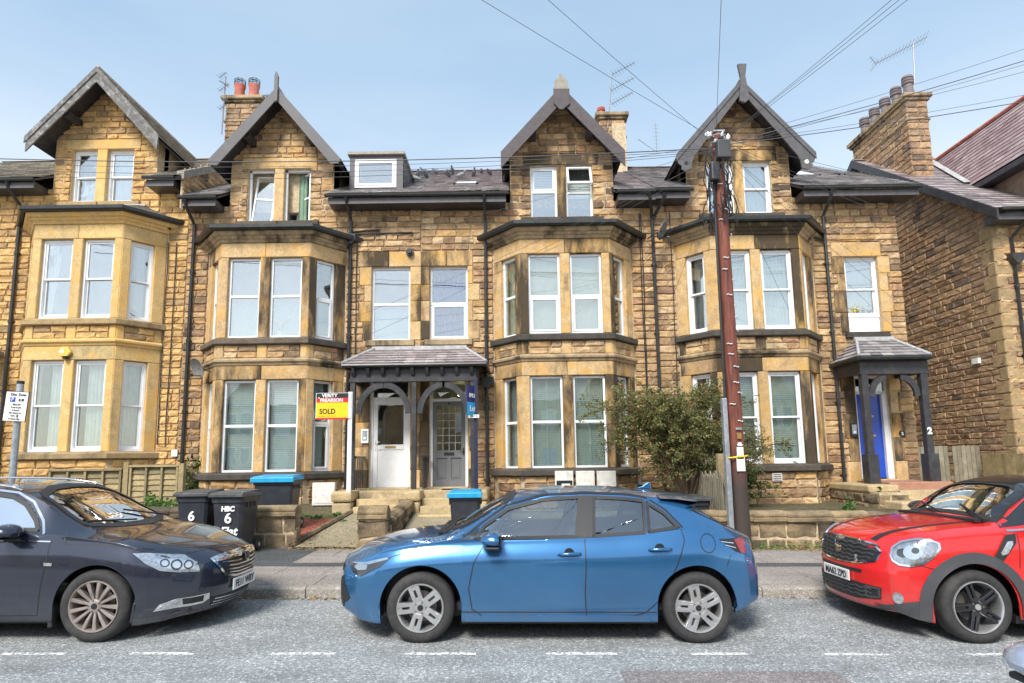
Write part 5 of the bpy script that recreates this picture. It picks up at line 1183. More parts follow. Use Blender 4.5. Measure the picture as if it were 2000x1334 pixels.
    def patch(s, name, kind, poly, mat, off=.004, sub=.035, parent=None, smooth=True, label=None):
        bm = bmesh.new(); vs = [bm.verts.new((p[0], p[1], 0)) for p in resample(poly, sub)]
        try: bm.faces.new(vs)
        except Exception: return None
        bmesh.ops.triangulate(bm, faces=bm.faces)
        for _ in range(5):
            es = [e for e in bm.edges if e.calc_length() > sub*1.5]
            if not es: break
            bmesh.ops.subdivide_edges(bm, edges=es, cuts=1); bmesh.ops.triangulate(bm, faces=[f for f in bm.faces if len(f.verts) > 3])
        for v in bm.verts: v.co = s.hit(kind, v.co.x, v.co.y, off)
        me = bpy.data.meshes.new(name); bmesh.ops.recalc_face_normals(bm, faces=bm.faces); bm.to_mesh(me); bm.free(); me.materials.append(mat)
        if smooth: me.polygons.foreach_set('use_smooth', [True]*len(me.polygons))
        o = bpy.data.objects.new(name, me); C.objects.link(o); o.parent = parent or s.root
        if label: o['label'] = label
        return o
    def band(s, name, kind, outer, inner, mat, off=.006, off2=None, parent=None, closed=True):
        """strip between two matching outlines"""
        n = len(outer); mb = MB(); off2 = off if off2 is None else off2
        for p, q in zip(outer, inner):
            mb.v += [s.hit(kind, p[0], p[1], off), s.hit(kind, q[0], q[1], off2), s.hit(kind, p[0], p[1], -.004)]
        for i in range(n if closed else n-1):
            j = (i+1) % n; mb.f += [(3*i, 3*j, 3*j+1, 3*i+1), (3*i+2, 3*j+2, 3*j, 3*i)]
        mb.m = [0]*len(mb.f); o = mb.build(name, mat, parent or s.root, world=False, smooth=True, auto=50); return o
    def line(s, name, kind, pts, w, mat, off=.0015, parent=None, closed=False):
        P_ = resample(pts, .04, closed); o_, i_ = [], []
        for k, p in enumerate(P_):
            a = P_[k-1] if (k or closed) else p; b = P_[(k+1) % len(P_)] if (closed or k < len(P_)-1) else p
            t = (b-a).normalized(); nn = Vector((-t.y, t.x)); o_.append(p+nn*w/2); i_.append(p-nn*w/2)
        return s.band(name, kind, o_, i_, mat, off, parent=parent, closed=closed)
    def window(s, kind, poly, name='side_window', gasket=.028, r=.03, gl='car_glass', gm='rubber', mirror=True):
        po = resample(rounded(poly, r), .03)
        for kd, pl in ((kind, po), ({'L': 'R', 'R': 'L'}.get(kind), po)):
            if kd is None or (kd != kind and not mirror): continue
            s.cut.append((kd, [tuple(p) for p in inset(pl, gasket*.42)]))
            g = s.patch(name, kd, inset(pl, gasket*.6), M[gl], off=-.006, sub=.06)
            s.band('window_seal', kd, inset(pl, -.006), inset(pl, gasket), M[gm], .005, .003, parent=g)
    def finish(s, mats=None):
        dele = []
        for f in s.bm.faces:
            c = f.calc_center_median()
            for kd, pl in s.cut:
                nrm = f.normal
                if kd == 'L' and (c.y > 0 or nrm.y > -.15): continue
                if kd == 'R' and (c.y < 0 or nrm.y < .15): continue
                if kd == 'F' and nrm.x > -.12: continue
                if kd == 'B' and nrm.x < .12: continue
                if kd in ('F', 'B') and c.z < .85: continue
                if inpoly(s.uv(kd, c), pl): dele.append(f); break
        bmesh.ops.delete(s.bm, geom=list(set(dele)), context='FACES')
        me = bpy.data.meshes.new('body'); s.bm.to_mesh(me); s.bm.free(); me.materials.append(s.paint)
        me.polygons.foreach_set('use_smooth', [True]*len(me.polygons)); me.set_sharp_from_angle(angle=math.radians(38))
        o = bpy.data.objects.new('body', me); C.objects.link(o); o.parent = s.root; s.body = o
        md = o.modifiers.new('skin', 'SOLIDIFY'); md.thickness = .018; md.offset = -1
        # underbody and wheel housings
        mb = MB(); W = s.K['W'](s.L/2); a, b = s.sp['wheels']; R = s.sp['arch']
        mb.box(a+R, b-R, -W+.07, W-.07, .17, .24); mb.box(.25, a-R, -W+.3, W-.3, .22, .3); mb.box(b+R, s.L-.3, -W+.3, W-.3, .3, .38); mb.box(a-R, b+R, -.55, .55, .18, .26)
        mb.build('underbody', M['black'], s.root, world=False)
        for wx in (a, b):
            for sg in (-1, 1):
                mb = MB(); G = []
                for yy in (W-.13, .52):
                    G.append([(wx-(R+.012)*math.cos(k*math.pi/16), sg*yy, s.sp['wz']+(R+.012)*math.sin(k*math.pi/16)) for k in range(17)])
                    G[-1] = [(G[-1][0][0], sg*yy, s.K['z0'](wx-R)+.02)]+G[-1]+[(G[-1][-1][0], sg*yy, s.K['z0'](wx+R)+.03)]
                mb.grid(G); b0 = len(mb.v); mb.add(G[1], [tuple(range(len(G[1])))]); mb.build('wheel_housing', M['black'], s.root, world=False, recalc=False)
    def cabin(s, x0, x1, zf, seat_rows=((2.0, 1), (2.85, 1)), wheel=True, drv=-1, seatc='seat', dash=None):
        W = s.K['W'](s.L/2)-.14; mb = MB(); mb.box(x0, x1, -W, W, .28, zf); mb.build('cabin_floor', M['interior_dark'], s.root, world=False)
        d0 = dash or x0+.15
        mb = MB(); mb.prism([(d0-.15, .55), (d0-.15, .93), (d0+.05, .97), (d0+.32, .95), (d0+.38, .80), (d0+.2, .55)], -W+.02, W-.02); mb.build('dashboard', M['interior_dark'], s.root, world=False)
        for xr, _ in seat_rows:
            for sy in (-1, 1):
                mb = MB(); y = sy*.36
                mb.prism([(xr-.25, .42), (xr-.27, .56), (xr+.2, .52), (xr+.38, 1.02), (xr+.47, 1.05), (xr+.50, 1.0), (xr+.32, .40)], y-.24, y+.24); mb.prism([(xr+.40, 1.08), (xr+.44, 1.26), (xr+.52, 1.27), (xr+.54, 1.08)], y-.12, y+.12); mb.box(xr+.44, xr+.48, y-.07, y+.07, 1.0, 1.1)
                mb.build('seat', M[seatc], s.root, world=False, bevel=.03)
        if wheel:
            T = Matrix.Translation((d0+.48, drv*.36, .92)) @ Matrix.Rotation(math.radians(65), 4, 'Y'); mb = MB()
            mb.tube([T @ Vector((.185*math.cos(a*math.pi/12), .185*math.sin(a*math.pi/12), 0)) for a in range(25)], .016, 6)
            mb.tube([T @ Vector((-.18, 0, 0)), T @ Vector((.18, 0, 0))], .02, 5); mb.tube([T @ Vector((0, 0, 0)), T @ Vector((0, -.0, .2))], .03, 5); mb.build('steering_wheel', M['black'], s.root, world=False)
def wheel(car, wx, sg, style, R=.322, rim=.212, width=.20, y=.0, wz=None, rot=0):
    """face of the wheel points to local -y, turned for the other side"""
    root = car.root; wz = R if wz is None else wz
    M0 = Matrix.Translation((wx, sg*y, wz)) @ (Matrix.Rotation(math.pi, 4, 'Z') if sg > 0 else I4) @ Matrix.Rotation(rot, 4, 'Y')
    mb = MB(); w2 = width; pr = [(rim-.004, .012), (rim+.012, -.004), (rim+.03, -.010), ((R+rim)/2, -.013), (R-.035, -.008), (R-.014, .006), (R-.003, .028), (R, .05), (R, w2-.05), (R-.003, w2-.028), (R-.02, w2), (rim, w2+.01), (rim-.004, w2)]
    mb.lathe(pr, 56, M0, 'y')
    ty = mb.build('wheel', M['tyre'], root, world=False, smooth=True, auto=50)
    for q in (.018, .05, .5): pass
    # rim barrel + lip
    mb = MB(); lip = [(rim+.004, .004), (rim, -.008), (rim-.008, -.008), (rim-.016, .004), (rim-.022, .03), (rim-.028, .12), (rim-.028, w2-.02)]
    mb.lathe(lip, 48, M0, 'y'); mat_r = M[{'twin': 'alloy', 'multi': 'alloy_dull', 'black5': 'alloy'}[style]]; mb.build('rim', mat_r, ty, world=False, smooth=True, auto=40)
    mb = MB(); mb.lathe([(0, .10), (.145, .10), (.145, .115), (0, .115)], 28, M0, 'y'); mb.build('brake_disc', M['disc'], ty, world=False)
    mb = MB(); mb.lathe([(0, .135), (rim-.03, .135)], 24, M0, 'y'); mb.build('wheel_back', M['black'], ty, world=False)
    mb = MB(); ms_ = M[{'twin': 'alloy', 'multi': 'alloy_dull', 'black5': 'alloy_black'}[style]]
    def spoke(ang, r0, r1, w0, w1, off=0, y0=-.004, y1=.05, dish=.02, m=mb):
        T = M0 @ Matrix.Rotation(ang, 4, 'Y'); vs = []
        for r, w_, dy in ((r0, w0, dish), ((r0+r1)/2, (w0+w1)/2, dish*.25), (r1, w1, 0)):
            vs += [(off-w_/2, y0+dy+.008, r), (off-w_/2+.006, y0+dy, r), (off+w_/2-.006, y0+dy, r), (off+w_/2, y0+dy+.008, r), (off+w_/2, y1, r), (off-w_/2, y1, r)]
        fs = [(i*6+j, i*6+(j+1) % 6, (i+1)*6+(j+1) % 6, (i+1)*6+j) for i in range(2) for j in range(6)]+[(0, 1, 2, 3, 4, 5), (17, 16, 15, 14, 13, 12)]
        m.add(vs, fs, T)
    if style == 'twin':
        for k in range(5):
            a = k*2*math.pi/5
            for o_ in (-1, 1): spoke(a, .05, rim-.012, .034, .048, o_*.031, dish=.018)
            spoke(a, .03, .10, .07, .06, 0, y0=.004, dish=.014); spoke(a, rim-.05, rim-.014, .05, .09, 0, y0=.004, dish=.0)
    elif style == 'multi':
        for k in range(13): spoke(k*2*math.pi/13, .05, rim-.012, .022, .040, 0, dish=.022)
    else:
        for k in range(5):
            a = k*2*math.pi/5
            for o_ in (-1, 1): spoke(a, .05, rim-.02, .030, .030, o_*.022, dish=.02)
            spoke(a, .03, .09, .08, .05, 0, y0=.008, dish=.012)
    mb.build('spokes', ms_, ty, world=False, recalc=True)
    mb = MB(); mb.lathe([(0, .008), (.045, .008), (.062, .014), (.066, .03), (.066, .06)], 24, M0, 'y'); mb.build('hub', ms_, ty, world=False, smooth=True, auto=35)
    mb = MB(); mb.lathe([(0, .001), (.026, .001), (.029, .008)], 18, M0, 'y'); mb.build('centre_cap', M['black' if style != 'black5' else 'alloy'], ty, world=False)
    mb = MB()
    for k in range(5):
        a = (k+.5)*2*math.pi/5; mb.lathe([(0, .004), (.008, .004), (.010, .014), (.010, .03)], 8, M0 @ Matrix.Translation((.052*math.sin(a), 0, .052*math.cos(a))), 'y')
    tag(mb.build('wheel_nuts', M['disc'], ty, world=False), kind='stuff')
def wheels(car, style, **k):
    i = 0
    for wx in car.sp['wheels']:
        for sg in (-1, 1): i += 1; wheel(car, wx, sg, style, rot=i*.7+.2, **k)
def paint(name, col, metal=.0, rough=.35, flake=0):
    m, t, b, o = newmat(name); b.inputs['Base Color'].default_value = (*col, 1); b.inputs['Metallic'].default_value = metal; b.inputs['Roughness'].default_value = rough
    b.inputs['Coat Weight'].default_value = 1; b.inputs['Coat Roughness'].default_value = .03; b.inputs['Specular IOR Level'].default_value = .5
    p = posn(t); n = noi(t, p, 2.2, 5, .6); c = mix(t, 1, (*col, 1), ramp(t, n, [(.3, (.92,)*3), (.7, (1.08,)*3)]), 'MULTIPLY')
    z = nd(t, 'SeparateXYZ', {0: p}).outputs[2]; du = mth(t, 'MULTIPLY', ramp(t, z, [(.2, (.3,)*3), (.62, (0, 0, 0))]), ramp(t, noi(t, p, 9, 5, .7), [(.35, (.3,)*3), (.7, (1, 1, 1))]))
    c = mix(t, du, c, (.20, .19, .17, 1)); t.links.new(c, b.inputs['Base Color'])
    if flake: t.links.new(mth(t, 'ADD', mth(t, 'MULTIPLY', noi(t, p, 700, 1), .2), rough-.1), b.inputs['Roughness'])
    return m
M['blue_paint'] = paint('metallic_blue_car_paint', (.040, .170, .37), .6, .24, 1)
M['dark_paint'] = paint('metallic_dark_grey_car_paint', (.030, .036, .058), .5, .24, 1)
M['red_paint'] = paint('bright_red_car_paint', (.66, .012, .010), .0, .35)
M['silver_paint'] = paint('pale_silver_car_paint', (.45, .52, .66), .5, .30, 1)
M['roof_paint'] = paint('gloss_black_roof_paint', (.012, .012, .014), 0, .25)
M['tyre'] = plain('tyre_rubber', (.035, .033, .033), .8, var=.25, scale=20, bmp=.2, dirt=(.10, .09, .085), grime=.4)
M['alloy'] = plain('silver_alloy', (.62, .62, .62), .3, metal=.75, var=.1, dirt=(.3, .27, .24), grime=.4)
M['alloy_dull'] = plain('brake_dusted_alloy', (.42, .36, .33), .42, metal=.6, var=.15, dirt=(.18, .12, .09), grime=.5)
M['alloy_black'] = plain('gloss_black_alloy', (.015, .015, .018), .22, var=.1, coat=.6)
M['disc'] = plain('brake_steel', (.22, .20, .19), .5, metal=.7, var=.3)
M['chrome'] = plain('chrome', (.80, .80, .80), .1, metal=1, var=.03)
M['trim_black'] = plain('black_plastic_trim', (.022, .022, .024), .5, var=.1)
M['cladding'] = plain('grey_black_plastic_cladding', (.055, .057, .062), .6, var=.1, dirt=(.12, .12, .12), grime=.3)
M['interior_dark'] = plain('dark_car_interior', (.03, .03, .033), .8, var=.1)
M['seat'] = plain('charcoal_seat_cloth', (.06, .06, .065), .9, var=.15)
M['lamp_clear'] = glass_mat('clear_lamp_lens', .06, (.9, .93, .95), .02)
M['lamp_silver'] = plain('lamp_reflector', (.75, .77, .80), .15, metal=.9, var=.1)
M['lamp_white'] = plain('lamp_housing_pale', (.46, .48, .50), .2, metal=.6, var=.3, scale=35)
M['lamp_red'] = paint('red_tail_lamp', (.30, .006, .01), .0, .2)
M['plate_white'] = plain('white_number_plate', (.80, .80, .78), .4, var=.03)
# ---------------------------------------------------------------- blue hatchback
def gloc(px, py, Y): q = P(px, py, Y); return Vector((q.x, Y, rz_(q.x)))
TILT = -.014
def car_root(name, X, Y, facing, label, group=None):
    rot = Matrix.Rotation(math.atan(.014), 4, 'Y') @ (Matrix.Rotation(math.pi, 4, 'Z') if facing == 'right' else I4)
    o = empty(name, (X, Y, rz_(X)), label, 'car', group); o.rotation_euler = rot.to_euler(); bpy.context.view_layer.update(); ORG[o.name] = Vector((0, 0, 0))
    o.matrix_basis = Matrix.Translation((X, Y, rz_(X))) @ rot
    return o
spB = dict(L=4.37, wheels=(.93, 3.57), arch=.392, wz=.325, fn=.85, ft=.8, kn=.26, kt=.24, crown=2.6,
    x=[0, .15, .4, .8, 1.1, 1.3, 1.6, 1.85, 2.3, 2.8, 3.2, 3.46, 3.62, 3.72, 4.02, 4.24, 4.37],
    c=dict(zc=[.74, .83, .905, .965, 1.0, 1.10, 1.28, 1.385, 1.435, 1.432, 1.40, 1.375, 1.345, 1.25, 1.08, .99, .93],
           zs=[.66, .72, .80, .87, .90, .91, .925, .93, .94, .955, .98, 1.0, 1.0, .99, .95, .92, .86],
           W=[.62, .77, .855, .885, .885, .885, .885, .885, .885, .885, .89, .885, .87, .86, .81, .75, .66],
           z0=[.26, .19, .18, .19, .20, .20, .20, .20, .20, .20, .20, .20, .22, .23, .26, .30, .36],
           yb=[.58, .73, .82, .86, .85, .83, .815, .81, .805, .80, .79, .78, .76, .75, .73, .69, .60],
           zb=[.675, .745, .825, .895, .935, .965, .985, .99, .995, 1.01, 1.04, 1.06, 1.06, 1.04, .98, .935, .87],
           yr=[.40, .56, .66, .71, .70, .675, .625, .60, .585, .58, .57, .565, .56, .575, .62, .57, .48],
           zr=[.72, .80, .875, .935, .965, 1.03, 1.18, 1.285, 1.365, 1.365, 1.325, 1.285, 1.245, 1.19, 1.05, .975, .92]),
    side=([0, .12, .22, .38, .6, .80, .84, 1.0], [.955, .985, 1.0, .988, .995, 1.0, .992, .925]),
    nose=([0, .2, .3, .45, .6, .7, .8, 1.2], [.10, .06, .01, 0, .015, .04, .10, .14]), tail=([0, .25, .4, .55, .7, .9, 1.05, 1.5], [.10, .06, .0, .0, .02, .07, .09, .09]))
rB = car_root('parked_car', -1.835, 6.935, 'left', 'metallic blue five-door hatchback parked in the middle, facing left', 'cars parked along the kerb')
cb = Car(rB, spB, M['blue_paint'])
def near(car): return 'L' if car.inv.to_3x3()[1][1] > 0 else 'R'
def both(fn, kind):
    for k in (kind, {'L': 'R', 'R': 'L'}[kind]): fn(k)
k = near(cb)
fw = cb.xz([(928, 1054), (944, 1027), (992, 992), (1060, 974), (1134, 969), (1127, 1050)])
rw = cb.xz([(1158, 969), (1220, 972), (1258, 977), (1262, 1042), (1158, 1049)])
qw = cb.xz([(1262, 979), (1296, 1000), (1328, 1031), (1266, 1041)])
for pl in (fw, rw, qw): cb.window(k, pl, r=.02, gasket=.024)
tri = cb.xz([(903, 1053), (937, 1030), (925, 1054)])
both(lambda q: cb.patch('mirror_corner_panel', q, tri, M['trim_black'], .004), k)
# B pillar panels
bp = cb.xz([(1134, 968), (1158, 968), (1158, 1050), (1127, 1051)])
both(lambda q: cb.patch('pillar_panel', q, bp, M['trim_black'], .003), k)
# upper window trim line
tl = cb.xz([(900, 1054), (945, 1018), (990, 986), (1060, 967), (1140, 962), (1220, 965), (1262, 972), (1300, 996), (1333, 1030)])
both(lambda q: cb.line('window_trim', q, tl, .018, M['trim_black'], .003), k)
# windscreen and rear screen
ws = [(-.60, 1.04), (-.50, 1.31), (-.30, 1.365), (0, 1.378), (.30, 1.365), (.50, 1.31), (.60, 1.04), (.4, 1.005), (0, .995), (-.4, 1.005)]
cb.window('F', [Vector(p) for p in ws], name='windscreen', gasket=.035, r=.05)
rs = [(-.50, 1.05), (-.45, 1.22), (0, 1.25), (.45, 1.22), (.50, 1.05), (0, 1.03)]
cb.window('B', [Vector(p) for p in rs], name='rear_window', gasket=.035, r=.04)
# shut lines
for pts in ([(951, 1054), (925, 1100), (915, 1150), (922, 1190), (945, 1205), (1145, 1205)],
            [(1142, 1052), (1145, 1110), (1143, 1160), (1146, 1204)],
            [(1330, 1033), (1337, 1055), (1325, 1100), (1290, 1165), (1262, 1196), (1240, 1203), (1146, 1204)],
            [(955, 1035), (903, 1046)], [(845, 1048), (822, 1066), (790, 1081), (765, 1087)]):
    pl = cb.xz(pts); both(lambda q: cb.line('shut_line', q, pl, .010, M['black'], .0018), k)
fc = cb.px(1383, 1061); pl = [Vector((fc.x+.075*math.cos(a*math.pi/12), fc.z+.085*math.sin(a*math.pi/12))) for a in range(24)]
cb.line('fuel_flap_line', k, pl, .008, M['black'], .0018, closed=True)
# sill
sl = cb.xz([(905, 1211), (1275, 1208)])
both(lambda q: cb.line('sill_trim', q, [Vector((1.36, .235)), Vector((3.1, .235))], .05, M['blue_paint'], .02), k)
both(lambda q: cb.line('sill_shadow_line', q, [Vector((1.30, .29)), Vector((3.18, .29))], .010, M['black'], .002), k)
# door handles
for hx, hy in ((1112, 1082), (1289, 1073)):
    q = cb.px(hx, hy)
    for sg in (-1, 1):
        T = Matrix.Translation((q.x, sg*abs(q.y), q.z)); mb = MB()
        mb.tube([T @ Vector((-.11, sg*.012, .0)), T @ Vector((-.07, sg*.036, .002)), T @ Vector((0, sg*.043, .004)), T @ Vector((.07, sg*.036, .004)), T @ Vector((.11, sg*.012, .002))], [.012, .016, .017, .016, .012], 8)
        mb.build('door_handle', M['blue_paint'], rB, world=False, smooth=True)
        mb = MB(); mb.lathe([(0, sg*.006), (.045, sg*.004), (.05, -.01*sg)], 16, T @ Matrix.Translation((0, 0, .005)), 'y'); mb.build('handle_recess', M['black'], rB, world=False)
# mirrors
def mirror(car, q, mat, s_=1.0, fwd=1, foot=True, body='trim_black'):
    for sg in (-1, 1):
        y0 = abs(q.y); T = Matrix.Translation((q.x, sg*(y0+.13*s_), q.z)) @ Matrix.Scale(s_, 4)
        mb = MB(); G = []
        for i in range(9):
            a = i/8*math.pi; row = []
            for j in range(14):
                b = j/14*2*math.pi; r = math.sin(a)**.55
                row.append(T @ Vector((-.10*math.cos(b)*r*(1.45 if math.cos(b) > 0 else .55)-.0, sg*(-.125*math.cos(a)), .075*math.sin(b)*r*(1 if math.sin(b) > 0 else .85)*(1-.15*math.cos(a)*-1))))
            G.append(row+[row[0]])
        mb.grid(G); mo = mb.build('door_mirror', mat, car.root, world=False, smooth=True)
        mb = MB(); mb.box(.05, .062, -.10, .10, -.045, .05, T); mb.build('mirror_glass', M['roof_paint'], mo, world=False)
        mb = MB(); mb.tube([T @ Vector((.0, -sg*.08, -.05)), T @ Vector((.01, -sg*.15, -.14))], [.03, .042], 8); mb.build('mirror_foot', M[body], mo, world=False, smooth=True)
        mb = MB(); mb.box(-.09, .04, -.11, .11, -.078, -.052, T); mb.build('mirror_base', M['trim_black'], mo, world=False, bevel=.01)
q = cb.px(968, 1058); mirror(cb, q+Vector((-.0, 0, .03)), M['blue_paint'], 1.0)
# headlamps
hl = cb.pxuv('DL' if k == 'L' else 'DR', [(681, 1097), (716, 1098), (766, 1087), (742, 1108), (705, 1126), (690, 1118)])
for kd in ('DL', 'DR'):
    hh = cb.patch('headlamp', kd, hl, M['trim_black'], .003)
    h2_ = [hl[0]*.5+hl[1]*.5, hl[1], hl[1]*.5+hl[3]*.5, hl[3]*.55+hl[4]*.45, hl[4]*.7+hl[0]*.3, hl[4]*.3+hl[0]*.7]
    c_ = sum(h2_, Vector((0, 0)))/6; cb.patch('headlamp_reflector', kd, [c_+(p-c_)*.62 for p in h2_], M['lamp_silver'], .006, parent=hh)
    cb.patch('daytime_lamp', kd, [hl[0]*.8+hl[1]*.2, hl[1], hl[2]*.85+hl[1]*.15, hl[2]*.75+hl[3]*.25, hl[1]*.6+hl[3]*.4-Vector((0, .0)), hl[1]*.82+hl[4]*.18], M['lamp_silver'], .006, parent=hh)
    cb.patch('headlamp_lens', kd, hl, M['lamp_clear'], .010, parent=hh)
# front bumper grille
for nm, pl, mt in (('lower_grille', [(-.60, .25), (-.66, .42), (-.52, .52), (.52, .52), (.66, .42), (.60, .25)], 'trim_black'), ('upper_grille', [(-.45, .60), (-.50, .66), (.50, .66), (.45, .60)], 'trim_black')):
    cb.patch(nm, 'F', [Vector(p) for p in pl], M[mt], .004)
sg_ = cb.pxuv('DL' if k == 'L' else 'DR', [(669, 1126), (673, 1122), (684, 1168), (676, 1176)])
for kd in ('DL', 'DR'): cb.patch('bumper_side_vent', kd, sg_, M['trim_black'], .005)
for kd in (): cb.patch('bumper_winglet', kd, cb.pxuv('DL' if k == 'L' else 'DR', [(668, 1184), (676, 1172), (686, 1186), (682, 1196), (668, 1198)]), M['trim_black'], .008)
pt = cb.patch('number_plate', 'F', [Vector(p) for p in ((-.26, .36), (-.26, .47), (.26, .47), (.26, .36))], M['plate_white'], .012)
# tail lamps
tlp = cb.pxuv(k, [(1404, 1053), (1448, 1048), (1457, 1080), (1438, 1078)])
both(lambda q: cb.patch('tail_lamp', q, tlp, M['trim_black'], .004), k)
tr_ = cb.pxuv(k, [(1432, 1053), (1449, 1049), (1456, 1081), (1446, 1080)])
both(lambda q: cb.patch('tail_lamp_lens', q, tr_, M['lamp_red'], .008), k)
both(lambda q: cb.line('tail_lamp_strip', q, cb.pxuv(k, [(1407, 1058), (1432, 1061)]), .008, M['lamp_silver'], .008), k)
both(lambda q: cb.line('tail_lamp_strip', q, cb.pxuv(k, [(1416, 1065), (1436, 1070)]), .008, M['lamp_silver'], .008), k)
cb.line('bumper_line', k, cb.pxuv(k, [(1427, 1084), (1420, 1106)]), .007, M['black'], .0018)
cb.patch('tail_lamp_bar', 'B', [Vector(p) for p in ((-.45, .84), (-.45, .90), (.45, .90), (.45, .84))], M['lamp_red'], .006)
both(lambda q: cb.patch('rear_quarter_garnish', q, cb.pxuv(k, [(1350, 997), (1363, 986), (1398, 1004), (1430, 1028), (1424, 1032), (1385, 1013)]), M['trim_black'], .005), k)
# spoiler
mb = MB(); G = []
for i in range(11):
    y = -.60+1.2*i/10; c_ = 1-(abs(y)/.62)**4*.35; z = 1.355-.05*(y/.6)**2
    G.append([(3.30, y, z+.026), (3.46, y, z+.018), (3.60+.10*c_, y, z-.005), (3.60+.09*c_, y, z-.03), (3.52, y, z-.08)])
mb.grid(G); mb.build('roof_spoiler', M['blue_paint'], rB, world=False, smooth=True, auto=40)
mb = MB(); mb.prism([(3.16, 1.405), (3.24, 1.43), (3.31, 1.475), (3.33, 1.475), (3.34, 1.40)], -.022, .022); mb.build('shark_fin_aerial', M['blue_paint'], rB, world=False, bevel=.008)
# wipers
for a, b in (((1.13, -.62, 1.03), (1.23, .02, 1.10)), ((1.10, -.02, 1.03), (1.22, .55, 1.10))):
    mb = MB(); mb.tube([a, b], .009, 5); mb.build('wiper', M['black'], rB, world=False)
mb = MB(); mb.box(1.05, 1.2, -.58, .58, .985, 1.005); mb.build('scuttle_panel', M['trim_black'], rB, world=False)
cb.cabin(1.2, 3.9, .34, ((2.02, 1), (2.86, 1)), drv=1)
cb.finish(); wheels(cb, 'twin', R=.325, rim=.222, y=.878)
# ---------------------------------------------------------------- dark estate car
spD = dict(L=4.90, wheels=(1.03, 3.77), arch=.385, wz=.335, fn=1.0, ft=.8, kn=.40, kt=.24, crown=2.6,
    x=[0, .15, .4, .8, 1.15, 1.5, 1.8, 2.05, 2.5, 3.2, 4.0, 4.5, 4.7, 4.8, 4.9],
    c=dict(zc=[.735, .815, .885, .97, 1.03, 1.21, 1.36, 1.455, 1.50, 1.515, 1.49, 1.43, 1.30, 1.10, .95],
           zs=[.665, .73, .80, .885, .93, .955, .965, .97, .98, .99, 1.0, 1.0, .99, .96, .90],
           W=[.66, .78, .87, .925, .928, .928, .928, .928, .928, .928, .925, .89, .85, .80, .72],
           z0=[.19, .16, .15, .17, .19, .20, .20, .20, .20, .20, .20, .24, .28, .32, .38],
           yb=[.62, .74, .83, .89, .885, .855, .845, .84, .835, .83, .82, .79, .76, .72, .64],
           zb=[.68, .745, .82, .905, .955, .995, 1.01, 1.015, 1.02, 1.03, 1.04, 1.04, 1.02, .98, .91],
           yr=[.44, .56, .66, .73, .73, .70, .66, .63, .61, .60, .60, .60, .61, .60, .52],
           zr=[.715, .79, .86, .94, .99, 1.13, 1.30, 1.395, 1.445, 1.455, 1.43, 1.36, 1.23, 1.06, .93]),
    side=([0, .15, .3, .5, .7, .82, 1.0], [.95, .985, .995, 1.0, .997, .985, .935]),
    nose=([0, .2, .32, .45, .6, .72, .82, 1.2], [.16, .10, .03, 0, .0, .015, .06, .10]), tail=([0, .25, .4, .55, .7, .9, 1.05, 1.5], [.10, .06, .0, .0, .02, .07, .09, .09]))
rD = car_root('parked_car', -2.98, 6.98, 'right', 'dark grey estate car at the left edge with number plate FE11 WBY', 'cars parked along the kerb')
cd = Car(rD, spD, M['dark_paint']); k = near(cd)
sw = [Vector(p) for p in ((1.67, 1.025), (1.75, 1.13), (1.93, 1.285), (2.10, 1.36), (2.4, 1.40), (2.92, 1.405), (2.95, 1.055))]
sw = [p for p in sw]
cd.window(k, sw, r=.03, gasket=.03)
xs_ = cd.px(-60, 1010).x
for a, b in ((3.05, 3.75), (3.85, 4.35)): cd.window(k, [Vector((a, 1.04)), Vector((a, 1.36)), Vector((b, 1.35 if b < 4 else 1.26)), Vector((b, 1.06))], r=.05)
ch = [Vector(p) for p in ((1.61, 1.0), (1.69, 1.12), (1.87, 1.295), (2.06, 1.385), (2.4, 1.425), (3.2, 1.435), (4.3, 1.38))]
both(lambda q: cd.line('chrome_window_surround', q, ch, .020, M['chrome'], .007), k)
rail = cd.xz([(-150, 940), (-60, 940), (0, 950), (36, 966)])
for sg in (-1, 1):
    mb = MB(); mb.tube([(2.05, sg*.62, 1.41), (2.15, sg*.62, 1.445), (2.5, sg*.615, 1.49), (3.2, sg*.61, 1.505), (4.0, sg*.61, 1.48), (4.3, sg*.61, 1.42)], .013, 6); mb.build('roof_rail', M['chrome'], rD, world=False, smooth=True)
ws = [(-.67, 1.06), (-.56, 1.37), (-.32, 1.435), (0, 1.45), (.32, 1.435), (.56, 1.37), (.67, 1.06), (.4, 1.03), (0, 1.02), (-.4, 1.03)]
cd.window('F', [Vector(p) for p in ws], name='windscreen', gasket=.03, r=.05, mirror=False)
for pts in ([(98, 1060), (92, 1090), (78, 1150), (72, 1202), (0, 1203), (-140, 1203)], [(130, 1040), (128, 1062), (230, 1066), (300, 1073)], [(345, 1084), (380, 1078), (430, 1066)]):
    pl = cd.pxuv(k, pts); both(lambda q: cd.line('shut_line', q, pl, .010, M['black'], .002), k)
both(lambda q: cd.line('waist_chrome', q, cd.pxuv(k, [(100, 1058), (60, 1057), (0, 1054)]), .012, M['chrome'], .008), k)
D1, D2 = ('DR', 'DL') if k == 'R' else ('DL', 'DR')
hl = cd.pxuv(D1, [(259, 1081), (290, 1080), (360, 1085), (385, 1098), (390, 1116), (345, 1118), (312, 1115), (285, 1102)])
rf = cd.pxuv(D1, [(300, 1092), (355, 1092), (375, 1100), (382, 1111), (345, 1113), (318, 1109)])
pj = [cd.pxuv(D1, [p])[0] for p in ((345, 1103), (368, 1103), (322, 1100))]
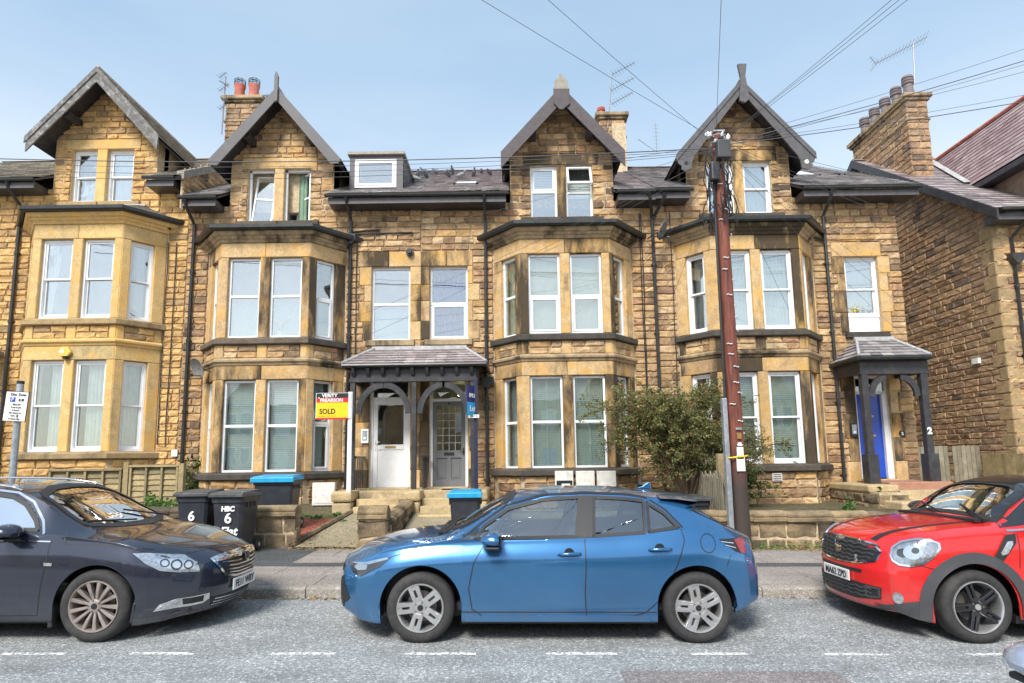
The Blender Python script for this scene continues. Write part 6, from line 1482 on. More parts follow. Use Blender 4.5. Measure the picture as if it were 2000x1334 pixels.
for kd in (D1, D2):
    hh = cd.patch('headlamp', kd, hl, M['lamp_white'], .004); cd.patch('headlamp_reflector', kd, rf, M['lamp_silver'], .008, parent=hh)
    for c_, r_ in zip(pj, (.05, .042, .04)):
        cd.patch('projector_lamp', kd, [c_+Vector((r_*math.cos(a*math.pi/8), r_*math.sin(a*math.pi/8))) for a in range(16)], M['trim_black'], .010, parent=hh)
        cd.patch('projector_lens', kd, [c_+Vector((r_*.68*math.cos(a*math.pi/8), r_*.68*math.sin(a*math.pi/8))) for a in range(16)], M['chrome'], .012, parent=hh)
    cd.patch('headlamp_lens', kd, hl, M['lamp_clear'], .016, parent=hh)
fg = cd.pxuv(D1, [(298, 1195), (312, 1180), (345, 1169), (409, 1157), (408, 1168), (395, 1177), (340, 1187)])
fg2 = cd.pxuv(D1, [(311, 1189), (322, 1178), (352, 1169), (353, 1181)])
fg3 = cd.pxuv(D1, [(356, 1169), (398, 1162), (396, 1173), (357, 1180)])
for kd in (D1, D2):
    ff = cd.patch('fog_lamp_surround', kd, fg, M['chrome'], .006); cd.patch('fog_lamp', kd, fg2, M['lamp_white'], .009, parent=ff); cd.patch('fog_lamp_grille', kd, fg3, M['trim_black'], .009, parent=ff)
# grille (symmetrical front view)
gr = [(-.50, .775), (-.36, .60), (-.2, .565), (.2, .565), (.36, .60), (.50, .775), (.3, .80), (0, .81), (-.3, .80)]
gr = [Vector((p[0], p[1]-.065)) for p in gr]; g = cd.patch('grille', 'F', gr, M['trim_black'], .004)
cd.line('grille_surround', 'F', gr, .022, M['chrome'], .012, parent=g, closed=True)
cd.patch('grille_top_bar', 'F', [Vector(p) for p in ((-.46, .68), (-.48, .72), (-.3, .738), (0, .745), (.3, .738), (.48, .72), (.46, .68), (.2, .69), (-.2, .69))], M['chrome'], .014, parent=g)
for z, w_ in ((.65, .40), (.61, .38), (.57, .35), (.535, .30)): cd.line('grille_bar', 'F', [Vector((-w_, z+.015)), Vector((-w_*.5, z)), Vector((w_*.5, z)), Vector((w_, z+.015))], .012, M['chrome'], .012, parent=g)
cd.patch('badge', 'F', [Vector((.062*math.cos(a*math.pi/10), .68+.062*math.sin(a*math.pi/10))) for a in range(20)], M['chrome'], .030, parent=g)
cd.line('badge_motif', 'F', [Vector(p) for p in ((-.025, .71), (.025, .70), (-.02, .67), (.025, .655))], .012, M['trim_black'], .033, parent=g)
cd.patch('lower_grille', 'F', [Vector(p) for p in ((-.42, .235), (-.48, .33), (.48, .33), (.42, .235), (.2, .215), (-.2, .215))], M['trim_black'], .005)
for z in (.25, .28, .31): cd.line('lower_grille_bar', 'F', [Vector((-.43, z)), Vector((0, z-.012)), Vector((.43, z))], .010, M['lamp_silver'], .010)
def plate(car, txt, z, w_=.26, h=.056, off=.03, cols='plate_white', sx=.80, y0=0.0):
    x = car.hit('F', y0, z).x-off
    mb = MB(); n = 8
    X = [car.hit('F', y0-w_+2*w_*i/n, z).x-off for i in range(n+1)]; x = min(X)
    pl = one('number_plate', M['plate_white'], car.root, x, x+.012, y0-w_, y0+w_, z-h, z+h, world=False, bevel=.006)
    T = Matrix.Translation((x-.003, y0, z-.004)) @ Matrix.Rotation(-math.pi/2, 4, 'Z')
    text_mb(txt, h*1.75, T, .002, sx=.96, bold=.0008).build('plate_lettering', M['black'], pl, world=False)
    return pl
plate(cd, 'FE11 WBY', .415, off=.012, h=.06, w_=.27)
cd.line('tow_eye_cover', D1, [cd.pxuv(D1, [(395, 1148)])[0]+Vector((.03*math.cos(a), .03*math.sin(a))) for a in np.linspace(0, 6.28, 12)], .006, M['black'], .002, closed=True)
ind = cd.pxuv(k, [(86, 1099), (103, 1100), (101, 1106), (86, 1105)]); both(lambda q: cd.patch('side_repeater', q, ind, M['lamp_white'], .008), k)
q = cd.px(30, 1037); mirror(cd, Vector((q.x+.0, q.y, q.z)), M['dark_paint'], 1.05)
# mud flaps, splitter, wipers
for sg in (-1, 1): one('mud_flap', M['rubber'], rD, 1.03+.385+.0, 1.03+.43, sg*.82-.09, sg*.82+.09, .14, .34, world=False, bevel=.01)
cd.line('front_splitter', k, [Vector((.22, .20)), Vector((.66, .185))], .05, M['cladding'], .006)
for a, b in (((1.20, -.60, 1.06), (1.40, -.02, 1.17)), ((1.20, .05, 1.07), (1.38, .60, 1.10))):
    mb = MB(); mb.tube([a, b], .010, 5); mb.build('wiper', M['black'], rD, world=False)
cd.cabin(1.4, 4.5, .34, ((2.3, 1), (3.2, 1)), drv=1); cd.finish(); wheels(cd, 'multi', R=.336, rim=.236, y=.915)
# ---------------------------------------------------------------- red compact crossover
spR = dict(L=4.10, wheels=(.855, 3.45), arch=.40, wz=.335, fn=.72, ft=.6, kn=.30, kt=.2, crown=2.8,
    x=[0, .12, .35, .7, 1.0, 1.22, 1.45, 1.75, 2.1, 2.7, 3.3, 3.7, 3.85, 4.0, 4.10],
    c=dict(zc=[.86, .945, 1.01, 1.065, 1.10, 1.125, 1.30, 1.49, 1.55, 1.56, 1.545, 1.49, 1.35, 1.15, 1.02],
           zs=[.79, .86, .925, .965, .99, 1.0, 1.0, 1.0, 1.01, 1.02, 1.03, 1.02, 1.0, .98, .95],
           W=[.72, .80, .86, .895, .895, .895, .895, .895, .895, .895, .895, .87, .84, .79, .72],
           z0=[.24, .20, .18, .19, .22, .22, .22, .22, .22, .22, .22, .24, .28, .32, .38],
           yb=[.68, .76, .81, .85, .85, .84, .82, .815, .81, .80, .79, .76, .74, .70, .64],
           zb=[.805, .875, .94, .985, 1.01, 1.03, 1.05, 1.055, 1.06, 1.07, 1.08, 1.07, 1.03, 1.0, .96],
           yr=[.50, .60, .68, .72, .73, .725, .69, .64, .63, .62, .61, .60, .62, .60, .54],
           zr=[.84, .915, .98, 1.03, 1.06, 1.08, 1.24, 1.41, 1.47, 1.485, 1.475, 1.41, 1.28, 1.10, .99]),
    side=([0, .15, .3, .5, .7, .82, 1.0], [.955, .985, .995, 1.0, .998, .99, .945]),
    nose=([0, .2, .32, .45, .6, .72, .84, 1.2], [.10, .05, .01, 0, .0, .03, .05, .10]), tail=([0, .25, .4, .55, .7, .9, 1.05, 1.5], [.10, .06, .0, .0, .02, .04, .06, .09]))
rR = car_root('parked_car', 3.52, 6.95, 'left', 'bright red compact car with black roof and black wheel arches, number plate MA62 ZPD', 'cars parked along the kerb')
cr_ = Car(rR, spR, M['red_paint']); k = near(cr_)
cr_.window(k, [Vector((1.50, 1.07)), Vector((1.80, 1.42)), Vector((2.28, 1.455)), Vector((2.30, 1.09))], r=.03)
cr_.window(k, [Vector((2.38, 1.09)), Vector((2.38, 1.455)), Vector((3.1, 1.45)), Vector((3.2, 1.12))], r=.03)
ws = [(-.69, 1.10), (-.60, 1.40), (-.36, 1.475), (0, 1.49), (.36, 1.475), (.60, 1.40), (.69, 1.10), (.4, 1.135), (0, 1.145), (-.4, 1.135)]
cr_.window('F', [Vector(p) for p in ws], name='windscreen', gasket=.03, r=.05, mirror=False)
cr_.patch('roof_panel', 'T', rounded([(1.74, -.60), (1.72, -.3), (1.70, 0), (1.72, .3), (1.74, .60), (3.7, .60), (3.7, -.60)], .06), M['roof_paint'], .006, sub=.08)
both(lambda q: cr_.patch('pillar_panel', q, [Vector(p) for p in ((1.22, 1.06), (1.30, 1.07), (1.46, 1.09), (1.76, 1.435), (2.3, 1.475), (2.3, 1.50), (1.74, 1.475), (1.40, 1.24))], M['roof_paint'], .004, sub=.03), k)
ga = [(1617, 1056), (1640, 1058), (1680, 1068), (1712, 1085), (1724, 1110), (1700, 1110), (1660, 1100), (1625, 1088), (1617, 1076)]
gh = [Vector(p) for p in ((-.54, .70), (-.58, .80), (-.50, .86), (-.25, .885), (0, .89), (.25, .885), (.50, .86), (.58, .80), (.54, .70), (.35, .655), (0, .64), (-.35, .655))]
g = cr_.patch('grille', 'F', gh, M['trim_black'], .004); cr_.line('grille_surround', 'F', gh, .013, M['chrome'], .010, parent=g, closed=True)
for r_ in range(5):
    z = .68+.042*r_; w_ = .46+.03*min(r_, 3); zz = []
    for i in range(17): zz.append(Vector((-w_+2*w_*i/16, z+(.010 if i % 2 else -.006))))
    cr_.line('grille_bar', 'F', zz, .014, M['cladding'], .012, parent=g)
T = Matrix.Translation((cr_.hit('F', -.34, .70).x-.03, -.34, .70)) @ Matrix.Rotation(-math.pi/2, 4, 'Z')
text_mb('S', .11, T, .004, bold=.004, shear=.2).build('grille_letter', M['chrome'], g, world=False)
cr_.patch('intake_slot', 'F', [Vector(p) for p in ((-.40, .565), (-.40, .60), (.40, .60), (.40, .565))], M['trim_black'], .004)
lg = [Vector(p) for p in ((-.58, .34), (-.60, .455), (-.3, .47), (.3, .47), (.60, .455), (.58, .34), (.3, .30), (-.3, .30))]
g = cr_.patch('lower_grille', 'F', lg, M['trim_black'], .005)
for r_ in range(3): cr_.line('grille_bar', 'F', [Vector((-.5+1.0*i/16, .345+.04*r_+(.01 if i % 2 else -.006))) for i in range(17)], .013, M['cladding'], .012, parent=g)
cr_.line('lower_grille_frame', 'F', [Vector((s_, z)) for s_, z in ((-.57, .36), (-.575, .44), (-.44, .445), (-.44, .345))], .02, M['cladding'], .012, parent=g, closed=True)
plate(cr_, 'MA62 ZPD', .515, off=.014)
D1, D2 = ('DR', 'DL') if k == 'R' else ('DL', 'DR')
hc = cr_.pxuv(D1, [(1787, 1081)])[0]
def oval(c, a, b, n=28, tilt=0.0, sup=1.0): 
    return [c+Vector((a*math.cos(t)*math.cos(tilt)-b*math.sin(t)*math.sin(tilt), a*math.cos(t)*math.sin(tilt)+b*math.sin(t)*math.cos(tilt))) for t in [2*math.pi*i/n for i in range(n)]]
ho = cr_.pxuv(D1, [(1741, 1085), (1744, 1070), (1760, 1060), (1790, 1055), (1815, 1056), (1832, 1062), (1834, 1072), (1822, 1088), (1802, 1101), (1780, 1106), (1757, 1103), (1745, 1095)])
c_ = sum(ho, Vector((0, 0)))/len(ho)
for kd in (D1, D2):
    hh = cr_.patch('headlamp', kd, ho, M['lamp_white'], .006); cr_.line('headlamp_rim', kd, ho, .020, M['chrome'], .014, parent=hh, closed=True)
    cr_.patch('main_lamp', kd, oval(c_+Vector((.0, .0)), .075, .065), M['lamp_silver'], .012, parent=hh); cr_.patch('lamp_bulb', kd, oval(c_+Vector((.02, .02)), .03, .028), M['trim_black'], .015, parent=hh)
    cr_.patch('dip_lamp', kd, oval(c_+Vector((.10 if kd == 'x' else -.08, -.01)), .05, .04), M['trim_black'], .010, parent=hh)
    cr_.patch('headlamp_lens', kd, ho, M['lamp_clear'], .020, parent=hh)
fq = cr_.pxuv(D1, [(1754, 1168)])[0]
for kd in (D1, D2):
    ff = cr_.patch('fog_lamp', kd, oval(fq, .034, .04), M['lamp_white'], .010); cr_.line('fog_lamp_rim', kd, oval(fq, .04, .047), .012, M['chrome'], .012, parent=ff, closed=True)
# bonnet stripes
for sg in (-1, 1):
    cr_.patch('bonnet_stripe', 'T', [Vector(p) for p in ((.16, sg*.40), (.6, sg*.47), (1.14, sg*.50), (1.14, sg*.55), (.6, sg*.53), (.18, sg*.48))], M['black'], .003)
cr_.patch('bonnet_badge', 'T', oval(Vector((.06, 0)), .03, .09), M['chrome'], .008)
# arch cladding
def clad(car, wx, R, t, kd):
    o_, i_ = [], []
    for q in range(25):
        a = math.pi*q/24; i_.append(Vector((wx-(R+.004)*math.cos(a), car.sp['wz']+R*math.sin(a)))); o_.append(Vector((wx-(R+t)*math.cos(a), car.sp['wz']+(R+t*1.0)*math.sin(a))))
    for s_ in (0, -1):
        sx = -1 if s_ == 0 else 1; 
    i_ = [Vector((i_[0].x, .20))]+i_+[Vector((i_[-1].x, .22))]; o_ = [Vector((o_[0].x, .20))]+o_+[Vector((o_[-1].x, .22))]
    car.band('arch_cladding', kd, o_, i_, M['cladding'], .016, .022, closed=False)
for kd in (k, {'L': 'R', 'R': 'L'}[k]):
    for wx in spR['wheels']: clad(cr_, wx, .404, .10, kd)
    cr_.line('sill_cladding', kd, [Vector((1.34, .285)), Vector((3.0, .285))], .13, M['cladding'], .014)
    cr_.line('bumper_cladding', kd, [Vector((.10, .24)), Vector((.42, .235))], .11, M['cladding'], .010)
for kd in (D1, D2): cr_.patch('chin_spoiler', kd, cr_.pxuv(D1, [(1700, 1184), (1760, 1178), (1812, 1172), (1812, 1203), (1780, 1206), (1720, 1196)]), M['cladding'], .010)
cr_.patch('chin', 'F', [Vector(p) for p in ((-.7, .17), (-.7, .255), (-.3, .25), (.3, .25), (.7, .255), (.7, .17))], M['cladding'], .006)
sc_ = cr_.pxuv(k, [(1938, 1092), (1962, 1045), (1982, 1042), (1984, 1060), (1960, 1094), (1950, 1102)])
both(lambda q: cr_.patch('side_scuttle', q, sc_, M['trim_black'], .010), k)
sd_ = cr_.pxuv(k, [(1953, 1080), (1966, 1058), (1976, 1057), (1977, 1063), (1967, 1082), (1956, 1085)])
both(lambda q: cr_.patch('side_repeater', q, sd_, M['lamp_white'], .014), k)
for pts in ([(1765, 1096), (1838, 1116)], [(1986, 1042), (1990, 1060), (1992, 1110)]):
    pl = cr_.pxuv(k, pts); both(lambda q: cr_.line('shut_line', q, pl, .009, M['black'], .002), k)
both(lambda q: cr_.line('waist_chrome', q, [Vector((1.24, 1.035)), Vector((1.5, 1.05)), Vector((3.3, 1.085))], .014, M['chrome'], .008), k)
mirror(cr_, Vector((1.62, .86, 1.14)), M['roof_paint'], 1.0)
for a, b in (((1.16, -.66, 1.13), (1.34, -.10, 1.24)), ((1.16, -.05, 1.15), (1.32, .50, 1.22))):
    mb = MB(); mb.tube([a, b], .011, 5); mb.build('wiper', M['black'], rR, world=False)
mb = MB(); mb.box(1.10, 1.24, -.62, .62, 1.095, 1.125); mb.build('scuttle_panel', M['trim_black'], rR, world=False)
cr_.cabin(1.35, 3.8, .40, ((2.15, 1), (2.95, 1)), drv=1); cr_.finish(); wheels(cr_, 'black5', R=.336, rim=.238, y=.90)
# ================================================================ street things
def fence_post(n, parent, x0, x1, y0, y1, z0, z1, mk): return one(n, M[mk], parent, x0, x1, y0, y1, z0, z1, bevel=.006)
M['fence_wood'] = stone_mat('weathered_fence_timber', [(0, (.36, .28, .15)), (.4, (.30, .24, .14)), (.75, (.42, .33, .18)), (1, (.24, .20, .12))], .4, sootcol=(.14, .13, .06), lo=.56, mot=.25, bmp=.3)
M['fence_grey'] = stone_mat('grey_weathered_timber', [(0, (.30, .27, .20)), (.5, (.24, .21, .16)), (1, (.38, .34, .26))], .5, sootcol=(.10, .10, .06), lo=.52, mot=.25, bmp=.3)
fn = empty('panel_fence', (-7.8, 12.3, .6), 'weathered overlapping-board fence panels beside the golden end house', 'fence')
for x0, x1, zt, nb in ((-9.15, -7.72, 1.66, 8), (-7.56, -6.60, 1.72, 9)):
    zb = .70
    for k in range(nb):
        za = zb+(zt-.05-zb)*k/nb; h_ = (zt-zb)/nb*1.18; r1, r2 = rnd()*.012-.006, rnd()*.012-.006; n = 8; mb = MB(); Gf = []; 
        lo = [za+r1*math.sin(i*1.1+k)*1.6 for i in range(n+1)]
        mb.grid([[(x0+(x1-x0)*i/n, 12.285-.012, lo[i]) for i in range(n+1)], [(x0+(x1-x0)*i/n, 12.30+.006, za+h_) for i in range(n+1)]])
        b0 = len(mb.v); mb.grid([[(x0+(x1-x0)*i/n, 12.285, lo[i]) for i in range(n+1)], [(x0+(x1-x0)*i/n, 12.285-.012, lo[i]) for i in range(n+1)]])
        mb.build('fence_board', M['fence_wood'], fn, recalc=False)
    nb_ = 4 if x1-x0 > 1.2 else 3
    for k in range(nb_+1):
        x = x0+(x1-x0-.04)*k/nb_; one('batten', M['fence_wood'], fn, x, x+.04, 12.235, 12.27, zb, zt-.02)
    one('capping_rail', M['fence_wood'], fn, x0-.01, x1+.01, 12.22, 12.33, zt-.02, zt+.02)
for x, zt in ((-7.68, 1.80), (-6.59, 1.76)): fence_post('post', fn, x, x+.10, 12.23, 12.34, .5, zt, 'fence_wood')
# picket fence between the gardens (runs away from the street)
pf = empty('picket_fence', (3.9, 13.2, .5), 'weathered grey picket fence running back under the big shrub', 'fence')
for y, zt, s_ in ((11.75, 1.80, .13), (13.1, 1.62, .12), (14.5, 1.60, .12)): fence_post('post', pf, 3.92-s_/2, 3.92+s_/2, y-s_/2, y+s_/2, .4, zt, 'fence_wood')
k = 0; y = 11.5
while y < 14.9:
    zt = 1.42+.05*math.sin(k*2.3)+rnd()*.04; tl_ = rnd()*.02-.01; mb = MB(); mb.prism([(y, .55), (y+.075, .55), (y+.075+tl_, zt-.04), (y+.04+tl_, zt), (y+tl_, zt-.04)], 3.84, 3.86, 'x'); mb.build('picket', M['fence_grey'], pf); y += .105; k += 1
for z_ in (.75, 1.25): one('rail', M['fence_grey'], pf, 3.86, 3.90, 11.4, 14.95, z_, z_+.08)
# gate boards and low fence by the right house
gf = empty('board_fence', (11.1, 16.1, .9), 'pale vertical board fence across the gap beside the brown side wall', 'fence')
x = 10.40
for k in range(12):
    if k in (3, 6): x += .11
    w_ = .10+rnd()*.02; zt = 1.93+rnd()*.02; mb = MB(); mb.prism([(x, .8), (x+w_, .8), (x+w_, zt), (x, zt)], 16.0, 16.025); mb.build('board', M['fence_grey'], gf); x += w_+.012
for z_ in (1.1, 1.7): one('rail', M['fence_grey'], gf, 10.3, 11.95, 16.03, 16.07, z_, z_+.08)
lf = empty('board_fence', (11.9, 14.9, .9), 'low greenish vertical board fence running along the brown side wall', 'fence')
y = 14.15
for k in range(15):
    mb = MB(); mb.prism([(y, .6), (y+.095, .6), (y+.095, 1.72+rnd()*.015), (y, 1.72)], 11.86, 11.885, 'x'); mb.build('board', M['fence_wood'], lf); y += .105
one('rail', M['fence_wood'], lf, 11.89, 11.93, 14.1, 15.75, 1.4, 1.48)
# ---------------------------------------------------------------- bins
M['bin'] = plain('black_bin_plastic', (.028, .032, .042), .45, var=.12, dirt=(.09, .09, .085), dscale=6, grime=.4)
M['bin_lid'] = plain('faded_bin_lid', (.07, .072, .075), .45, var=.2, dirt=(.20, .19, .17), dscale=7, grime=.5)
M['blue_lid'] = plain('sky_blue_lid', (.02, .33, .62), .4, var=.15)
def wheelie(loc, rot, label, lid='bin_lid', texts=(), W=.57, D=.70, Hb=.92, group='wheelie bins', skirt=False, cat='bin'):
    r = empty('wheelie_bin', loc, label, cat, group); r.rotation_euler = (0, 0, rot); ORG[r.name] = Vector((0, 0, 0))
    mb = MB(); wt, wb, dt, db = W/2-.03, W/2-.08, D/2-.04, D/2-.11
    lv = [(0.05, wb, db), (.12, wb+.004, db+.004), (Hb-.10, wt-.006, dt-.006), (Hb-.09, wt+.012, dt+.012), (Hb, wt+.016, dt+.016)]
    for z, a, d in lv:
        c = .04; mb.v += [(-a+c, -d, z), (a-c, -d, z), (a, -d+c, z), (a, d-c, z), (a-c, d, z), (-a+c, d, z), (-a, d-c, z), (-a, -d+c, z)]
    for i in range(4): mb.f += [(i*8+j, i*8+(j+1) % 8, (i+1)*8+(j+1) % 8, (i+1)*8+j) for j in range(8)]
    mb.f += [tuple(range(7, -1, -1)), tuple(range(32, 40))]; mb.m = [0]*len(mb.f)
    mb.build('bin_body', M['bin'], r, world=False)
    # side ribs under rim
    for sg in (-1, 1):
        for k in range(3): one('rim_rib', M['bin'], r, sg*(wt+.01)-.008, sg*(wt+.01)+.008, -.15+k*.13, -.12+k*.13, Hb-.17, Hb-.09, world=False)
    a, d = W/2, D/2; mb = MB(); G = [[(-a, -d-.02, Hb+.0), (a, -d-.02, Hb+.0)], [(-a, -d-.02, Hb+.05), (a, -d-.02, Hb+.05)], [(-a+.03, -d+.03, Hb+.075), (a-.03, -d+.03, Hb+.075)], [(-a+.05, 0, Hb+.09), (a-.05, 0, Hb+.09)], [(-a+.03, d-.08, Hb+.10), (a-.03, d-.08, Hb+.10)], [(-a+.03, d, Hb+.05), (a-.03, d, Hb+.05)]]
    V = [p for g_ in G for p in g_]+[(-a, d, Hb), (a, d, Hb)]; mb.add(V, [(0,1,3,2),(2,3,5,4),(4,5,7,6),(6,7,9,8),(8,9,11,10),(10,11,13,12),(0,2,4,6,8,10,12),(13,11,9,7,5,3,1),(0,12,13,1)])
    lo = mb.build('lid', M[lid], r, world=False, bevel=.008)
    mb = MB(); mb.tube([(-a+.05, d+.05, Hb-.02), (a-.05, d+.05, Hb-.02)], .016, 6); mb.box(-a+.05, -a+.09, d-.06, d+.06, Hb-.05, Hb); mb.box(a-.09, a-.05, d-.06, d+.06, Hb-.05, Hb); mb.build('handle_bar', M['bin'], r, world=False)
    for sg in (-1, 1):
        mb = MB(); mb.lathe([(0, -.025), (.05, -.025), (.06, -.03), (.095, -.028), (.10, -.015), (.10, .015), (.095, .028), (0, .028)], 20, Matrix.Translation((sg*(W/2-.03), D/2-.06, .10)) @ Matrix.Rotation(math.pi/2, 4, 'Z'), 'y'); wo = mb.build('wheel', M['rubber'], r, world=False, smooth=True, auto=40)
        mb = MB(); mb.lathe([(0, -.03), (.035, -.03), (.04, -.02)], 12, Matrix.Translation((sg*(W/2-.03), D/2-.06, .10)) @ Matrix.Rotation(sg*math.pi/2, 4, 'Z'), 'y'); mb.build('hub_cap', M['lead'], wo, world=False)
    for s, sz, x, z, sk in texts:
        y = -(db+(dt-db)*(z-.05)/(Hb-.15))-.006; T = Matrix.Translation((x, y, z)) @ Matrix.Rotation(math.radians(-4), 4, 'X')
        text_mb(s, sz, T, .002, shear=sk, bold=.006 if sz > .1 else .002).build('lettering', M['white'], r, world=False)
    if skirt:
        mb = MB(); mb.box(-a-.01, a+.01, -d-.03, -d+.02, Hb-.04, Hb+.05); mb.build('lid_skirt', M[lid], r, world=False, bevel=.01)
    return r
wheelie((-5.28, 10.55, gz(-5.3, 10.5)+.01), .02, 'black wheelie bin with a white painted 6, left of the pair', texts=(('6', .22, .0, .60, 0), ('Fl', .18, .02, .42, .1)))
wheelie((-4.62, 10.42, gz(-4.6, 10.4)+.01), -.05, 'black wheelie bin painted HBC 6 Flat, right of the pair', texts=(('HBC', .11, .02, .73, 0), ('6', .24, .02, .58, 0), ('Flat', .19, .03, .37, .15)))
wheelie((-4.53, 12.0, .50), .0, 'dark recycling bin with a bright blue lid behind the low wall', lid='blue_lid', W=.80, D=.6, Hb=.92, skirt=True)
wheelie((-.90, 11.75, .24), .0, 'narrow dark bin with a bright blue lid on the right hand front path', lid='blue_lid', W=.62, D=.6, Hb=.86, skirt=True)
wheelie((3.42, 12.1, .0), .1, 'black wheelie bin mostly hidden behind the rear of the blue hatchback', texts=())
# ---------------------------------------------------------------- meter boxes
def cabinet(name, label, px0, py0, px1, py1, Y, D=.14, cat='meter box', lines_=(.55,), group=None, mk='meter'):
    a, b = P(px0, py0, Y), P(px1, py1, Y); e_ = empty(name, (a.x, Y, b.z), label, cat, group)
    one('cabinet', M[mk], e_, a.x, b.x, Y, Y+D, b.z, a.z, bevel=.012)
    one('door_panel', M[mk], e_, a.x+.05, b.x-.05, Y-.010, Y+.002, b.z+.05, b.z+(a.z-b.z)*lines_[0], bevel=.003)
    one('lock', M['galv'], e_, (a.x+b.x)/2-.012, (a.x+b.x)/2+.012, Y-.016, Y-.009, b.z+(a.z-b.z)*lines_[0]-.05, b.z+(a.z-b.z)*lines_[0]-.03)
    return e_, a, b
M['meter'] = plain('off_white_meter_box', (.72, .70, .66), .6, var=.08, dirt=(.42, .36, .28), dscale=6, grime=.6)
cabinet('meter_box', 'square off-white meter box under the sold board bay window', 610, 943, 653, 987, 14.0)
e_, a, b = cabinet('meter_box', 'open-fronted white meter box, leftmost of three under the middle bay', 1084, 920, 1121, 975, 13.95, group='meter boxes under the middle bay')
one('open_recess', M['black'], e_, a.x+.03, b.x-.03, 13.93, 13.96, b.z+.08, b.z+(a.z-b.z)*.66); one('meter', M['white'], e_, a.x+.14, b.x-.08, 13.915, 13.94, b.z+.12, b.z+(a.z-b.z)*.55)
cabinet('meter_box', 'closed white meter box, middle of three under the middle bay', 1125, 920, 1163, 975, 13.95, group='meter boxes under the middle bay')
cabinet('meter_box', 'closed white meter box, rightmost of three under the middle bay', 1166, 920, 1205, 975, 13.95, group='meter boxes under the middle bay')
# ---------------------------------------------------------------- estate agent boards
sb = empty('sold_board', (-3.52, 13.35, 1.1), 'SOLD board in black, red and yellow on a white post by the white door', 'sign')
Y = 13.40; a, b = P(618, 768, Y), P(681, 817, Y)
one('post', M['white_paint'], sb, b.x-.02, b.x+.07, Y, Y+.05, 1.08, a.z+.02); one('board', M['white'], sb, a.x, b.x+.05, Y-.02, Y, b.z, a.z)
M['sign_red'] = plain('sign_red', (.62, .02, .025), .4, var=.03); M['sign_yellow'] = plain('sign_yellow', (.85, .58, .01), .4, var=.03)
hh = a.z-b.z; w_ = b.x-a.x
for mk, u0, u1, x1 in (('black', .80, .985, 0), ('sign_red', .62, .80, 0), ('sign_yellow', .03, .62, 0)):
    one('colour_band', M[mk], sb, a.x+.012, b.x-.01, Y-.026, Y-.019, b.z+hh*u0, b.z+hh*u1)
one('red_edge', M['sign_red'], sb, a.x+.012, b.x-.01, Y-.024, Y-.0, b.z-.02, b.z+.012)
M['serif'] = M['white']
for s, sz, u, v, mk, sx in (('VERITY', .105, .42, .888, 'white', 1.0), ('FREARSON', .105, .48, .705, 'white', .98), ('SOLD', .155, .36, .27, 'black', .9), ('.', .2, .10, .90, 'white', 1)):
    text_mb(s, sz, Matrix.Translation((a.x+w_*u, Y-.030, b.z+hh*v)), .002, sx=sx, bold=.003).build('lettering', M[mk], sb)
text_mb('Harrogate office  tel', .035, Matrix.Translation((a.x+w_*.4, Y-.030, b.z+hh*.09)), .001).build('small_print', M['black'], sb) if False else one('small_print_line', M['black'], sb, a.x+.07, a.x+w_*.62, Y-.03, Y-.026, b.z+hh*.09, b.z+hh*.10)
tb = empty('letting_board', (-.86, 13.3, 1.1), 'navy and cyan letting board seen nearly edge-on with a small FLAT 2 plate', 'sign')
M['navy'] = plain('navy_board', (.02, .025, .16), .4, var=.05); M['navy_post'] = plain('navy_post', (.018, .022, .06), .4, var=.1); M['cyan'] = plain('cyan_board', (.02, .42, .72), .4, var=.05)
Y = 13.3; one('post', M['navy_post'], tb, -.835, -.755, Y, Y+.06, .95, P(925, 742, Y).z)
FB = frame((P(914, 780, Y).x, Y-.25, 0), (.55, 1, 0)); zt, zb = P(914, 754, Y).z, P(914, 812, Y).z
one('board', M['navy'], tb, 0, .42, 0, .02, zb, zt, M=FB); one('cyan_panel', M['cyan'], tb, .01, .41, -.006, 0, zb, zb+.28, M=FB)
text_mb('IMLEI', .12, FB @ Matrix.Translation((.21, -.008, zt-.22)), .002, bold=.003).build('lettering', M['white'], tb); text_mb('Let', .17, FB @ Matrix.Translation((.2, -.012, zb+.14)), .002, bold=.003).build('lettering', M['white'], tb)
q = P(925, 813, Y-.05); one('flat_plate', M['white'], tb, q.x-.11, q.x+.12, Y-.06, Y-.05, q.z-.035, q.z+.035); text_mb('FLAT 2', .06, Matrix.Translation((q.x, Y-.064, q.z)), .001, sx=.9).build('lettering', M['black'], tb)
# ---------------------------------------------------------------- parking sign
Y = 8.3; ps = empty('parking_sign', (P(22, 935, Y).x, Y, .3), 'white Disc Zone parking sign on a grey pole in front of the golden bay', 'sign')
pb_, pt_ = P(24, 935, Y), P(40, 750, Y); dirn = (pt_-pb_); base = pb_-dirn*((pb_.z-.28)/dirn.z)
mb = MB(); mb.tube([base, pb_, pt_], .042, 12); mb.build('pole', M['galv'], ps, smooth=True, auto=50); mb = MB(); mb.tube([pt_, pt_+dirn.normalized()*.04], .046, 12); mb.build('pole_cap', M['black'], ps)
a, b = P(10, 766, Y-.06), P(52, 822, Y-.06); tl_ = Matrix.Translation(((a.x+b.x)/2, Y-.06, (a.z+b.z)/2)) @ Matrix.Rotation(.06, 4, 'Y'); w_, h_ = .148, .195
mb = MB(); mb.box(-w_-.008, w_+.008, 0, .006, -h_-.008, h_+.008, tl_); mb.build('sign_back', M['black'], ps); mb = MB(); mb.box(-w_, w_, -.004, 0, -h_, h_, tl_); mb.build('sign_face', M['white'], ps)
M['sign_blue'] = plain('sign_blue', (.01, .06, .40), .4, var=.03)
one('blue_square', M['sign_blue'], ps, -.085, -.015, -.007, -.004, .06, .125, M=tl_)
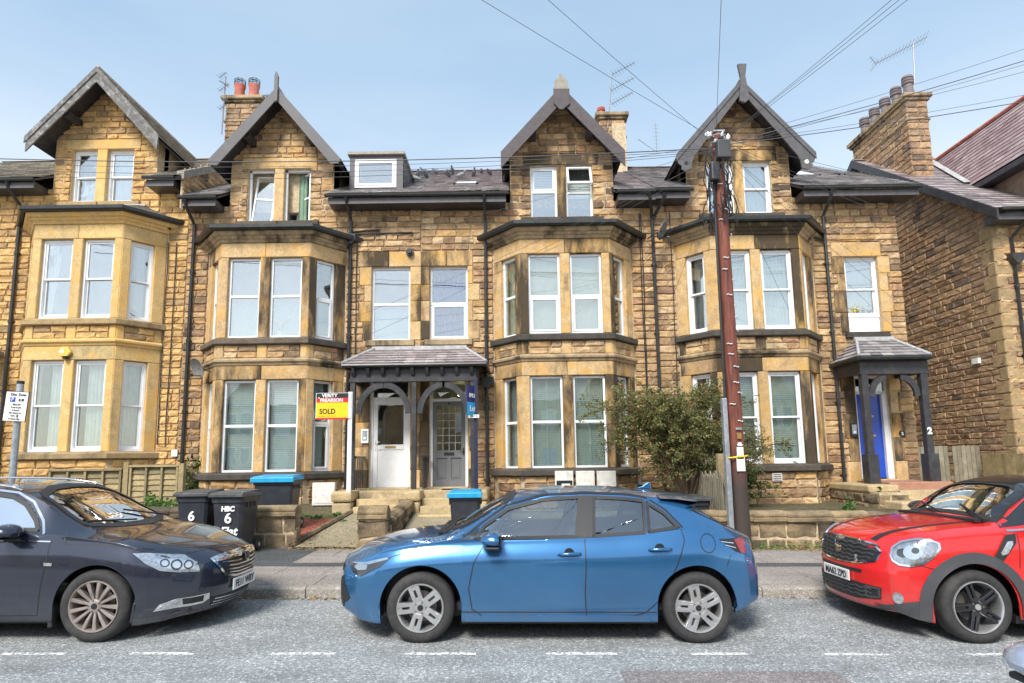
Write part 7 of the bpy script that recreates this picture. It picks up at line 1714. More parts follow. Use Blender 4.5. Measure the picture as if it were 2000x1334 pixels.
for s, sz, x, z, mk in (('Disc Zone', .052, .02, .160, 'black'), ('P', .072, -.05, .092, 'white'), ('Mon-Fri', .034, .015, .026, 'black'), ('9 am-6 pm', .034, .01, -.012, 'black'), ('2 hours', .034, .01, -.050, 'black'), ('No return to', .032, .005, -.086, 'black'), ('zone', .032, -.02, -.124, 'black'), ('on same day', .032, .0, -.166, 'black')):
    text_mb(s, sz, tl_ @ Matrix.Translation((x-.0, -.009, z)), .001, bold=.0006, sx=.95).build('lettering', M[mk], ps)
one('zone_box', M['black'], ps, .03, .10, -.007, -.004, .072, .105, M=tl_); one('zone_box', M['black'], ps, .025, .055, -.007, -.004, -.145, -.108, M=tl_)
text_mb('EE', .032, tl_ @ Matrix.Translation((.065, -.009, .088)), .001).build('lettering', M['white'], ps); text_mb('E', .03, tl_ @ Matrix.Translation((.04, -.009, -.127)), .001).build('lettering', M['white'], ps)
# ---------------------------------------------------------------- telegraph pole
def grad_pole():
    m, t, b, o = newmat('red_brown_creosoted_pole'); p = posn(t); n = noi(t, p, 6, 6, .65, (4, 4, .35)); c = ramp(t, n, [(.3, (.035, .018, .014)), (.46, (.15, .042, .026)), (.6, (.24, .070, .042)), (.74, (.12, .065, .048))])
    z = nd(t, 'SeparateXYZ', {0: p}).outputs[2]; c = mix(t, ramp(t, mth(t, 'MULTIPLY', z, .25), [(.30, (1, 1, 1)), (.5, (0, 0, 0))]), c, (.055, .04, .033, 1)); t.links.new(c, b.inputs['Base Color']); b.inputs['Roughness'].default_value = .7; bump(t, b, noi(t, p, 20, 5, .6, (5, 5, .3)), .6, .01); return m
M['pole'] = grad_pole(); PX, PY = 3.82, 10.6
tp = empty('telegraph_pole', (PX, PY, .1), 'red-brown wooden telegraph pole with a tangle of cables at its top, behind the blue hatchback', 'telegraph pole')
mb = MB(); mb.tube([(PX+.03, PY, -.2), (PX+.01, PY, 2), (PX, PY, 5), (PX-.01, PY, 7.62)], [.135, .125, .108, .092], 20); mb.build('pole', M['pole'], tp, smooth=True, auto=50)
one('steel_channel', M['galv'], tp, PX-.215, PX-.135, PY-.08, PY+.04, -.1, P(1420, 778, PY).z, bevel=.01)
mb = MB(); mb.tube([(PX-.15, PY-.03, 2.6), (PX-.14, PY-.04, 5), (PX-.13, PY-.05, 6.7)], .026, 6); mb.build('cable_run', M['rubber'], tp)
for z_ in (1.735,):
    mb = MB(); mb.tube([(PX+.02+math.cos(a)*.155-(.06 if math.cos(a) < 0 else 0), PY+math.sin(a)*.155, z_+.02*math.cos(a)) for a in np.linspace(0, 2*math.pi, 20)], .014, 5); mb.build('yellow_strap', M['sign_yellow'], tp)
q = P(1399, 305, PY-.16); b1 = one('junction_box', M['cladding'], tp, PX-.10, PX+.14, PY-.26, PY-.10, P(1400, 320, PY).z, P(1400, 286, PY).z+.0, bevel=.02)
one('junction_box', M['iron'], tp, PX-.22, PX-.06, PY-.22, PY-.08, 6.62, 6.98, bevel=.03)
one('top_cap', M['galv'], tp, PX-.10, PX+.10, PY-.10, PY+.10, 7.60, 7.63)
for z_ in (7.25, 7.4, 7.52):
    mb = MB(); mb.tube([(PX+math.cos(a)*.15, PY+math.sin(a)*.15, z_) for a in np.linspace(0, 2*math.pi, 16)], .014, 5); mb.build('steel_band', M['galv'], tp)
for k in range(11):
    a = k*.6; mb = MB(); x, y = PX+math.cos(a)*.18, PY+math.sin(a)*.18; z_ = 7.3+rnd()*.3; mb.tube([(PX+math.cos(a)*.1, PY+math.sin(a)*.1, z_), (x, y, z_), (x+.02, y, z_+.07)], .014, 5); mb.lathe([(0, -.02), (.03, -.02), (.035, .01), (.02, .05), (0, .06)], 8, Matrix.Translation((x+.02*math.cos(a), y, z_))); mb.build('insulator_hook', M['white' if k % 3 == 0 else 'galv'], tp)
mb = MB(); r = random.Random(4)
for k in range(26):
    a0 = r.uniform(0, 6.28); z0_ = r.uniform(6.3, 7.4); R1 = r.uniform(.14, .26); s_ = -1 if r.random() < .65 else 1; pts = []
    for i in range(14):
        t_ = i/13; a = a0+t_*r.uniform(2, 4)*s_*.4; pts.append((PX+math.cos(a)*R1*(1+.3*math.sin(t_*6))-.05, PY-.05+math.sin(a)*R1*.7, z0_-.55*math.sin(t_*math.pi)*r.uniform(.6, 1.1)))
    mb.tube(pts, .009, 4, cap=False)
tag(mb.build('coiled_cables', M['rubber'], tp), kind='stuff')
r = random.Random(9)
for k in range(22):
    z_ = 1.9+k*.22+r.random()*.08; a = r.uniform(-2.6, -.6); mb = MB(); R1 = .118+.02*(1-(z_/7))+.004; mb.tube([(PX+.01+math.cos(a+u)*R1*1.05, PY+math.sin(a+u)*R1*1.05, z_+.01*math.sin(u*9)) for u in np.linspace(0, .7, 5)], .009, 4); mb.build('cable_clip', M['white'], tp)
for z_, w_, h_, mk in ((P(1437, 852, PY).z, .035, .05, 'brass'), (P(1437, 838, PY).z, .05, .02, 'galv'), (P(1437, 868, PY).z, .03, .03, 'white'), (P(1437, 885, PY).z, .055, .10, 'white'), (P(1437, 905, PY).z, .07, .13, 'meter')):
    one('notice', M[mk], tp, PX+.01-w_, PX+.01+w_, PY-.152, PY-.142, z_-h_, z_+h_)
# ---------------------------------------------------------------- overhead wires
TOPP = Vector((PX, PY, 7.45)); M['wire'] = plain('grey_black_wire', (.09, .09, .10), .5)
def wire(a, b, label, sag=.15, r=.007, n=14):
    a, b = Vector(a), Vector(b); L = (b-a).length; mb = MB()
    pts = [a.lerp(b, i/n)-Vector((0, 0, 4*sag*(i/n)*(1-i/n))) for i in range(n+1)]
    mb.tube(pts, r*.8, 5, cap=False); o = mb.build('overhead_wire', M['wire'], None, smooth=True); return tag(o, label, 'cable', 'overhead wires')
def far(px, py, Ys, k=2.2, z=None):
    q = P(px, py, Ys); return TOPP+(q-TOPP)*k
for i, (px, py, Ys, k, lb) in enumerate([(978, 0, 7.2, 4, 'overhead wire leaving the pole towards the top edge left of the middle gable'), (1112, 0, 7.2, 4, 'overhead wire crossing the sky above the right hand chimney aerial to the top edge'),
      (1411, 0, 7.0, 5, 'near-vertical overhead wire rising from the pole top to the top edge'), (1702, 0, 7.2, 4, 'leftmost of three close overhead wires rising right from the pole top'), (1716, 0, 7.2, 4, 'middle of three close overhead wires rising right from the pole top'), (1728, 0, 7.2, 4, 'rightmost of three close overhead wires rising right from the pole top'),
      (2000, 68, 9.4, 2.4, 'topmost overhead wire running right from the pole past the tall chimney'), (2000, 87, 9.4, 2.4, 'thick overhead wire running right above the tall chimney pots'), (2000, 92, 9.5, 2.4, 'thin wire just under the thick one above the tall chimney pots'), (2000, 112, 9.5, 2.4, 'overhead wire running right just over the chimney stack cap'), (2000, 157, 9.9, 2.4, 'overhead wire crossing the middle of the tall chimney stack'), (2000, 168, 9.9, 2.4, 'lowest overhead wire crossing in front of the tall chimney stack')]):
    wire(TOPP+Vector((.05*math.cos(i*2), .05*math.sin(i), -.05*(i % 3))), far(px, py, Ys, k), lb, sag=.25, r=.009 if i in (7, 11) else .0045)
for i, (px, py, Y, lb, r_) in enumerate([(-200, 303, 11.5, 'thick overhead wire running left across all the gables', .012), (-200, 311, 12.2, 'second overhead wire from the top running left across the golden gable windows', .006), (-200, 322, 12.2, 'third overhead wire from the top running left across the golden gable windows', .006), (-200, 331, 12.4, 'lowest overhead wire running left across the golden gable windows', .006)]):
    wire(TOPP+Vector((-.05, 0, -.12-.03*i)), P(px, py, Y), lb, sag=.20+.05*i, r=r_)
for i, (px, py, Y, z0_, lb) in enumerate([(690, 668, 14.85, 7.2, 'drop wire from the pole down to the wall left of the twin first-floor windows'), (945, 545, 14.85, 7.1, 'drop wire from the pole to the drainpipe by the middle bay'), (735, 462, 14.85, 7.3, 'drop wire from the pole to the wall under the small dormer'), (1212, 570, 14.85, 7.0, 'steep drop wire from the pole to the right flank of the middle bay'), (700, 616, 14.85, 7.15, 'drop wire crossing the pale blind windows of the middle bay'),
      (1265, 700, 14.9, 6.9, 'steep drop wire from the pole to the wall behind the shrub'), (1760, 595, 14.85, 7.3, 'drop wire from the pole down to the stone right of the single first-floor window'), (1765, 655, 14.85, 7.2, 'drop wire from the pole to the sill of the single first-floor window'), (1735, 540, 14.85, 7.3, 'drop wire from the pole crossing the top of the single first-floor window'), (1560, 640, 14.2, 7.0, 'drop wire from the pole down the right hand bay'),
      (2000, 520, 14.4, 7.4, 'long drop wire from the pole sloping right across the brown side wall'), (2000, 505, 14.2, 7.45, 'long drop wire just above another, sloping right across the brown side wall'), (1990, 395, 14.0, 7.5, 'nearly level drop wire from the pole to the eaves of the detached house'), (970, 330, 14.4, 7.4, 'drop wire from the pole to the left foot of the middle gable')]):
    wire((PX+.05*(-1 if px < 1400 else 1), PY-.05, z0_), P(px, py, Y), lb, sag=.12, r=.0045)
# ---------------------------------------------------------------- aerials and dishes
def yagi(mb, c, d, L, n, w_, up=Vector((0, 0, 1))):
    d = d.normalized(); s_ = d.cross(up).normalized(); a = c; mb.tube([a, a+d*L], .012, 4)
    for i in range(n): q = a+d*(L*(i+.5)/n); k = w_*(1-.5*i/n); mb.tube([q-s_*k, q+s_*k], .006, 3)
ae = empty('tv_aerial', (3.1, 18.6, 12), 'tall triple television aerial on the chimney with one red pot', 'aerial')
b0, t0 = P(1187, 250, 18.5), P(1195, 143, 18.5); mb = MB(); mb.tube([b0, t0], .022, 6); mb.build('mast', M['alu'], ae)
for (xa, ya, xb, yb) in ((1195, 146, 1240, 122), (1192, 178, 1238, 152), (1194, 204, 1236, 180)):
    a, b = P(xa, ya, 18.5), P(xb, yb, 18.0); mb = MB(); yagi(mb, a, b-a, (b-a).length, 8, .16, Vector((0, .4, 1))); mb.build('antenna', M['alu'], ae)
ae = empty('tv_aerial', (12.9, 18.4, 12), 'large television aerial on a mast above the tall right hand chimney', 'aerial')
b0, t0 = P(1787, 178, 18.2), P(1784, 84, 18.2); mb = MB(); mb.tube([b0, t0], .022, 6); mb.build('mast', M['alu'], ae)
a, b = P(1811, 72, 18.2), P(1710, 124, 17.8); mb = MB(); yagi(mb, a, b-a, (b-a).length, 15, .22, Vector((0, .5, 1))); mb.build('antenna', M['alu'], ae)
mb = MB(); 
for s_ in (-1, 1): yagi(mb, b, Vector((-.4, 0, s_*.6)), .28, 3, .15)
tag(mb.build('reflector', M['alu'], ae))
ae = empty('tv_aerial', (-8.8, 18.2, 11), 'rusty cluster of small aerials on a pole beside the red chimney pots', 'aerial')
b0, t0 = P(433, 262, 18.1), P(441, 150, 18.1); mb = MB(); mb.tube([b0, t0], .02, 6); mb.build('mast', M['alu'], ae)
for y_, L_, s_ in ((152, .5, 1), (168, .5, -1), (178, .7, 1), (198, .45, -1), (214, .5, 1)):
    a = P(437, y_, 18.1); mb = MB(); yagi(mb, a-Vector((.15*s_, 0, 0)), Vector((s_, -.3, .5)), L_*.6, 5, .14); mb.build('antenna', M['alu'], ae)
ae = empty('tv_aerial', (4.5, 18.6, 11), 'small upright aerial standing between the two right hand gables', 'aerial')
a, b, c = P(1283, 297, 18.5), P(1280, 240, 18.5), P(1246, 272, 18.5); mb = MB(); mb.tube([c, a, b], .012, 5); mb.build('mast', M['alu'], ae)
for k in range(7): q = a.lerp(b, .15+.13*k); one('element', M['alu'], ae, q.x-.1, q.x+.1, q.y-.004, q.y+.004, q.z-.004, q.z+.004)
def dish(px, py, Y, R, label, yaw, arm, mx):
    c = P(px, py, Y); e_ = empty('satellite_dish', c, label, 'satellite dish'); T = Matrix.Translation(c) @ Matrix.Rotation(yaw, 4, 'Z') @ Matrix.Rotation(math.radians(25), 4, 'X')
    mb = MB(); mb.lathe([(R*t_, .25*R*t_*t_*-1+.04) for t_ in np.linspace(0, 1, 7)]+[(R*t_, .25*R*t_*t_*-1+.052) for t_ in np.linspace(1, 0, 7)], 24, T, 'y'); mb.build('dish', M['dish_'], e_, smooth=True, auto=60)
    mb = MB(); mb.tube([T @ Vector((0, .04, -R*.9)), T @ Vector((0, -R*.9, -R*.55))], .012, 5); mb.lathe([(0, -.03), (.03, -.03), (.03, .04), (0, .04)], 8, T @ Matrix.Translation((0, -R*.9, -R*.5)), 'y'); mb.build('feed_arm', M['iron'], e_)
    mb = MB(); mb.tube([c+Vector((0, .05, 0)), c+Vector((arm*.6, .1, -.05)), c+Vector((arm, mx, -.08))], .018, 6); mb.build('bracket', M['iron'], e_)
M['dish_'] = plain('grey_dish', (.20, .20, .20), .5, var=.25)
dish(386, 718, 14.45, .24, 'grey satellite dish on a bracket left of the lower bay, above the bins', -.6, .30, .1)
dish(1293, 450, 14.55, .24, 'grey satellite dish on the wall between the two right hand bays', 1.15, -.28, .35)
# alarm box
q = P(127, 688, 14.2); ab = empty('alarm_box', q, 'yellow hexagonal alarm box over the golden lower bay windows', 'alarm box')
hx = [(q.x+.155*math.cos(a*math.pi/3), q.z+.125*math.sin(a*math.pi/3)) for a in range(6)]; mb = MB(); mb.prism(hx, 14.16, 14.24); M['alarm'] = plain('yellow_alarm_cover', (.85, .52, .09), .35, var=.04); mb.build('cover', M['alarm'], ab, bevel=.02)
mb = MB(); mb.lathe([(0, -.03), (.06, -.03), (.07, .03), (0, .03)], 10, Matrix.Translation((q.x+.03, 14.19, q.z-.13))); mb.build('strobe', M['black'], ab); one('maker_label', M['white'], ab, q.x-.10, q.x-.0, 14.152, 14.16, q.z-.02, q.z+.05)
q = P(342, 885, 14.97); tag(one('junction_box', M['upvc'], None, q.x-.07, q.x+.07, 14.93, 14.99, q.z-.08, q.z+.08), 'small white electrical box on the wall above the fence panels', 'junction box')
q = P(1248, 938, 14.97); tag(one('junction_box', M['galv'], None, q.x-.05, q.x+.05, 14.9, 14.99, q.z-.1, q.z+.1), 'small grey box low on the wall between the middle bay and the shrub', 'junction box')
q = P(1518, 932, 14.2); vt = empty('air_brick', (q.x, 14.2, q.z), 'slotted white air vent low on the right hand bay', 'vent')
one('frame', M['meter'], vt, q.x-.11, q.x+.11, 14.19, 14.24, q.z-.09, q.z+.09)
for k in range(4): one('slot', M['black'], vt, q.x-.09, q.x+.09, 14.184, 14.192, q.z-.07+k*.04, q.z-.055+k*.04)
# ---------------------------------------------------------------- pigeons
M['pigeon'] = plain('slate_grey_pigeon', (.10, .105, .12), .7, var=.5, scale=30); M['pigeon_pale'] = plain('pale_grey_pigeon', (.24, .25, .27), .7, var=.4, scale=30)
def pigeon(x, y, z, yaw, mk, label, up):
    T = Matrix.Translation((x, y, z)) @ Matrix.Rotation(yaw, 4, 'Z') @ Matrix.Scale(1.0, 4)
    path = [(-.19, .05, .006), (-.12, .07, .022), (-.07, .085, .05), (0, .10, .068), (.06, .125, .06), (.095, .16 if up else .13, .036), (.11, .195 if up else .135, .028), (.122, .215 if up else .14, .031), (.145, .215 if up else .135, .018), (.168, .208 if up else .128, .003)]
    mb = MB(); mb.tube([(a, 0, b) for a, b, c in path], [c for a, b, c in path], 10, T)
    for s_ in (-1, 1): mb.tube([(0, s_*.02, .06), (.005, s_*.02, 0)], .005, 4, T); 
    bo = mb.build('pigeon', M[mk], None, smooth=True); tag(bo, label, 'pigeon', 'pigeons on the slate roof'); return bo
lbs = ['leftmost pigeon on the slate roof beside the dormer', 'dark pigeon just right of the leftmost one, near the dormer', 'upright pigeon third from the dormer', 'pigeon with raised head fourth from the dormer', 'pigeon standing highest near the ridge, left group', 'pigeon leaning forward above the roof light, left side', 'crouched pigeon right above the roof light', 'pale pigeon lower than its neighbours above the roof light', 'upright pigeon right of the roof light', 'pigeon at the ridge near the middle gable', 'pigeon close to the middle gable barge', 'rightmost pigeon before the middle gable', 'pale pigeon lowest on the slope by the dormer']
for i, ((px, py), lb) in enumerate(zip([(816, 347), (823, 342), (832, 346), (829, 339), (852, 340), (876, 346), (884, 340), (900, 347), (872, 341), (925, 345), (940, 340), (956, 343), (813, 352)], lbs)):
    Yp = 18.7-(py-338)*.16; q = P(px, py, Yp); zf = 8.30+(Yp-14.42)*.594+.03; pigeon(q.x, Yp, zf, rnd()*6.28, 'pigeon_pale' if 'pale' in lb else 'pigeon', lb, i % 3 != 2)
# ---------------------------------------------------------------- plants
def leaf_mat(name, stops, rough=.6):
    m, t, b, o = newmat(name); g = nd(t, 'NewGeometry').outputs['Random Per Island']; c = ramp(t, g, stops); p = posn(t)
    c = mix(t, 1, c, ramp(t, noi(t, p, 3), [(.3, (.6,)*3), (.7, (1.4,)*3)]), 'MULTIPLY'); t.links.new(c, b.inputs['Base Color']); b.inputs['Roughness'].default_value = rough; b.inputs['Specular IOR Level'].default_value = .3
    tr = nd(t, 'BsdfTranslucent', {0: c}); mx = nd(t, 'MixShader', {0: .3, 1: b.outputs[0], 2: tr.outputs[0]}); t.links.new(mx.outputs[0], o.inputs[0]); return m
M['leaf'] = leaf_mat('small_shrub_leaves', [(0, (.09, .12, .045)), (.35, (.18, .21, .075)), (.6, (.32, .32, .11)), (.8, (.15, .18, .08)), (.93, (.34, .28, .09)), (1, (.42, .18, .07))])
M['leaf_green'] = leaf_mat('fresh_green_leaves', [(0, (.05, .13, .03)), (.5, (.10, .22, .05)), (1, (.19, .32, .08))])
M['leaf_ivy'] = leaf_mat('dark_ivy_leaves', [(0, (.02, .06, .015)), (.5, (.05, .12, .03)), (1, (.10, .18, .05))])
M['leaf_dry'] = leaf_mat('fallen_brown_leaves', [(0, (.22, .12, .05)), (.5, (.38, .24, .10)), (1, (.48, .38, .18))], .8)
M['twig'] = plain('brown_twigs', (.10, .065, .04), .9, var=.3)
def leaves(name, pts, size, mk, parent=None, seed=0, aspect=.5, org_=True, stuff=True, flat=0.0):
    rg = np.random.default_rng(seed); n = len(pts); P0 = np.array(pts)
    if parent is not None: P0 = P0-np.array(org(parent))
    d = rg.normal(size=(n, 3)); d[:, 2] *= (1-flat); d /= np.linalg.norm(d, axis=1)[:, None]; e = rg.normal(size=(n, 3)); e[:, 2] *= (1-flat); e -= (e*d).sum(1)[:, None]*d; e /= np.linalg.norm(e, axis=1)[:, None]
    s = size*rg.uniform(.55, 1.25, n)[:, None]; V = np.stack([P0-d*s, P0+e*s*aspect+d*s*.1, P0+d*s, P0-e*s*aspect+d*s*.1], 1).reshape(-1, 3)
    me = bpy.data.meshes.new(name); me.vertices.add(4*n); me.vertices.foreach_set('co', V.ravel()); me.loops.add(4*n); me.loops.foreach_set('vertex_index', np.arange(4*n, dtype=np.int32)); me.polygons.add(n); me.polygons.foreach_set('loop_start', np.arange(0, 4*n, 4, dtype=np.int32)); me.update(calc_edges=True); me.materials.append(M[mk])
    o = bpy.data.objects.new(name, me); C.objects.link(o)
    if parent: o.parent = parent
    return tag(o, kind='stuff') if stuff else o
def branchy(root, n, spread, hgt, seed, droop=.3, ground=None, sub=9, bias=(0, 0)):
    """arching stems with side twigs; returns branch polylines and leaf anchor points"""
    r = random.Random(seed); L = []; A = []
    for i in range(n):
        a = r.uniform(0, 2*math.pi); reach = r.uniform(.35, 1)*spread; hh = hgt*r.uniform(.55, 1.0); pts = []
        for k in range(9):
            t_ = k/8; pts.append(root+Vector(((math.cos(a)*reach+bias[0])*t_**1.1+r.uniform(-.04, .04), (math.sin(a)*reach*.5+bias[1])*t_**1.1+r.uniform(-.03, .03), hh*math.sin(min(1.0, t_*(1+droop))*math.pi/2)-droop*.5*max(0, t_-.6)*hh)))
        L.append((pts, .022, .005))
        for k in range(sub):
            t_ = r.uniform(.22, 1); q = pts[min(7, int(t_*8))].lerp(pts[min(8, int(t_*8)+1)], (t_*8) % 1); d = Vector((r.gauss(0, 1), r.gauss(0, .7), r.gauss(.25, .6))).normalized(); ln = r.uniform(.18, .5); tw = [q+d*ln*u+Vector((0, 0, -.08*u*u)) for u in (0, .33, .66, 1)]
            L.append((tw, .006, .002))
            for m_ in range(3):
                s0 = tw[1+m_]; d2 = (d+Vector((r.gauss(0, .8), r.gauss(0, .8), r.gauss(0, .5)))).normalized(); t2 = [s0, s0+d2*ln*.45]; L.append((t2, .003, .0015))
                for u in range(15): A.append(s0.lerp(t2[1], r.random())+Vector((r.gauss(0, .032), r.gauss(0, .032), r.gauss(0, .026))))
            for u in range(14): A.append(tw[0].lerp(tw[3], r.random())+Vector((r.gauss(0, .035), r.gauss(0, .035), r.gauss(0, .03))))
    return L, A
def shrub(name, label, root, n, spread, hgt, seed, mk='leaf', size=.026, cat='shrub', group=None, **k):
    e_ = empty(name, root, label, cat, group); L, A = branchy(Vector(root), n, spread, hgt, seed, **k); mb = MB()
    for pts, r0, r1 in L: mb.tube(pts, [r0+(r1-r0)*i/(len(pts)-1) for i in range(len(pts))], 4, cap=False)
    tag(mb.build('branches', M['twig'], e_), kind='stuff'); leaves('foliage', A, size, mk, e_, seed); return e_, A
e_, A = shrub('large_shrub', 'large loose grey-green shrub with red berries leaning over the fence between the bays', (3.60, 12.9, .7), 44, 1.95, 2.55, 5, sub=14, bias=(-.22, -.1), size=.028)
r = random.Random(2); mb = MB()
for q in r.sample(A, 150):
    mb.lathe([(0, -.018), (.016, -.006), (.016, .008), (0, .018)], 6, Matrix.Translation(q))
M['berry'] = plain('red_berries', (.55, .04, .03), .4, var=.2); tag(mb.build('berries', M['berry'], e_), kind='stuff')
shrub('trailing_shrub', 'sparse twiggy growth right of the telegraph pole in front of the right hand bay', (4.5, 13.0, .62), 16, 1.15, 1.75, 15, sub=9, bias=(.35, 0), size=.024)
shrub('trailing_shrub', 'dark low shrub against the plinth right of the telegraph pole', (4.75, 13.4, .55), 9, .8, .75, 17, mk='leaf_ivy', sub=12, bias=(.1, 0), size=.03)
def clump(name, label, c, rx, ry, rz2, n, mk, size, seed, cat='plant', group=None, flat=.3, shape='dome'):
    rg = random.Random(seed); pts = []
    while len(pts) < n:
        x, y, z = rg.uniform(-1, 1), rg.uniform(-1, 1), rg.uniform(0, 1)
        hgt = 1-(x*x+y*y) if shape == 'dome' else 1
        if hgt > 0 and z < hgt*(.55+.45*math.sin(x*5+seed)*math.cos(y*4)): pts.append((c[0]+x*rx, c[1]+y*ry, c[2]+z*rz2))
    e_ = empty(name, c, label, cat, group); leaves('foliage', pts, size, mk, e_, seed, aspect=.7, flat=flat)
    mb = MB()
    for p in rg.sample(pts, min(25, len(pts))): mb.tube([(c[0]+(p[0]-c[0])*.5, c[1]+(p[1]-c[1])*.5, c[2]), p], .004, 3, cap=False)
    tag(mb.build('stems', M['twig'], e_), kind='stuff'); return e_
clump('ivy', 'dark green ivy climbing the wall corner left of the lower bay above the bins', (-7.72, 14.85, .8), .22, .1, 1.25, 420, 'leaf_ivy', .05, 3, cat='ivy', shape='col')
clump('weed_clump', 'bushy green weeds in front of the fence panels left of the wheelie bins', (-6.75, 11.9, .84), .42, .25, .55, 650, 'leaf_green', .035, 4)
clump('weed_clump', 'low green leafy plants under the square meter box', (-4.0, 13.2, .52), .62, .45, .24, 700, 'leaf_green', .04, 5)
clump('weed_clump', 'low green plants edging the path by the stone step block', (-3.55, 12.7, .46), .35, .3, .16, 300, 'leaf_green', .035, 6)
clump('weed_clump', 'pale green weed growing behind the low wall under the right hand bay', (6.35, 11.9, .60), .28, .2, .42, 240, 'leaf_green', .035, 7)
clump('weed_clump', 'small weed tuft right behind the low wall near the pole', (4.4, 11.7, .6), .25, .2, .2, 160, 'leaf_green', .03, 8)
clump('fern', 'dark fern growing from the stepped wall left of the blue door', (7.75, 13.2, .72), .22, .2, .4, 170, 'leaf_ivy', .05, 9)
clump('fern', 'small dark fern lower on the stepped wall left of the blue door', (8.05, 12.5, .45), .2, .2, .3, 120, 'leaf_ivy', .04, 10)
rg = random.Random(11)
for nm, x0, x1, n, mk in (('wall_foot_weeds', 4.0, 7.6, 500, 'leaf_green'), ('wall_foot_leaves', 3.9, 7.7, 700, 'leaf_dry'), ('fallen_leaves', -3.9, -2.0, 260, 'leaf_dry')):
    pts = [(rg.uniform(x0, x1), 11.0-abs(rg.gauss(0, .16)), 0) for _ in range(n)]; pts = [(a, b, gz(a, b)+.012+(abs(rg.gauss(0, .05)) if mk == 'leaf_green' else 0)) for a, b, _ in pts]
    tag(leaves(nm, pts, .032, mk, None, n, aspect=.6, flat=.8), {'wall_foot_weeds': 'low weeds along the foot of the right hand garden wall', 'wall_foot_leaves': 'dry leaf litter along the foot of the right hand garden wall', 'fallen_leaves': 'fallen leaves across the foot of the two front paths'}[nm], 'leaves')
pts = [(rg.uniform(-5, -1.2), 7.74-abs(rg.gauss(0, .05)), 0) for _ in range(420)]+[(rg.uniform(2.3, 6), 7.75-abs(rg.gauss(0, .03)), 0) for _ in range(90)]
tag(leaves('gutter_leaves', [(a, b, rz_(a, b)+.01) for a, b, _ in pts], .022, 'leaf_dry', None, 3, aspect=.6, flat=.85), 'small dry leaves lying in the road gutter along the kerb', 'leaves')
pts = [(rg.uniform(-3.85, -2.8), rg.uniform(11, 12.8), 0) for _ in range(420)]
tag(leaves('path_litter', [(a, b, slope(a, b)+.012) for a, b, _ in pts], .02, 'leaf_dry', None, 5, aspect=.6, flat=.85), 'scattered bark and leaf litter on the left front path', 'leaves')
# things in windows
wp = empty('potted_plant', (-5.55, 14.62, 4.7), 'green potted plant standing in the window of the bay with sky reflections', 'plant')
mb = MB(); mb.lathe([(0, 0), (.06, 0), (.08, .13), (0, .13)], 12, Matrix.Translation((-5.55, 14.50, 4.75))); mb.build('pot', M['white'], wp); r = random.Random(6); mb = MB()
for k in range(9):
    a = k*.7; d = Vector((math.cos(a), math.sin(a)*.3, 0)); b0 = Vector((-5.55, 14.50, 4.86)); ln = .2+r.random()*.12
    q = [b0, b0+d*ln*.4+Vector((0, 0, .22)), b0+d*ln+Vector((0, 0, .20+.2*r.random()))]; s_ = Vector((0, 0, .035)); mb.add([q[0], q[1]-s_, q[2], q[1]+s_], [(0, 1, 2, 3)])
mb.build('leaves', M['leaf_green'], wp, recalc=False)
fl = empty('flowers', (8.7, 15.24, 5.2), 'yellow flowers in the single first-floor window above the blue door', 'flowers'); pts = [(8.65+random.gauss(0, .12), 15.2+random.gauss(0, .01), 5.32+abs(random.gauss(0, .08))) for _ in range(60)]
M['petal'] = leaf_mat('yellow_petals', [(0, (.85, .6, .02)), (.6, (.9, .75, .1)), (1, (.8, .8, .7))]); leaves('petals', pts, .035, 'petal', fl, 3, aspect=.8); pts = [(8.8+random.gauss(0, .2), 15.21, 5.28+abs(random.gauss(0, .1))) for _ in range(90)]; leaves('foliage', pts, .04, 'leaf_green', fl, 4)
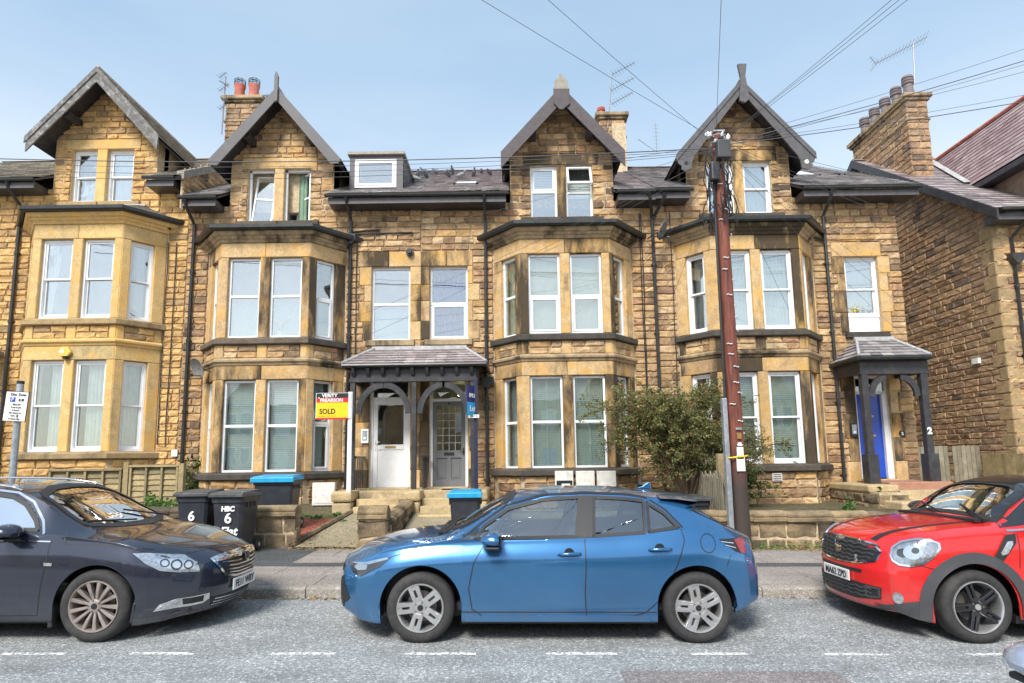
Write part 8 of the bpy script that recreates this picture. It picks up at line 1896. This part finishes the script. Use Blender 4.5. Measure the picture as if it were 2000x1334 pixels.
# ---------------------------------------------------------------- street opposite (seen only in reflections)
op = empty('opposite_terrace', (0, -15, 0), 'plain stone terrace across the street behind the viewer, seen only in glass and paint reflections', 'house')
one('wall', M['stone'], op, -24, 24, -26, -17, -.2, 6.0); mb = MB(); mb.prism([(-16.6, 6.0), (-21, 8.4), (-26.4, 6.0)], -24, 24, 'x'); mb.build('roof', M['slate'], op)
for k in range(7):
    x = -20+k*6.6; mb = MB(); mb.prism([(x-1.6, 6.0), (x+1.6, 6.0), (x, 8.2)], -19, -16.9); mb.build('gable', M['ashlar'], op); one('bay_front', M['ashlar'], op, x-1.5, x+1.5, -17, -16.2, 0, 5.6)
    for z_ in (1.3, 3.8):
        for s_ in (-.75, .2): one('window', M['upvc'], op, x+s_-.1, x+s_+.65, -16.22, -16.18, z_, z_+1.6); one('pane', M['black'], op, x+s_-.03, x+s_+.58, -16.19, -16.16, z_+.07, z_+1.5)
    one('window', M['upvc'], op, x+2.4, x+3.4, -17.02, -16.98, 3.8, 5.4); one('front_door', M['door_blue' if k % 2 else 'white_paint'], op, x+2.4, x+3.4, -17.02, -16.98, .3, 2.6)
# ---------------------------------------------------------------- silver car at the bottom right corner (this side of the street)
spS = dict(spB); rS = car_root('parked_car', .25, 1.12, 'left', 'pale silver car of which only the door mirror and pillar enter the bottom right corner', 'cars parked along the kerb')
cs = Car(rS, spS, M['silver_paint'])
for pl in ([(1.30, 1.0), (1.78, 1.29), (2.18, 1.34), (2.18, 1.02)], [(2.28, 1.03), (2.28, 1.345), (2.75, 1.34), (3.15, 1.10)]): cs.window('L', [Vector(p) for p in pl], r=.02)
cs.window('F', [Vector(p) for p in [(-.60, 1.04), (-.50, 1.31), (-.30, 1.365), (0, 1.378), (.30, 1.365), (.50, 1.31), (.60, 1.04), (.4, 1.005), (0, .995), (-.4, 1.005)]], name='windscreen', gasket=.035, r=.05, mirror=False)
mirror(cs, Vector((1.47, .83, 1.07)), M['silver_paint'], .95); cs.cabin(1.2, 3.9, .34, ((2.02, 1), (2.86, 1)), drv=1); cs.finish(); wheels(cs, 'twin', R=.325, rim=.222, y=.878)
